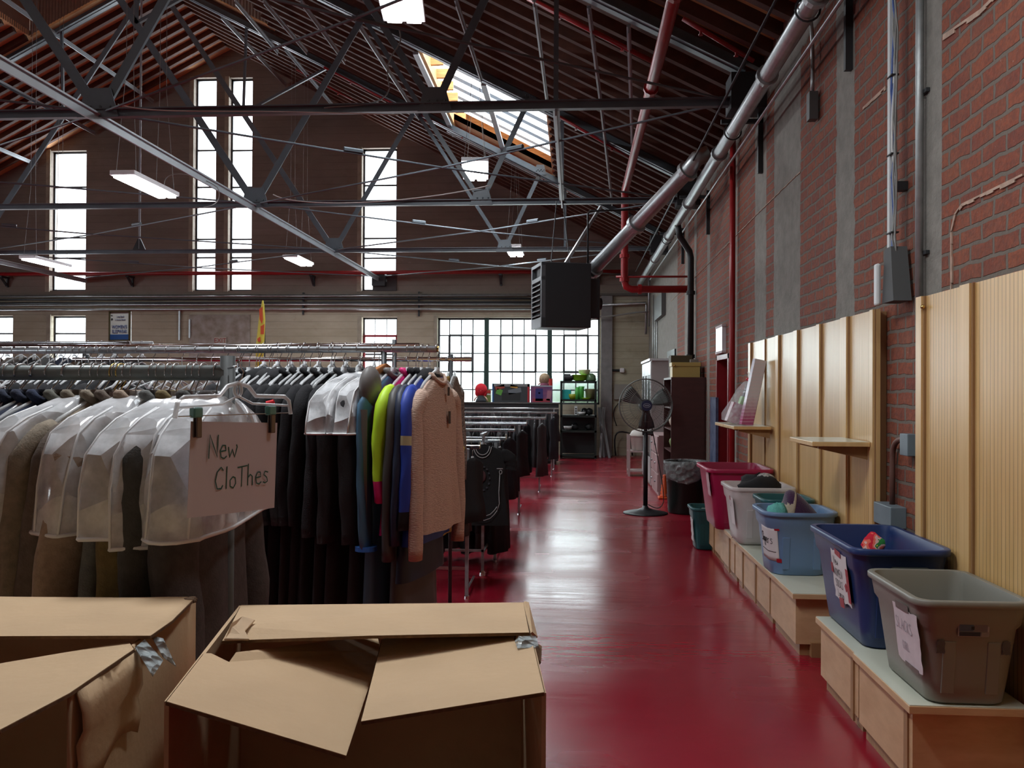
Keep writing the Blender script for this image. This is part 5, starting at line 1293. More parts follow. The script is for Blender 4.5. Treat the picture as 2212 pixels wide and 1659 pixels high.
c = Vector((1.80, 13.3, zt)); tag(MB().box(c + Vector((0, 0, .14)), (.12, .2, .28)).build('carton', mat('grey card', (.2, .18, .16), .8), org=c, bevel=.004), 'small grey carton right of the dark one on the bookcase', 'box')
# white wardrobe beyond
WH = mat('white melamine', (.50, .52, .52), .35)
y0, y1, xa = 15.3, 17.2, 1.33; zt2 = at(1430, 779, Y=15.3).z
c = Vector((xa, y0, 0)); t = thing('wardrobe', 'tall white wardrobe with glazed doors beyond the bookcase', 'wardrobe', c)
MB().span((xa + .02, y0, 0), (XR - .005, y1, zt2)).build('carcass', mat('grey white wardrobe side', (.33, .31, .30), .5), t, org=c)
MB().span((xa - .02, y0 - .03, zt2), (XR - .005, y1 + .03, zt2 + .04)).build('cornice', WH, t, org=c)
for i in range(3):
    a = y0 + (y1 - y0) * i / 3 + .01; b = y0 + (y1 - y0) * (i + 1) / 3 - .01
    d = MB().span((xa, a, .05), (xa + .02, b, zt2 - .02)).build('door', WH, t, org=c)
    MB().span((xa - .004, a + .1, .5), (xa, b - .1, zt2 - .25)).build('door_glass', mat('dark cabinet glass', (.03, .045, .05), .1), d, org=c)
    MB().sphere((xa - .02, a + .05, .9), .018, 8, 6).build('door_knob', CHROME, d, org=c)
# pale pink drawers low in front, white hamper cart
y0, y1 = 13.9, 15.1; c = Vector((1.32, y0, 0)); t = thing('chest_of_drawers', 'low pale pink chest of drawers between bookcase and wardrobe', 'chest of drawers', c)
PKW = mat('pale pink paint', (.42, .30, .30), .5)
MB().span((1.34, y0, 0), (XR - .01, y1, .95)).build('carcass', PKW, t, org=c)
for i in range(3):
    for j in range(2):
        a = y0 + .02 + j * (y1 - y0) / 2; d = MB().span((1.32, a, .06 + i * .3), (1.34, a + (y1 - y0) / 2 - .04, .33 + i * .3)).build('drawer', PKW, t, org=c, bevel=.003)
        MB().sphere((1.31, a + .28, .20 + i * .3), .018, 8, 6).build('knob', CHROMED, d, org=c)
c = Vector((at(1384, 1000, Y=17.2).x, 17.2, 0)); t = thing('hamper_cart', 'pale open cart holding a white hamper near the far end of the aisle', 'cart', c)
CR = mat('pale cart frame', (.33, .25, .24), .6)
for sx in (-.24, .24):
    for sy in (-.22, .22): MB().box(c + Vector((sx, sy, .40)), (.04, .04, .80)).build('post', CR, t, org=c)
for z in (.10, .48): MB().box(c + Vector((0, 0, z)), (.50, .46, .03)).build('shelf', CR, t, org=c)
c = c + Vector((0, 0, .495)); t = thing('hamper', 'white rounded lidded hamper standing on the pale cart', 'hamper', c)
MB().lathe([(.16, 0), (.18, .02), (.20, .26), (.21, .27)], c, 20, True, True).build('hamper_body', mat('off white plastic', (.5, .47, .43), .5), t, org=c, smooth=True)
MB().lathe([(.22, .27), (.22, .30), (.17, .38), (.05, .42), (.01, .425)], c, 20, True, True).build('lid', mat('off white plastic', (.5, .47, .43)), t, org=c, smooth=True)
# ================================================================== garments, hangers, racks
ORD = ['first', 'second', 'third', 'fourth', 'fifth', 'sixth', 'seventh', 'eighth', 'ninth', 'tenth', 'eleventh', 'twelfth', 'thirteenth', 'fourteenth', 'fifteenth', 'sixteenth', 'seventeenth', 'eighteenth', 'nineteenth', 'twentieth', 'twenty-first', 'twenty-second', 'twenty-third', 'twenty-fourth', 'twenty-fifth', 'twenty-sixth']
def CF(xc, d, z):  # point given by sideways offset and distance along the viewing direction
    return Vector((xc * cos(YAW) - d * sin(YAW), xc * sin(YAW) + d * cos(YAW), z))
STEELH = mat('hanger hook steel', (.55, .56, .58), .22, 1.0)
def hook_mesh(r=.024, drop=.095, wr=.0017):
    P = [Vector((r * cos(a), 0, r * sin(a) + .0)) for a in [R(200) - R(200 - (-15)) * i / 12 for i in range(13)]]
    P = [Vector((-r * cos(R(-25) + R(205) * i / 12), 0, r * sin(R(-25) + R(205) * i / 12))) for i in range(13)]
    P += [Vector((r * .75, 0, -r * .9)), Vector((0, 0, -r * 1.7)), Vector((0, 0, -drop))]
    return MB().tube(P, wr, 6)
_hang = {}
def hanger(loc, rz, lab, group, style='clear', r=.024, w=.19, drop=.095):
    """a hanger: hook over the rail, arms; local x runs along the arms, rail passes along local y"""
    key = (style, r, w, drop)
    if key not in _hang:
        t = thing('clothes_hanger', lab, 'hanger', loc, rz, group)
        hook_mesh(r, drop).build('hook', STEELH, t, smooth=True)
        m = MB()
        if style == 'wood':
            for s in (-1, 1):
                m.loft([[Vector((s * x, y * b, -drop + .012 - d + z * c)) for y, z in ((-1, -1), (1, -1), (1, 1), (-1, 1))] for x, d, b, c in ((0, 0, .012, .02), (w * .5, .03, .012, .02), (w, .08, .016, .018))], True, True, True)
            m.build('arms', mat('orange brown hanger wood', (.42, .17, .06), .3), t, smooth=False, bevel=.004)
        else:
            P = [Vector((-w, 0, -drop - .075)), Vector((-w * .8, 0, -drop - .05)), Vector((-w * .3, 0, -drop - .012)), Vector((0, 0, -drop + .005)), Vector((w * .3, 0, -drop - .012)), Vector((w * .8, 0, -drop - .05)), Vector((w, 0, -drop - .075))]
            m.tube(P, .006, 6); m.tube([P[0] + Vector((.02, 0, -.012)), P[3] + Vector((0, 0, -.05)), P[6] + Vector((-.02, 0, -.012))], .004, 6)
            m.box((0, 0, -drop - .01), (.035, .008, .05))
            m.build('arms', CLEARP, t, smooth=True)
        _hang[key] = t
        return t
    c = copy_tree(_hang[key]); c.location = loc; c.rotation_euler = (0, 0, rz); tag(c, lab, 'hanger', group); return c

def garment(name, lab, cat, loc, rz, body, L_=.7, sw=.21, ht=.035, sl=.58, sr=.05, sm=None, sband=None, amp=.10, hood=None, collar=None,
            seed=0, group=None, squash=.62, top=-.105, hem=1.1, openneck=False, extra=None, cuff=None, low=False, nearsw=0.0, lean=0.0, taper=.28):
    """body hangs from z=top below the rail down to top-L_; width along local x, thickness along local y"""
    rnd = random.Random(seed); t = thing(name, lab, cat, loc, rz, group)
    n = 20 if low else 36
    prof = [(0, .052, .6), (-.012, .070, .75), (-.03, sw * .52, .8), (-.058, sw * .78, .9), (-.092, sw * .95, 1.0), (-.14, sw * 1.0, 1.15), (-.22, sw * .93, 1.3), (-.35, sw * .90, 1.35)]
    k = 5 if low else 9
    for i in range(1, k + 1):
        f = i / k; prof.append((-.35 - (L_ - .35) * f, sw * (.90 + (hem - .9) * f), 1.35 + .5 * f))
    ph = [(rnd.choice((5, 7, 9, 4)), rnd.uniform(0, 6.3), rnd.uniform(.4, 1)) for _ in range(3)]
    rings = []
    for z, hw, tf in prof:
        f = min(1, max(0, (-z - .1) / .4)); ring = []
        for j in range(n):
            a = 2 * pi * j / n; q = 1 + amp * f * sum(c * sin(b * a + p + z * 1.2) for b, p, c in ph) / 1.6
            ca, sa = cos(a), sin(a)
            x = hw * (abs(ca) ** .8) * (1 if ca > 0 else -1) * (1 + (q - 1) * .25); y = ht * tf * (abs(sa) ** .75) * (1 if sa > 0 else -1) * (1 + (q - 1) * 1.9)
            ring.append(Vector((x, y + lean * z * f, top + z)))
        rings.append(ring)
    b = MB().loft(rings, True, not openneck, False).build('body', body, t, smooth=True)
    if not low: b.data.materials[0] = body
    sm = sm or body; mats = [sm] + [m for _, m in (sband or [])]
    for s in (-1, 1):
        P = []; rs = []; kk = 8 if low else 16
        for i in range(kk + 1):
            f = i / kk
            if f < .18: g = f / .18; p = Vector((s * (sw * .74 + (sw * .34) * g), 0, top - .068 - .062 * g ** 1.4)); r_ = .030 + (sr * 1.08 - .030) * g ** .6
            else:
                g = (f - .18) / .82; p = Vector((s * (sw * 1.08 + .018 * sin(g * 2.2)), .012 * sin(g * 3 + seed) + lean * (-.1 - sl * g), top - .13 - (sl - .10) * g)); r_ = sr * (1.08 - taper * g + .03 * sin(g * 9 + seed * 1.7))
            P.append(p); rs.append(r_)
        m = MB(); nn = 10 if low else 20; rr_ = []; f0 = rnd.uniform(0, 6)
        for i in range(kk + 1):
            p = P[i]; r_ = rs[i]; g = i / kk; ring = []
            tdir = (P[min(i + 1, kk)] - P[max(i - 1, 0)]).normalized(); ux = Vector((-tdir.z * s, 0, tdir.x * s)).normalized() if abs(tdir.z) > .02 else Vector((0, 0, 1))
            for j in range(nn):
                a = 2 * pi * j / nn
                fo = 1 + amp * 1.1 * min(1, max(0, g * 2.2 - .5)) * (.6 * sin(2 * a + f0 + 2.2 * g) + .55 * sin(3 * a - f0 + 4 * g) + .35 * sin(5 * a + 2 * f0)) + .05 * sin(g * 23 + 3 * sin(a + f0)) * (g > .3)
                v = p + ux * (r_ * fo * cos(a)) + Vector((0, r_ * squash * fo * sin(a), 0)); ring.append(v)
            rr_.append(ring)
        m.loft(rr_, True, True, True)
        if sband:
            mi = []
            for fi, fc in enumerate(m.f):
                z = sum(m.v[v][2] for v in fc) / len(fc); g = (top - z) / sl; q = 0
                for kx, (g0, _) in enumerate(sband):
                    if g > g0: q = kx + 1
                mi.append(q)
            m.mi = mi
        m.build('sleeve', mats, t, smooth=True)
        if cuff:
            z = top - .03 - sl; MB().tube([(P[-1].x, P[-1].y * squash, z + .012), (P[-1].x, P[-1].y * squash, z - .006)], sr * .82, 12).build('cuff', cuff, t)
            t.children[-1].scale = (1, squash, 1)
    if hood:
        m = MB(); m.sphere((0, 0, top - .022), .085, 14, 8, (1.0, .55, .55)); m.build('hood', hood, t, smooth=True)
    if collar:
        m = MB(); P = [Vector((.058 * cos(a), ht * .8 * sin(a), top + .014 - .03 * (sin(a) < -.2) * abs(sin(a)))) for a in [2 * pi * j / 16 for j in range(16)]]
        m.tube(P, .012, 7, closed=True); m.build('collar', collar, t, smooth=True)
    if extra: extra(t, top, sw, ht)
    return t

FILM = mat_film('milky shoulder cover film', (.93, .95, .98), .40, .74, .14, 9)
HEMW = mat('white cover hem binding', (.72, .73, .74), .5)
def cover(loc, rz, lab, sw=.25, ht=.05, length=.30, top=-.09, seed=0, group='clear shoulder covers'):
    rnd = random.Random(seed); t = thing('shoulder_cover', lab, 'garment cover', loc, rz, group); n = 40
    k_ = rnd.uniform(.94, 1.04)
    prof = [(0, .045, .5), (-.008, .075, .65), (-.026, sw * .62, .85), (-.050, sw * .98, 1.0), (-.080, sw * 1.24, 1.08), (-.12, sw * 1.40 * k_, 1.14), (-.19, sw * 1.48 * k_, 1.18), (-length, sw * 1.53 * k_, 1.22)]
    rings = []; ph = [(rnd.choice((5, 7, 11)), rnd.uniform(0, 6), rnd.uniform(3, 9)) for _ in range(3)]
    for z, hw, tf in prof:
        f = min(1, -z / .2)
        rings.append([Vector((hw * (abs(cos(a)) ** .5) * (1 if cos(a) > 0 else -1) * (1 + .03 * f * sum(sin(b * a + p + q * z) for b, p, q in ph)), ht * tf * (abs(sin(a)) ** .5) * (1 if sin(a) > 0 else -1) * (1 + .10 * f * sum(sin(b * a + p + q * z * 3) for b, p, q in ph)), top + z)) for a in [2 * pi * j / n for j in range(n)]])
    MB().loft(rings, True).build('film', FILM, t, smooth=True)
    MB().tube([p + Vector((0, 0, 0)) for p in rings[-1]], .0045, 6, closed=True).build('hem_binding', HEMW, t, smooth=True)
    for s in (1, -1):
        for off in (.33, -.33):
            j = int(round((0 if s > 0 else .5) * n + off * 5)) % n
            MB().tube([r_[j] * 1.0 for r_ in rings[2:]], .003, 5).build('seam_binding', HEMW, t, smooth=True)
    return t

def rack(name, lab, p0, ang, length, r, m, posts=(0.0,), postr=None, postm=None, z2=None, foot=.28, over=.0, group=None, cap=True, posttop=.05):
    """straight rail from p0 running left (and away by ang) ; posts at the given distances"""
    p0 = Vector(p0); u = CFdir(-cos(ang), sin(ang)); t = thing(name, lab, 'clothes rack', (p0.x, p0.y, 0), 0, group); o = (p0.x, p0.y, 0)
    MB().tube([p0, p0 + u * length], r, 16).build('rail', m, t, org=o, smooth=True)
    pr = postr or r; pm = postm or m; v = Vector((-u.y, u.x, 0))
    for s in posts:
        q = p0 + u * s
        MB().tube([(q.x, q.y, .0), (q.x, q.y, p0.z + posttop)], pr, 14).build('post', pm, t, org=o, smooth=True)
        MB().tube([Vector((q.x, q.y, .03)) - v * foot, Vector((q.x, q.y, .03)) + v * foot], pr * .8, 8).build('foot', pm, t, org=o)
    MB().tube([Vector((p0.x, p0.y, .16)) + u * posts[0], Vector((p0.x, p0.y, .16)) + u * posts[-1]], pr * .7, 8).build('lower_bar', pm, t, org=o)
    return t, p0, u
def CFdir(a, b): return Vector((a * cos(YAW) - b * sin(YAW), a * sin(YAW) + b * cos(YAW), 0))
FAB = lambda n, c, **k: mat(n, c, k.pop('rough', .92), bump=k.pop('bump', .25), bs=k.pop('bs', 220), **k)

# ---- nearest rack: overcoats under shoulder covers
RAILM = mat('grey green painted pipe', (.20, .23, .225), .42, .2, var=.12, vs=12); POSTM = mat('dark grey worn pipe', (.075, .08, .08), .5, .4, var=.2, vs=8)
A1 = R(14); rp = at(492, 805.5, D=2.05)
rk, P0, U = rack('coat_rack', 'thick grey pipe rack carrying the nearest row of overcoats', rp, A1, 1.75, .0185, RAILM, posts=(0.0, 1.7), postr=.0175, postm=POSTM, posttop=.040, foot=.25)
RZ1 = math.atan2(U.y, U.x) - pi / 2     # local y along the rail
def on(P, U_, s, dz=0): return P + U_ * s + Vector((0, 0, dz))
G1 = 'overcoats on the nearest rack'
coats = [  # distance along the rail, turn, name, colour, hem, cover, sleeve radius, sleeve length
 (.030, 15, 'charcoal brown wool', (.060, .052, .050), 1.0, 'C', .060, .80), (.085, 8, 'dark grey tweed', (.065, .065, .060), 1.0, 'C', .052, .82),
 (.138, 5, 'olive brown', (.17, .125, .050), .92, 'C', .046, .82), (.180, 2, 'slate grey thin', (.13, .135, .13), .9, None, .032, .84),
 (.250, 2, 'pinkish beige', (.32, .235, .175), 1.0, 'C', .058, .87), (.300, -1, 'dusky brown', (.13, .10, .08), .92, None, .036, .87),
 (.340, -2, 'warm taupe', (.23, .19, .14), .95, None, .042, .87), (.392, -5, 'olive taupe', (.18, .15, .11), .95, 'C', .050, .87), (.440, -7, 'moss grey', (.12, .12, .10), 1.0, None, .046, .87),
 (.490, -8, 'deep navy', (.014, .022, .055), .95, None, .042, .85), (.535, -9, 'ink navy', (.018, .024, .05), .95, None, .042, .8), (.580, -10, 'blue black', (.012, .018, .04), .95, None, .042, .8),
 (.630, -10, 'dull navy', (.020, .030, .07), .95, 'C', .045, .8), (.690, -10, 'dark slate', (.035, .037, .045), .95, None, .045, .8), (.75, -10, 'black wool', (.012, .012, .014), .95, None, .045, .8)]
for i, (s, turn, nm, c, hm, cv, sr, sl) in enumerate(coats):
    p = on(P0, U, s); rz = RZ1 + R(turn)
    fm = FAB(nm + ' cloth', c, var=.18, vs=60)
    nb = coats[i - 1][2] if i else None
    garment('overcoat', '%s overcoat on the nearest rack%s' % (nm, ' beside the post' if i == 0 else ', next behind the %s one' % nb), 'coat', p, rz, fm, L_=1.0 - .02 * (i % 3), sw=.205, ht=.030, sl=.60, sr=sr, amp=.16, seed=i + 1, group=G1, squash=.72, top=-.066, hem=1.15, collar=fm, taper=-.22)
    hanger(p, rz, 'steel hooked hanger inside the %s overcoat' % nm, 'hangers of the nearest rack', 'clear', .0225, .17, .058)
    if cv: cover(p, rz, 'clear shoulder cover over the %s overcoat' % nm, sw=.202, ht=sr * .72 + .016, length=.29 + .02 * (i % 2), top=-.055, seed=i)
# spare hooks that show on the thick rail
for i, (px, sty) in enumerate(((20, 'clear'), (44, 'clear'), (80, 'clear'), (145, 'clear'), (207, 'clear'), (248, 'wood'), (262, 'wood'), (276, 'clear'), (332, 'clear'), (367, 'clear'), (412, 'clear'), (440, 'clear'))):
    f = at(px, 805, D=2.05); # distance along the rail for this hook
    best = min(range(0, 1200), key=lambda k: abs(proj(on(P0, U, k * .001))[0] - px)); p = on(P0, U, best * .001)
    h = hanger(p, RZ1 + R(4), '%s hook on the thick rail, %s' % ('gold' if sty == 'wood' else 'steel', ('at the left edge', 'just in from the left edge', 'third from the left edge', 'over the beige coats', 'over the taupe coats', 'left one of the gold pair', 'right one of the gold pair', 'just right of the gold pair', 'right of the middle', 'over the tweed coat', 'near the post', 'closest to the post')[i]), 'spare hangers on the thick rail', 'clear', .0226, .15, .0605)
    if sty == 'wood':
        for ch in h.children:
            if ch.name.startswith('hook'):
                ch.data = ch.data.copy(); ch.data.materials[0] = mat('gold wire', (.75, .55, .18), .25, 1.0)
_pg = on(P0, U, 0); MB().tube([Vector((_pg.x, _pg.y, at(514, 840, D=1.84).z + .048)), at(514, 840, D=1.84) + Vector((0, 0, .048)), at(514, 840, D=1.80) + Vector((0, 0, .056))], .003, 8).build('peg', STEELH, rk, org=(P0.x, P0.y, 0))
# ---- the paper sign
pm = at(514, 846, D=1.84); rzs = R(68)
t = thing('sign_hanger', 'clear clip hanger holding the New Clothes paper at the rack post', 'hanger', pm, 0)
WDIR = CFdir(.40, .917); ang = math.atan2(WDIR.y, WDIR.x)
t.rotation_euler = (0, 0, ang)
lx = lambda x, z, y=0: Vector((x, y, z))
t.rotation_euler = (0, 0, ang); t.scale = (.93, .93, .93)
MB().tube([lx(0, -.01), lx(0, .02), lx(.012, .03), lx(.018, .045), lx(.004, .062), lx(-.012, .055)], .0014, 6).build('hook', STEELH, t, smooth=True)
b = MB()
for zz, dd in ((-.002, 0),):
    b.tube([lx(-.19, -.055), lx(-.182, -.022), lx(-.165, -.012), lx(-.06, -.010), lx(-.035, .012), lx(0, .020), lx(.035, .012), lx(.06, -.010), lx(.165, -.012), lx(.182, -.022), lx(.19, -.055)], .005, 8)
    b.tube([lx(-.178, -.034), lx(-.05, -.028), lx(0, -.010), lx(.05, -.028), lx(.178, -.034)], .003, 6)
b.tube([lx(.012 * cos(a), .004 + .016 * sin(a)) for a in [2 * pi * j / 12 for j in range(12)]], .004, 6, closed=True)
b.build('arms', CLEARP, t, smooth=True)
MB().tube([lx(-.18, -.052), lx(.18, -.052)], .0014, 6).build('clip_wire', STEELH, t)
for x in (-.125, .118):
    c_ = MB().box(lx(x, -.068, -.004), (.016, .004, .062)).box(lx(x, -.068, .004), (.016, .004, .062)); c_.build('clip', mat('brown grey clip metal', (.13, .10, .09), .35, .7), t, bevel=.002)
    MB().box(lx(x - .004, -.045, 0), (.026, .016, .022)).build('clip_grip', mat('sea green clip plastic', (.10, .30, .27), .3, alpha=.8), t, bevel=.003)
bpy.context.view_layer.update()
Mh = Matrix.Translation(pm) @ Matrix.Rotation(ang, 4, 'Z') @ Matrix.Scale(.93, 4)
Ms = Mh @ Matrix.Translation((0, 0, -.172)) @ Matrix.Rotation(R(2.5), 4, 'Y') @ Matrix.Rotation(pi / 2, 4, 'X')
o = sheet('paper_sign', 'white paper sign reading New Clothes hanging at the rack post', 'sign', Ms, .285, .205, mat('lilac white sheet', (.52, .45, .47), .85), bend=-.006, n=12, seed=2)
handwriting(o, [('New', -.092, .022, .052, -.02), ('CloThes', -.070, -.048, .050, .05)], Matrix.Translation((0, 0, -.0035)) , GREENINK, r=.0017)
def lift(o_, z):
    for ch in o_.children: ch.location.z = z
lift(o, .0004)

# ---- second rack: dark suits, wetsuits, pale sweater
A2 = R(12); p0 = at(944, 754, D=3.5)
CHR2 = CHROMED
rk2, P2, U2 = rack('garment_rack', 'chrome rack of black suits, wetsuits and the pale pink sweater', p0, A2, 2.45, .0135, CHR2, posts=(.225, 2.4), postr=.011, postm=DARKST, posttop=.0)
RZ2 = math.atan2(U2.y, U2.x) - pi / 2
MB().tube([P2, P2 + CFdir(.008, 0)], .012, 10).build('end_cap', mat('brass', (.6, .42, .15)), rk2, org=(P2.x, P2.y, 0))
BLK = [FAB('black suiting %d' % i, c, var=.1) for i, c in enumerate(((.008, .008, .010), (.012, .012, .015), (.016, .016, .018), (.006, .007, .009)))]
SWT = FAB('pale pink boucle knit', (.52, .375, .30), bump=.6, bs=150, var=.10, vs=120, stretch=(.5, .5, 2))
def sweater_extra(t, top, sw, ht):
    MB().tube([Vector((.062 * cos(a), ht * .75 * sin(a) - .004, top + .012 - .035 * max(0, -sin(a)))) for a in [2 * pi * j / 20 for j in range(20)]], .009, 7, closed=True).build('neckband', SWT, t, smooth=True)
    MB().box((.02, -ht * 1.45, top - .055), (.018, .002, .035)).box((.028, -ht * 1.5, top - .16), (.022, .002, .05)).build('price_tag', mat('dark price tag', (.03, .02, .02), .6), t)
def suit_extra(t, top, sw, ht):
    for s in (-1,):
        for i in range(4):
            MB().sphere((s * (sw * 1.08 + .03), -.028 + .0 * i, top - .55 - i * .018), .0055, 8, 5).build('sleeve_button', mat('dark glossy button', (.03, .03, .035), .1), t, smooth=True)
G2 = 'garments on the second rack'
WET = lambda n, c: mat(n, c, .55, bump=.05, bs=30)
gar = [ # s, turn, name, kind, lab, kwargs
 (0.000, -5, 'sweater', 'pale pink knitted sweater at the aisle end of the second rack', dict(body=SWT, L_=.60, sw=.195, ht=.030, sl=.66, sr=.038, amp=.08, openneck=True, extra=sweater_extra, top=-.115, squash=.8)),
 (0.036, -4, 'hoodie', 'royal blue hoodie with a black hood behind the pale sweater', dict(body=WET('royal blue fleece', (.015, .05, .36)), sm=WET('royal blue fleece', (.015, .05, .36)), sband=[(.42, WET('striped yellow band', (.45, .42, .25))), (.47, WET('royal blue fleece', (.0, .0, .0))), (.9, BLK[0])], hood=BLK[0], L_=.66, sl=.56, sr=.045)),
 (0.062, -4, 'jacket', 'dark navy sports jacket next behind the royal blue hoodie', dict(body=WET('dark navy jersey', (.008, .016, .045)), L_=.80, sl=.62, sr=.045, collar=BLK[0])),
 (0.088, -4, 'wetsuit', 'charcoal wetsuit with white script on the sleeve', dict(body=WET('charcoal neoprene', (.050, .047, .047)), L_=1.0, sl=.68, sr=.045, sband=[(.94, WET('charcoal neoprene', (0, 0, 0)))], hood=None, collar=BLK[1])),
 (0.120, -5, 'wetsuit', 'neon lime and hot pink wetsuit between the grey ones', dict(body=WET('hot pink neoprene', (.62, .01, .16)), L_=.62, sl=.46, sr=.048, sm=WET('neon lime neoprene', (.45, .72, .02)), sband=[(.86, WET('hot pink neoprene', (0, 0, 0)))], collar=WET('hot pink neoprene', (0, 0, 0)))),
 (0.185, -6, 'wetsuit', 'steel blue and grey striped wetsuit left of the lime one', dict(body=WET('steel blue neoprene', (.06, .15, .24)), L_=1.0, sl=.64, sr=.052, sm=WET('steel blue neoprene', (0, 0, 0)), sband=None, cuff=WET('bright blue cuff', (.03, .16, .55)), collar=WET('warm grey neoprene', (.15, .14, .135)))),
 (0.245, -8, 'suit_jacket', 'black suit jacket under the right hand clear cover', dict(body=BLK[2], L_=.92, sl=.62, sr=.056, extra=suit_extra, collar=BLK[2])),
 (0.335, -9, 'suit_jacket', 'black suit jacket under the left hand clear cover', dict(body=BLK[2], L_=.92, sl=.62, sr=.056, extra=suit_extra, collar=BLK[2])),
 (0.400, -6, 'suit_jacket', 'black suit jacket left of the covered pair', dict(body=BLK[1], L_=.95, sl=.6, sr=.050, collar=BLK[1])),
]
nm_ = ['fifth', 'sixth', 'seventh', 'eighth', 'ninth', 'tenth', 'eleventh', 'twelfth', 'thirteenth', 'fourteenth', 'fifteenth', 'sixteenth', 'seventeenth', 'eighteenth', 'nineteenth', 'twentieth']
for i in range(16):
    s = .455 + i * .046 + (.35 if i > 9 else 0) + (.02 * i if i > 9 else 0)
    kind = 'hoodie' if i in (5, 6, 7) else 'jacket'
    gar.append((s, -8 + i % 3, kind, 'black %s on the second rack, %s dark garment from the covered pair' % (kind, nm_[i]) if i else 'black jacket second to the left of the covered pair', dict(body=BLK[i % 4], L_=1.0 + .05 * (i % 4), sl=.56, sr=.044, hood=BLK[i % 4] if kind == 'hoodie' else None, collar=None if kind == 'hoodie' else BLK[(i + 1) % 4])))
for i, (s, turn, nm, lab, kw) in enumerate(gar):
    p = on(P2, U2, s); rz = RZ2 + R(turn); kw.setdefault('top', -.10); kw.setdefault('ht', .020); kw.setdefault('sw', .205)
    if kw.get('sband') is None: kw.pop('sband', None)
    g = garment(nm, lab, 'clothing', p, rz, seed=40 + i, group=G2, **kw)
    hanger(p, rz, 'clear hanger, %s from the aisle end of the second rack' % (['first', 'second', 'third', 'fourth'] + nm_ + ['twenty-first', 'twenty-second', 'twenty-third', 'twenty-fourth', 'twenty-fifth', 'twenty-sixth'])[i], 'hangers of the second rack', 'clear', .019, .165, .088)
    if i == 5:
        SG = WET('warm grey neoprene', (0, 0, 0))
        for s_ in (-1, 1):
            m = MB(); sw = .205; x = s_ * (sw * 1.08 + .008 + .052)
            P = [(x + .0 - s_ * .004 * k, -.004, -.10 - .16 - .047 * k) for k in range(10)]
            m.loft([[Vector((s_ * (sw * 1.08 + .052 * (1.06 - .03 * k) * cos(a)), .052 * (1.06 - .03 * k) * .66 * sin(a), -.24 - .045 * k)) for a in [R(-38), R(-20), 0, R(20), R(38)]] for k in range(11)], closed=False)
            m.build('grey_stripe', SG, g, smooth=True)
            m = MB(); m.sphere((s_ * .20, 0, -.155), .062, 12, 8, (1.0, .62, 1.35)); m.build('grey_shoulder', SG, g, smooth=True)
    if i == 3:
        q = MB(); 
        for k, (a, b) in enumerate(((0, .0), (.02, .3), (.035, -.2), (.05, .4), (.07, 0), (.09, .35), (.10, -.1))):
            pass
        P = [Vector((-.222 - .036, -.0205 - .0 * k, -.56 - .012 * k + 0)) + Vector((.006 * sin(k * 2.3), -.002, 0)) for k in range(9)]
        q.tube(P, .0016, 5); q.build('sleeve_script', mat('white print', (.5, .5, .5), .6), g)
cover(on(P2, U2, .245), RZ2 - R(8), 'clear shoulder cover on the suit beside the wetsuits', sw=.205, ht=.050, length=.24, top=-.092, seed=21)
cover(on(P2, U2, .335), RZ2 - R(9), 'clear shoulder cover on the second black suit from the wetsuits', sw=.205, ht=.050, length=.24, top=-.092, seed=22)
hanger(on(P2, U2, .222), RZ2 - R(12), 'orange brown wooden hanger beside the covered suit', None, 'wood', .019, .17, .088)
for i in range(26):  # empty clear hangers crowding the chrome rail
    s = .42 + i * .070; pos = on(P2, U2, s + .02)
    hanger(pos, RZ2 + R((i * 37) % 17 - 8), 'empty clear hanger on the second rack rail, %s from the black suits' % ORD[i], 'empty clear hangers on the second rack', 'clear', .019, .165, .088)
# red collar label glimpsed among the dark coats
tag(MB().tube([at(576, 872, D=3.35), at(592, 868, D=3.35)], .010, 10).build('red_hanger_tag', mat('bright red tag', (.6, .02, .03), .4), org=at(576, 872, D=3.35)), 'small bright red tag above the New Clothes hanger', 'tag')

# ---- third and fourth racks behind, parallel
G3 = 'garments on the racks behind'
def back_rack(px, py, D, lab, items, length, seed, group):
    p = at(px, py, D=D); t, P, U_ = rack('garment_rack', lab, p, R(10), length, .0135, CHROME, posts=(.12, length - .1), postr=.011, postm=DARKST, posttop=.03)
    rz = math.atan2(U_.y, U_.x) - pi / 2
    for i, (s, nm, lb, kw) in enumerate(items):
        kw = dict(kw); kw.setdefault('top', -.10)
        garment(nm, lb, 'clothing', on(P, U_, s), rz + R(4), seed=seed + i, group=group, ht=.02, low=True, **kw)
        hanger(on(P, U_, s), rz + R(4), 'clear hanger, %s from the aisle end, %s' % ((['first', 'second', 'third', 'fourth'] + nm_)[i], 'third rack' if group == G3 else 'fourth rack'), 'hangers of the racks behind', 'clear', .019, .165, .088)
    return P, U_, rz
LEO = mat('grey speckled print', (.06, .06, .06), .8, col2=(.42, .40, .38), vs=90)
items = []
col3 = ((.01, .01, .012), (.03, .02, .02), (.015, .02, .03), (.05, .04, .04), (.012, .012, .012), (.02, .01, .02))
words = ('black', 'maroon black', 'blue black', 'dark grey', 'soot black', 'plum black')
for i in range(9): items.append((.22 + .07 * i, 'shirt', '%s shirt on the third rack, hanging %s from its aisle end' % (words[i % 6], nm_[i]), dict(body=FAB('third rack cloth %d' % (i % 6), col3[i % 6]), L_=.75, sl=.5, sr=.04)))
back_rack(905, 747, 4.1, 'chrome rack behind the suits, its end bar showing just above them', items, 2.6, 70, G3)
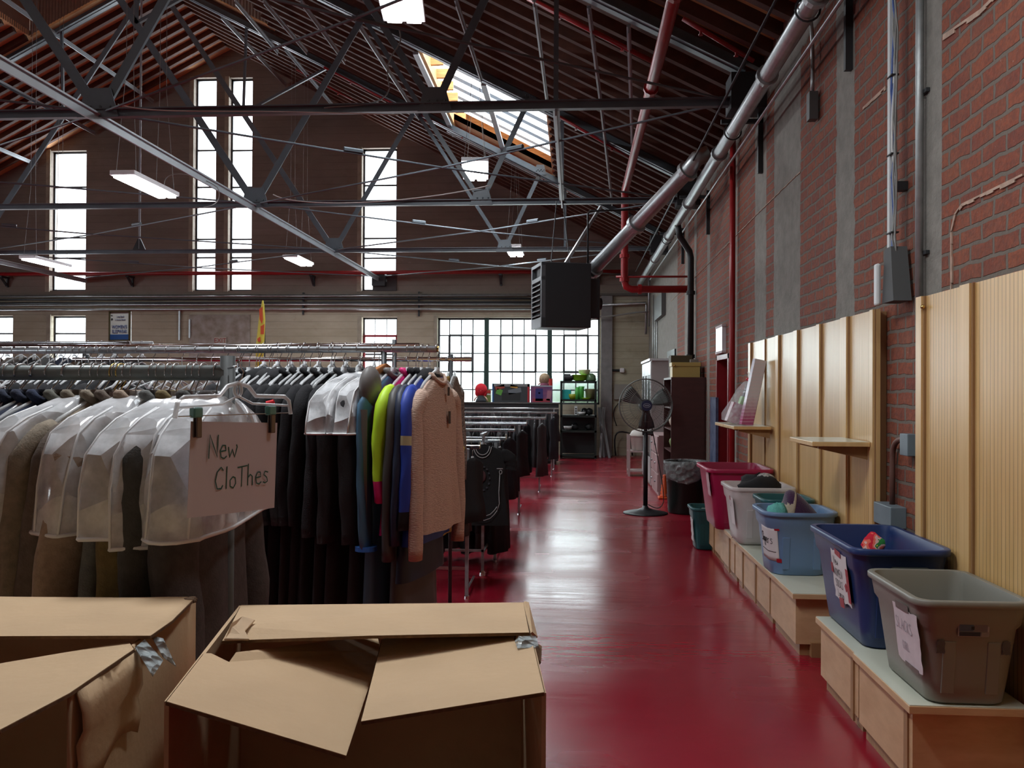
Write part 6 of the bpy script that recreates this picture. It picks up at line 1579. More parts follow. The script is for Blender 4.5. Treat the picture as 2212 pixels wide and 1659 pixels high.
items = [(.10, 'coat', 'grey speckled print coat at the end of the fourth rack', dict(body=LEO, L_=.75, sl=.6, sr=.045)), (.14, 'cardigan', 'mustard brown cardigan behind the speckled coat', dict(body=FAB('mustard knit', (.28, .16, .03)), L_=.9, sl=.6, sr=.04)),
         (.18, 'blouse', 'violet blue blouse showing right of the pale sweater', dict(body=WET('violet blue satin', (.035, .04, .42)), L_=.7, sl=.3, sr=.05, sw=.2))]
items += [(.25 + .07 * i, 'shirt', '%s top on the fourth rack, hanging %s from its aisle end' % (words[(i + 2) % 6], nm_[i]), dict(body=FAB('third rack cloth %d' % ((i + 2) % 6), col3[(i + 2) % 6]), L_=.7, sl=.4, sr=.04)) for i in range(8)]
P4, U4, rz4 = back_rack(1018, 776, 5.1, 'chrome rack farther back, its thin bar in front of the big window', items, 2.6, 90, 'garments on the fourth rack')
# fifth: tall rack at left with the department sign
p = at(330, 742, D=6.2)
t5, P5, U5 = rack('garment_rack', 'tall chrome rack at the left carrying the department sign', p, R(4), 3.2, .0145, CHROMED, posts=(.5, 3.1), postr=.018, postm=DARKST, posttop=.0)
for i in range(22):
    hanger(on(P5, U5, .08 + i * .10), math.atan2(U5.y, U5.x) - pi / 2 + R((i * 29) % 13 - 6), 'empty clear hanger on the tall left rack, %s from its right end' % ORD[i], 'empty clear hangers on the tall left rack', 'clear', .0195, .165, .088)
for i in range(14):
    garment('blouse', '%s blouse on the tall left rack, %s along' % (('grey', 'black', 'dusty', 'brown', 'dark blue')[i % 5], nm_[i]), 'clothing', on(P5, U5, .13 + i * .13), math.atan2(U5.y, U5.x) - pi / 2, FAB('left rack cloth %d' % (i % 5), ((.08, .08, .08), (.012, .012, .014), (.14, .12, .11), (.06, .035, .02), (.015, .02, .04))[i % 5]), L_=.8, sl=.5, sr=.04, low=True, seed=120 + i, group='garments on the tall left rack')
# department sign
a = at(259, 735, D=6.2); a2 = at(259, 704, D=6.2)
t = thing('department_sign', 'framed sign reading WOMEN\'S SLEEPWEAR above the left racks', 'sign', a2, YAW - R(14)); w, h = .165, .205
MB().box((0, .004, 0), (w, .008, h)).build('board', mat('cream sign board', (.52, .53, .50), .5), t)
f = MB()
for x in (-w / 2, w / 2): f.box((x, 0, 0), (.008, .02, h + .008))
for z in (-h / 2, h / 2): f.box((0, 0, z), (w + .008, .02, .008))
f.build('frame', mat('dark brass frame', (.12, .10, .05), .35, .7), t)
MB().box((0, -.0015, -h / 2 + .022), (w - .006, .003, .040)).build('blue_band', mat('sign blue band', (.015, .06, .20), .5), t)
NV = mat('sign navy lettering', (.05, .08, .22), .6)
for tx, z, sz, sx in (("WOMEN'S", -.008, .034, .80), ('SLEEPWEAR', -.040, .034, .68)):
    text_mesh(tx, sz, NV, 'lettering', t, Matrix.Translation((.0, -.004, z)) @ Matrix.Rotation(pi / 2, 4, 'X'), sx=sx)
for tx, z, sz in (('Long Beach', .066, .018), ('& Rescue Mission', .044, .016)):
    text_mesh(tx, sz, mat('sign grey lettering', (.12, .14, .22), .6), 'lettering', t, Matrix.Translation((.008, -.004, z)) @ Matrix.Rotation(pi / 2, 4, 'X'), sx=.75)
MB().box((-.066, -.003, .075), (.014, .002, .003), (0, R(20), 0)).box((-.064, -.003, .048), (.012, .002, .012), (0, R(45), 0)).build('emblem', mat('black ink', (0, 0, 0)), t)
MB().tube([(w / 2 + .006, 0, h / 2), (w / 2 + .006, 0, -.16)], .004, 8).build('stem', CHROME, t)

# ---- chrome racks along the aisle, rails square to it
def drape(m, L_, seed, w=.19, n=18):
    rnd = random.Random(seed); rings = []; ph = rnd.uniform(0, 6)
    for z, hw, th in ((0, .04, .010), (-.03, w * .7, .016), (-.06, w, .022), (-.3, w * .92, .026), (-.3 - (L_ - .3) * .5, w * 1.05, .050), (-L_, w * 1.15, .062)):
        rings.append([Vector((hw * cos(a), th * sin(a) * (1 + .35 * sin(5 * a + ph + z * 2)), z - .085)) for a in [2 * pi * j / n for j in range(n)]])
    return MB().loft(rings, True, True, True)
DK = [FAB('black jersey', (.006, .006, .008)), FAB('blue black jersey', (.008, .009, .015)), FAB('dark charcoal jersey', (.014, .014, .016)), FAB('grey marl', (.05, .05, .052))]
_dr = {}
def aisle_rack(px, py, Y, length, lab, ng, order, second=None, leg=True, Ls=(.75, .8, .6, .85), gl=None):
    p = at(px, py, Y=Y); t = thing('chrome_rack', lab, 'clothes rack', (p.x, p.y, 0), 0, 'chrome racks along the aisle'); o = (p.x, p.y, 0)
    MB().span((p.x - length, p.y - .011, p.z - .014), (p.x, p.y + .016, p.z + .016)).build('rail', CHROME, t, org=o, bevel=.003)
    if second: MB().span((p.x - length, p.y + second - .011, p.z - .014), (p.x - .02, p.y + second + .011, p.z + .014)).build('rail', CHROME, t, org=o, bevel=.003)
    MB().tube([(p.x, p.y, p.z + .045), (p.x, p.y, p.z)], .005, 6).build('end_stop', CHROME, t, org=o)
    if leg:
        for x in (p.x - .10, p.x - length + .1):
            MB().span((x - .014, p.y - .014, 0), (x + .014, p.y + .014, p.z - .014)).build('leg', CHROMED, t, org=o)
            MB().lathe([(.022, 0), (.022, .012), (.014, .02)], (x, p.y, 0), 10, True, True).build('glide', CHROME, t, org=o)
        MB().span((p.x - length + .1, p.y - .01, .22), (p.x - .10, p.y + .01, .245)).build('lower_bar', CHROME, t, org=o)
        MB().tube([(p.x - .10, p.y, .06), (p.x - .10, p.y + .5, .06)], .01, 6).build('foot_bar', CHROMED, t, org=o)
    for i in range(ng):
        x = p.x - .06 - i * (length - .12) / ng; li = (i * 3 + order) % 4; key = (li, Ls[li])
        if key not in _dr: _dr[key] = drape(None, Ls[li], li + 5)
        kind = ('long_skirt', 'dress', 'top', 'trousers')[li]
        nm = {'top': 'shirt'}.get(kind, kind)
        kk = ('d', key, li, nm)
        if kk in _dr: g = _dr[kk].copy(); COL.objects.link(g)
        else: g = _dr[key].build(nm, DK[(li + order) % 4 if False else li], None, smooth=True); _dr[kk] = g
        g.location = (x, p.y, p.z); g.rotation_euler = (0, 0, pi / 2 + R((i * 23) % 41 - 20))
        tag(g, 'dark %s, %s garment from the aisle end of the %s' % (nm.replace('_', ' '), ORD[i], gl), 'clothing', 'dark clothes on the ' + gl)
        hh = hanger((x, p.y, p.z), g.rotation_euler.z, 'clear hanger, %s from the aisle end of the %s' % (ORD[i], gl), 'hangers on the ' + gl, 'clear', .019, .165, .088)
    return p
aisle_rack(1037, 966, 6.9, .75, 'short chrome rack nearest along the aisle, behind the pale sweater', 8, 0, gl='nearest aisle rack', Ls=(.5, .55, .5, .6))
aisle_rack(1093, 948, 8.4, 1.5, 'second chrome rack along the aisle, double barred', 20, 1, second=-.42, gl='second aisle rack', Ls=(.95, 1.0, .8, .95))
aisle_rack(1112, 930, 10.0, 1.6, 'single bar chrome rack between the second and third aisle racks', 14, 1, gl='single bar aisle rack', Ls=(.9, .7, .95, .8))
aisle_rack(1138, 917, 11.6, 1.8, 'third chrome rack along the aisle', 16, 2, second=.45, gl='third aisle rack')
aisle_rack(1179, 904, 14.2, 2.1, 'fourth chrome rack along the aisle', 16, 3, second=.4, gl='fourth aisle rack', Ls=(.85, .8, .7, .85))
aisle_rack(1203, 892, 16.8, 2.4, 'fifth chrome rack along the aisle', 14, 1, second=.4, gl='fifth aisle rack')
aisle_rack(1207, 883, 18.3, 2.4, 'farthest chrome rack along the aisle', 12, 2, gl='farthest aisle rack')
# black t-shirt shown face on
p = at(1043, 938, Y=7.75); rz = R(2)
TS = FAB('black tee jersey', (.006, .006, .007)); WT = mat('white piping', (.42, .43, .44), .6)
def tee_extra(t, top, sw, ht):
    for r0, dz in ((.062, -.0), (.078, -.006)):
        MB().tube([Vector((r0 * cos(a), -ht * 1.0 - .012, top - .015 + dz + r0 * 1.25 * sin(a))) for a in [pi + pi * j / 14 for j in range(15)]], .0035, 5).build('neck_piping', WT, t, smooth=True)
    for dz in (0, .035):
        MB().tube([Vector((-.075 + .05 * j, -ht * 2.0 - .03, top - .64 + dz - .03 * sin((j + .6) / 4 * pi))) for j in range(4)] + [Vector((.11, -ht * 2 - .03, top - .615 + dz)), Vector((.135, -ht * 2 - .03, top - .58 + dz))], .0035, 5).build('hem_piping', WT, t, smooth=True)
    MB().tube([Vector((.135, -ht * 2 - .028, top - .58)), Vector((.155, -ht * 2 - .028, top - .52)), Vector((.15, -ht * 2 - .028, top - .42)), Vector((.158, -ht * 2 - .028, top - .25))], .003, 5).tube([Vector((.13, -ht * 2 - .028, top - .21)), Vector((.185, -ht * 2 - .028, top - .21))], .004, 5).tube([Vector((.165 + .012 * cos(a), -ht * 2 - .028, top - .24 + .018 * sin(a))) for a in [2 * pi * j / 10 for j in range(11)]], .003, 5).build('side_piping', WT, t, smooth=True)
    P = MB()
    P.sphere((0.0, -ht * 1.5 - .012, top - .28), .034, 12, 8, (1, .25, 1.5)); P.build('chest_print', mat('faded red print', (.055, .018, .022), .8), t, smooth=True)
    P = MB()
    for j in range(14):
        a = 2 * pi * j / 14; P.box((.066 * cos(a), -ht * 1.5 - .014, top - .30 + .105 * sin(a)), (.014, .003, .016), (0, -a, 0))
    P.build('print_lettering', mat('faded grey print', (.035, .035, .045), .8), t)
garment('t_shirt', 'black t-shirt with white piping and a faded red print, facing the aisle', 'clothing', p, rz, TS, L_=.72, sw=.22, ht=.024, sl=.20, sr=.06, top=-.09, seed=150, squash=.4, extra=tee_extra, openneck=True)
hanger(p, rz, 'clear hanger of the black t-shirt with white piping', None, 'clear', .019, .165, .088)
t = thing('display_stand', 'chrome four legged stand holding the black t-shirt', 'display stand', (p.x, p.y + .02, 0), 0)
for nm, a, b in (('post', (p.x - .012, p.y + .03, 0), (p.x + .012, p.y + .054, p.z - .01)), ('arm', (p.x - .012, p.y - .12, p.z - .014), (p.x + .012, p.y + .30, p.z + .008)), ('foot_bar', (p.x - .34, p.y + .03, .2), (p.x + .01, p.y + .05, .22)), ('foot_bar', (p.x - .01, p.y + .03, .18), (p.x + .01, p.y + .5, .2))):
    MB().span(a, b).build(nm, CHROMED, t, org=(p.x, p.y + .02, 0))
MB().lathe([(.028, 0), (.028, .014), (.014, .03)], (p.x, p.y + .042, 0), 12, True, True).build('glide', CHROME, t, org=(p.x, p.y + .02, 0))
# yellow sleeve poking from the rack end
y0 = at(985, 945, Y=4.05); m = MB(); m.loft([[at(a, b, Y=4.05) + Vector((0, dy, 0)) for dy in (-.03, .03)] for a, b in ((975, 925), (992, 948), (1003, 962), (1001, 975), (990, 980), (980, 965), (976, 945))], closed=False, cap0=False)
m = MB().slab([at(978, 930, Y=4.05), at(972, 950, Y=4.05), at(990, 982, Y=4.05), at(1001, 980, Y=4.05), at(1004, 968, Y=4.05)], .02)
tag(m.build('scarf', mat('yellow knit', (.50, .36, .03), .85), org=y0, bevel=.008), 'yellow scarf end poking out right of the pale sweater', 'scarf')
# ================================================================== cardboard wardrobe boxes in front
ZB = 1.24
def carton(lab, FL, FR, BL, BR, parts, name='cardboard_box', h=None, crumple=False):
    c = (Vector(FL) + Vector(FR) + Vector(BL) + Vector(BR)) / 4; c = Vector((c.x, c.y, 0)); t = thing(name, lab, 'box', c)
    th = .006
    def wall(a, b, nm, z0=0.0, z1=ZB):
        a, b = Vector(a), Vector(b); n = Vector((b.y - a.y, a.x - b.x, 0)).normalized() * th
        m = MB(); k = 10; rows = []
        for i in range(7):
            z = z0 + (z1 - z0) * (i / 6) ** .6; rows.append([Vector((a.x, a.y, z)).lerp(Vector((b.x, b.y, z)), j / k) + n * (sin(j * 1.9 + i * 2.1) * .35 if crumple and 0 < j < k and i > 2 else 0) for j in range(k + 1)])
        m.loft(rows, closed=False); q = m.build(nm, CARD, t, org=c, smooth=crumple, solid=th); return q
    wall(BL, BR, 'back_wall'); wall(FL, BL, 'left_wall'); wall(BR, FR, 'right_wall')
    # front panel is cut away above knee height
    wall(FL, FR, 'front_wall', 0, .62)
    MB().slab([Vector((p[0], p[1], .02)) for p in (FL, FR, BR, BL)], .012).build('base', CARD, t, org=c)
    for nm, poly in parts:
        s = MB().slab(poly, .005); s.build(nm, CARD, t, org=c)
        # dark corrugated core shows along the cut edges
        e = MB(); k = len(poly)
        P = [Vector(p) for p in poly]; nrm = Vector((0, 0, 0))
        for i in range(k): nrm += P[i].cross(P[(i + 1) % k])
        nrm.normalize()
        for i in range(k):
            a, b = P[i], P[(i + 1) % k]; d = (b - a).cross(nrm).normalized() * .0012
            e.add([a + d - nrm * .0006, b + d - nrm * .0006, b + d - nrm * .0048, a + d - nrm * .0048], [(0, 1, 2, 3)])
        e.build('cut_edge', CARDE, t, org=c)
    return t, c
F = 1880.0
def cb(px, py, z=None): return at(px, py, Z=ZB if z is None else z)
FL, FR, BL, BR = cb(360, 1515), cb(1175, 1497), cb(520, 1308), cb(1130, 1302)
def up(poly):  # make sure the face normal points up
    P = [Vector(p) for p in poly]; n = Vector((0, 0, 0))
    for i in range(len(P)): n += P[i].cross(P[(i + 1) % len(P)])
    return P if n.z > 0 else P[::-1]
lf = up([cb(360, 1515, ZB + .004), cb(441, 1411, ZB + .004), at(456, 1411, Z=ZB + .002), at(495, 1430, Z=ZB - .006), at(510, 1409, Z=ZB), at(815, 1372, Z=ZB - .055), at(822, 1405, Z=ZB - .06), at(748, 1632, Z=ZB - .065)])
rf = up([cb(1175, 1495, ZB + .004), at(780, 1558, Z=ZB - .024), at(826, 1380, Z=ZB - .03), at(1118, 1345, Z=ZB - .004), at(1110, 1382, Z=ZB), at(1150, 1388, Z=ZB + .003)])
bf = up([cb(520, 1309, ZB + .006), cb(1130, 1302, ZB + .006), at(1143, 1366, Z=ZB + .012), at(800, 1373, Z=ZB + .01), at(480, 1384, Z=ZB + .006), at(498, 1352, Z=ZB + .016)])
t, c = carton('open cardboard wardrobe box in front, nearest the aisle', FL, FR, BL, BR, [('side_flap', lf), ('side_flap', rf), ('back_flap', bf)])
# torn, dog eared corner
q = MB().slab(up([at(484, 1380, Z=ZB + .013), at(500, 1345, Z=ZB + .03), at(522, 1330, Z=ZB + .03), at(552, 1338, Z=ZB + .022), at(530, 1362, Z=ZB + .018), at(540, 1380, Z=ZB + .013)]), .004)
q.build('torn_corner', mat('torn cardboard face', (.58, .42, .27), .95, var=.1, vs=30), t, org=c, bevel=.002)
FILMT = mat_film('clear packing tape', (.60, .68, .70), .35, .8, .08, 40)
q = MB().slab(up([at(1112, 1384, Z=ZB + .006), at(1120, 1374, Z=ZB + .012), at(1158, 1373, Z=ZB + .008), at(1164, 1398, Z=ZB + .002), at(1118, 1400, Z=ZB + .004)]), .001)
q.build('packing_tape', FILMT, t, org=c)
q = MB().slab([cb(1130, 1302, ZB + .006), cb(1139, 1304, ZB + .002), at(1158, 1380, Z=ZB - .005), at(1146, 1368, Z=ZB + .01)], .004); q.build('flap_hinge', CARD, t, org=c)
q = MB().slab([at(1150, 1388, Z=ZB - .002), at(1168, 1400, Z=ZB - .01), at(1166, 1436, Z=ZB - .02), at(1156, 1420, Z=ZB - .012)], .004); q.build('loose_edge', CARDE, t, org=c)
# left box
BR1, FR1 = cb(420, 1290), cb(150, 1496); d = (BR1 - FR1); side = Vector((-d.y, d.x, 0)).normalized() * .52
if side.x > 0: side = -side
BL1, FL1 = BR1 + side, FR1 + side
rf = up([cb(150, 1497, ZB + .004), cb(289, 1402, ZB + .004), at(278, 1386, Z=ZB), at(-160, 1460, Z=ZB - .03), at(-190, 1672, Z=ZB - .035), at(0, 1576, Z=ZB - .005)])
e1, e2 = cb(420, 1292, ZB + .006), BL1 + Vector((0, 0, .006))
bf = up([e1, e2, e2 - d.normalized() * .20 + Vector((0, 0, .006)), at(0, 1374, Z=ZB + .012), at(325, 1373, Z=ZB + .012), at(372, 1340, Z=ZB + .016)])
t, c = carton('open cardboard wardrobe box at the bottom left with crumpled side', FL1, FR1, BL1, BR1, [('side_flap', rf), ('back_flap', bf)], crumple=True)
out = -side.normalized()
# creased fold bulging from the crumpled side
A_, B_ = cb(160, 1492, ZB), cb(292, 1401, ZB)
q = MB(); rows = []
for j, (dz, o_) in enumerate(((0, .004), (-.03, .016), (-.055, .018), (-.075, .006), (-.10, .012), (-.13, .004))):
    rows.append([A_.lerp(B_, i / 8) + Vector((0, 0, dz * (1 + .12 * sin(i * .8)))) + out * (o_ * .7 + .0012 * sin(i * 1.2 + j)) for i in range(9)])
q.loft(rows, closed=False); q.build('creased_fold', CARD, t, org=c, smooth=True, solid=.003)
q = MB().slab([at(291, 1400, Z=ZB + .004), at(312, 1382, Z=ZB + .006), at(352, 1428, Z=ZB - .020), at(330, 1462, Z=ZB - .022)], .001)
q.build('packing_tape', FILMT, t, org=c)
q = MB().slab([at(325, 1373, Z=ZB + .005), at(352, 1380, Z=ZB - .0), at(380, 1440, Z=ZB - .04), at(352, 1420, Z=ZB - .02)], .001); q.build('packing_tape', FILMT, t, org=c)
q = MB()
for i in range(7): q.sphere(at(405 + 2 * i, 1298 - 2 * (i % 3), Z=ZB + .004), .006 + .002 * (i % 2), 6, 4, (1.4, 1, .7))
q.build('frayed_corner', mat('frayed brown cardboard', (.20, .13, .08), .95), t, org=c)

# ================================================================== far end: toys, shelf of bowls, junk
# toy display table hidden by the racks up to its top
a = at(985, 868, Y=19.4); b = at(1206, 868, Y=19.4); zt = a.z
t = thing('toy_table', 'dark display table with chrome rim carrying boxed toys', 'table', (a.x, 19.4, 0))
MB().span((a.x - .3, 19.4, .08), (b.x, 20.2, zt - .03)).build('cabinet', mat('dark fixture laminate', (.02, .02, .022), .5), t, org=(a.x, 19.4, 0))
MB().span((a.x - .32, 19.37, zt - .03), (b.x + .03, 20.22, zt)).build('tabletop', mat('dull chrome trim', (.3, .3, .3), .25, .9), t, org=(a.x, 19.4, 0))
MB().span((a.x - .25, 19.45, 0), (b.x - .05, 20.1, .08)).build('plinth', BLACKM, t, org=(a.x, 19.4, 0))
def toybox(px0, px1, py0, py1, y, lab, base, deco, dep=.25, name='toy_box'):
    A, B = at(px0, py1, Y=y), at(px1, py0, Y=y); c = Vector(((A.x + B.x) / 2, y, zt)); w, h = B.x - A.x, B.z - zt
    t = thing(name, lab, 'toy box', c)
    MB().box((0, dep / 2, h / 2), (w, dep, h)).build('carton', base, t, bevel=.004)
    for (x, z, ww, hh, col, ang) in deco:
        MB().box((x * w, -.003, z * h), (ww * w, .004, hh * h), (0, R(ang), 0)).build('printed_area', mat('print %s' % (col,), col, .5), t)
    return t
toybox(1064, 1144, 829, 867, 19.5, 'wide dark printed toy box with grey top on the far table', mat('dark toy box card', (.045, .05, .055), .35),
       [(0, .92, 1, .16, (.20, .20, .20), 0), (-.30, .80, .25, .2, (.30, .05, .03), -15), (.08, .84, .2, .15, (.45, .25, .05), 10), (-.32, .55, .16, .3, (.12, .35, .06), 20), (.1, .6, .35, .25, (.15, .17, .19), -12), (0, .3, .5, .4, (.02, .02, .02), 0), (.47, .5, .05, 1, (.45, .02, .03), 0), (-.49, .5, .04, 1, (.02, .1, .3), 0)])
toybox(1146, 1193, 833, 867, 19.5, 'pink and purple picture box right of the dark toy box', mat('pink picture card', (.28, .09, .17), .4, col2=(.12, .05, .16), vs=8),
       [(-.1, .45, .35, .75, (.03, .03, .16), 0), (-.1, .55, .08, .08, (.6, .6, .7), 0), (.35, .4, .2, .6, (.40, .16, .22), 8), (0, .97, 1, .06, (.4, .5, .55), 0), (0, .12, .8, .2, (.35, .04, .06), 0)])
toybox(1040, 1060, 842, 866, 19.7, 'small red and green carton behind the red haired doll', mat('small mixed carton', (.2, .25, .06), .5), [(0, .85, 1, .25, (.4, .04, .03), 0), (0, .62, 1, .1, (.7, .7, .7), 0)], dep=.15)
def doll(px, py0, py1, y, z0, hair, lab, dress, skin=(.55, .33, .25), r=.1):
    A = at(px, py1, Y=y); B = at(px, py0, Y=y); c = Vector((A.x, y, z0)); h = B.z - z0; t = thing('doll', lab, 'doll', c)
    rings = [[Vector((rr * cos(a), rr * .7 * sin(a), z * h)) for a in [2 * pi * j / 16 for j in range(16)]] for z, rr in ((0, r * 1.1), (.15, r * .95), (.35, r * .55), (.42, r * .5), (.47, r * .3))]
    MB().loft(rings, True, True, True).build('dress', mat('doll dress %s' % (dress,), dress, .7), t, smooth=True)
    MB().sphere((0, 0, .68 * h), r * .85, 16, 12, (.9, .85, 1.05)).build('head', mat('doll skin', skin, .5), t, smooth=True)
    m = MB(); 
    for s in (-1, 1): m.tube([(s * r * .5, 0, .40 * h), (s * r * 1.15, -.02, .18 * h), (s * r * 1.35, -.03, .05 * h)], r * .14, 8)
    m.build('arms', mat('doll skin', skin), t, smooth=True)
    m = MB(); m.sphere((0, r * .2, .72 * h), r * 1.15, 16, 12, (1.05, .95, 1.1)); m.sphere((-r * .7, r * .1, .55 * h), r * .5, 10, 8, (1, 1, 1.5)); m.sphere((r * .7, r * .1, .55 * h), r * .5, 10, 8, (1, 1, 1.5))
    m.build('hair', hair, t, smooth=True)
    e = MB()
    for s in (-1, 1): e.sphere((s * r * .3, -r * .78, .69 * h), r * .09, 8, 6)
    e.build('eyes', mat('doll eye', (.02, .02, .03), .2), t, smooth=True)
    MB().sphere((0, -r * .88, .66 * h), r * .07, 6, 5).build('nose', mat('doll skin', skin), t)
    MB().box((0, -r * .80, .62 * h), (r * .22, .006, r * .05)).build('mouth', mat('doll lip', (.4, .05, .06), .5), t)
doll(1039, 832, 866, 19.45, zt, mat('scarlet wool hair', (.60, .015, .03), .9, bump=.8, bs=60), 'rag doll with a big scarlet wig on the far toy table', (.04, .05, .06), r=.115)
p = at(1178, 812, Y=19.62); 
doll(1176, 812, 834, 19.62, at(1176, 833, Y=19.62).z, mat('dull blonde hair', (.36, .26, .16), .8, bump=.6, bs=60), 'blonde doll head showing over the pink box', (.30, .10, .16), r=.10)
q = at(1189, 815, Y=19.62); tag(MB().tube([at(1189, 834, Y=19.62), at(1189, 818, Y=19.62)], .05, 12).build('red_canister', mat('red canister', (.55, .03, .03), .4), org=at(1189, 834, Y=19.62)), 'red canister beside the blonde doll', 'canister')
# black utility shelf with bright kitchenware
x0, x1 = at(1210, 900, Y=21.2).x, at(1289, 900, Y=21.2).x; ztop = at(1250, 823, Y=21.2).z; y0, y1 = 21.2, 21.75
t = thing('utility_shelf', 'black utility shelf unit of kitchenware before the big window', 'shelf', (x0, y0, 0)); o = (x0, y0, 0); SB = mat('black green shelf plastic', (.008, .014, .012), .5)
LV = [ztop, at(1250, 863, Y=y0).z, at(1250, 897, Y=y0).z, at(1250, 930, Y=y0).z, .08]
for x in (x0, x1 - .05):
    for y in (y0, y1 - .05): MB().span((x, y, 0), (x + .05, y + .05, ztop)).build('post', SB, t, org=o)
for z in LV: MB().span((x0, y0, z - .05), (x1, y1, z)).build('shelf', SB, t, org=o)
MB().span((x0 + .02, y1 - .07, .1), (x1 - .02, y1 - .05, LV[2])).build('back_board', mat('dark fixture laminate', (.02, .02, .022)), t, org=o)
def pot(px, z, y, prof, m, name, lab, cat, n=20):
    c = Vector((at(px, 850, Y=y).x, y, z)); return tag(MB().lathe(prof, c, n, True, False).build(name, m, smooth=True, org=c, solid=.006), lab, cat)
LIME = mat('lime green plastic', (.32, .75, .04), .35); GRN = mat('grass green plastic', (.08, .42, .08), .4); TRQ = mat('turquoise plastic', (.01, .35, .33), .4)
pot(1252, ztop, 21.4, [(.08, 0), (.16, .03), (.19, .15), (.20, .15)], LIME, 'bowl', 'big lime green bowl on top of the black shelf', 'bowl')
pot(1262, ztop + .151, 21.4, [(.05, 0), (.12, .03), (.15, .12), (.155, .13)], mat('cream plastic', (.6, .62, .4), .4), 'bowl', 'cream bowl nested on the lime green bowl', 'bowl')
pot(1276, ztop, 21.4, [(.11, 0), (.13, .03), (.11, .14), (.05, .19), (.01, .20)], mat('dull green glaze', (.10, .18, .09), .3), 'pot', 'dull green lidded pot on top of the black shelf', 'pot')
c = Vector((at(1219, 815, Y=21.35).x, 21.35, ztop + .09)); tag(MB().tube([c, c + Vector((.15, 0, 0))], .088, 16).tube([c + Vector((.15, 0, .0)), c + Vector((.20, 0, 0))], .05, 12).build('camcorder', BLACKP, org=c), 'black round cased gadget at the left of the shelf top', 'gadget')
c = Vector((at(1233, 815, Y=21.4).x, 21.42, ztop + .07)); tag(MB().sphere(c, .07, 14, 9).build('ball', mat('black and grey ball', (.03, .03, .03), .3, col2=(.25, .25, .25), vs=12), org=c, smooth=True), 'small black and grey ball on the shelf top', 'ball')
c = Vector((at(1224, 850, Y=21.4).x, 21.4, LV[1])); tag(MB().box(c + Vector((0, 0, .12)), (.22, .2, .24)).build('tub', TRQ, org=c, bevel=.015), 'turquoise tub on the second level of the black shelf', 'tub')
pot(1237, LV[1], 21.35, [(.07, 0), (.10, .06), (.11, .13)], mat('olive yellow plastic', (.30, .34, .02), .4), 'bowl', 'olive yellow bowl between turquoise tub and green cups', 'bowl')
pot(1247, LV[1], 21.3, [(.05, 0), (.055, .18), (.05, .24), (.03, .30)], GRN, 'bottle', 'green bottle on the second level of the black shelf', 'bottle')
pot(1256, LV[1], 21.3, [(.05, 0), (.06, .25), (.07, .32)], GRN, 'tumbler', 'tall green tumbler on the second level of the black shelf', 'cup')
pot(1275, LV[1], 21.4, [(.10, 0), (.12, .22), (.125, .26)], mat('brown green basket', (.14, .13, .06), .8), 'basket', 'brown basket on the second level of the black shelf', 'basket')
pot(1266, LV[1], 21.27, [(.06, 0), (.10, .03), (.11, .04)], LIME, 'saucer', 'flat lime green dish on the second level of the black shelf', 'dish')
c = Vector((at(1244, 885, Y=21.3).x, 21.3, LV[2])); k = tag(MB().box(c + Vector((0, 0, .11)), (.07, .05, .22)).build('remote_unit', mat('white plastic', (.65, .68, .68)), org=c, bevel=.006), 'white upright gadget with dark keys on the black shelf', 'gadget')
for dz in (.05, .10, .155): MB().box(c + Vector((0, -.028, dz)), (.045, .004, .03)).build('keys', BLACKP, k, org=c)
pot(1256, LV[2], 21.35, [(.04, 0), (.09, .03), (.10, .08)], mat('white plastic', (.65, .68, .68)), 'bowl', 'white bowl on the third level of the black shelf', 'bowl')
pot(1227, LV[3], 21.35, [(.03, 0), (.09, .04), (.10, .10)], mat('white plastic', (.65, .68, .68)), 'bowl', 'white bowl low on the black shelf', 'bowl')
for i, (px, z) in enumerate(((1262, LV[2]), (1273, LV[2]), (1272, LV[3]), (1242, LV[3]))):
    c = Vector((at(px, 900, Y=21.4).x, 21.42, z)); cloth_lump(c + Vector((0, 0, .085)), .085, (1.1, .9, 1), mat('dark household item', (.012, .013, .015), .4), 'pan', ('dark pan next to the white bowl, third level', 'dark kettle at the right of the third level', 'dark dish at the right of the fourth level', 'dark dish in the middle of the fourth level')[i], 'pan', 60 + i, amp=.1)
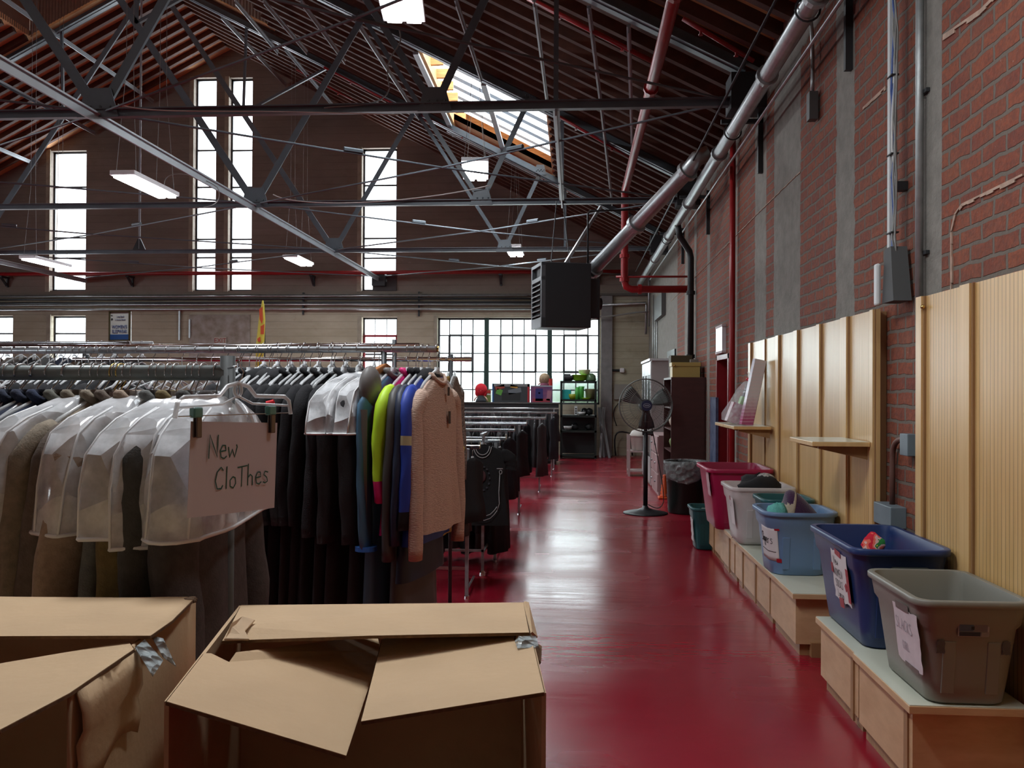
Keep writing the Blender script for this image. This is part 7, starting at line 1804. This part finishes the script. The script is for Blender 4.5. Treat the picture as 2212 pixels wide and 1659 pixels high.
# folded silver frames leaning in the corner
for i, (a, b) in enumerate((((1293, 880), (1304, 984)), ((1303, 880), (1296, 984)), ((1297, 884), (1316, 984)))):
    A, B = at(*a, Y=22.1 - .02 * i), at(*b, Y=21.75 - .12 * i); B.z = .0
    A.y = 22.2
    tag(MB().bar(A, B, .045, .02).bar(A + Vector((.05, 0, 0)), B + Vector((.02, 0, 0)), .02, .02).build('folding_stand', mat('silver grey leg', (.30, .30, .32), .35, .7), org=B), ('left', 'middle', 'right')[i] + ' of three silver folding legs leaning right of the black shelf', 'folding leg', 'folding legs leaning at the gable wall')
c = at(1345, 940, Y=22.1); 
P = bez(at(1330, 984, Y=22.1), at(1322, 925, Y=22.1), at(1335, 930, Y=22.1), at(1362, 936, Y=22.1), 8); tag(MB().tube(P + [at(1366, 984, Y=22.1)], .02, 8).build('trolley_hoop', BLACKM, org=P[0], smooth=True), 'black hoop of a folded trolley against the gable wall', 'trolley')
P = bez(at(1342, 866, Y=YB - .04), at(1318, 885, Y=YB - .04), at(1325, 900, Y=YB - .04), at(1332, 920, Y=YB - .04), 8); cable(P, .012, RUBBER, 'power_cable', 'black cord looping down the gable wall left of the fan')
# feather banner
t = thing('feather_banner', 'tall curved yellow feather banner with red lettering behind the racks', 'banner', (at(565, 800, Y=15).x, 15.0, 0))
L0 = [(552, 800), (553, 745), (559, 690), (566, 650)]; R0 = [(570, 800), (571, 745), (573, 690), (571, 660)]
m = MB(); rows = [[at(*a, Y=15.0), at((a[0] + b[0]) / 2, (a[1] + b[1]) / 2, Y=14.95), at(*b, Y=15.0)] for a, b in zip(L0, R0)] + [[at(567, 649, Y=15), at(568, 648.5, Y=15), at(569, 650, Y=15)]]
m.loft(rows, closed=False); m.build('sail', mat('yellow banner cloth', (.52, .42, .05), .8), t, org=t.location, solid=.004, smooth=True)
m = MB()
for poly in ([(560, 668), (567, 662), (568, 690), (566, 700), (561, 690)], [(563, 705), (571, 700), (570, 722), (563, 722)], [(556, 732), (562, 727), (563, 738), (557, 738)]):
    m.slab([at(a, b, Y=14.93) for a, b in poly], .004)
m.build('lettering', mat('banner red', (.50, .07, .02), .8), t, org=t.location)
MB().tube([at(571, 660, Y=15.02), at(572, 745, Y=15.02), Vector((at(571, 800, Y=15.02).x, 15.02, .0))], .012, 8).build('pole', BLACKM, t, org=t.location)
# chain and hanging ornament in the window
P = [at(1116, 778 + 3 * i, Y=YB - .35) + Vector((.03 * (1 if i % 2 else -1) * (1), 0, 0)) for i in range(17)]
tag(MB().tube(P, .006, 5).tube([P[0], (P[0].x, P[0].y + .3, P[0].z + 1.0)], .004, 4).tube([p + Vector((-.06 * (1 if i % 2 else -1), 0, 0)) for i, p in enumerate(P)], .006, 5).build('wire_ornament', DARKST, org=P[0]), 'dangling wire diamond ornament before the middle bay of the big window', 'ornament')
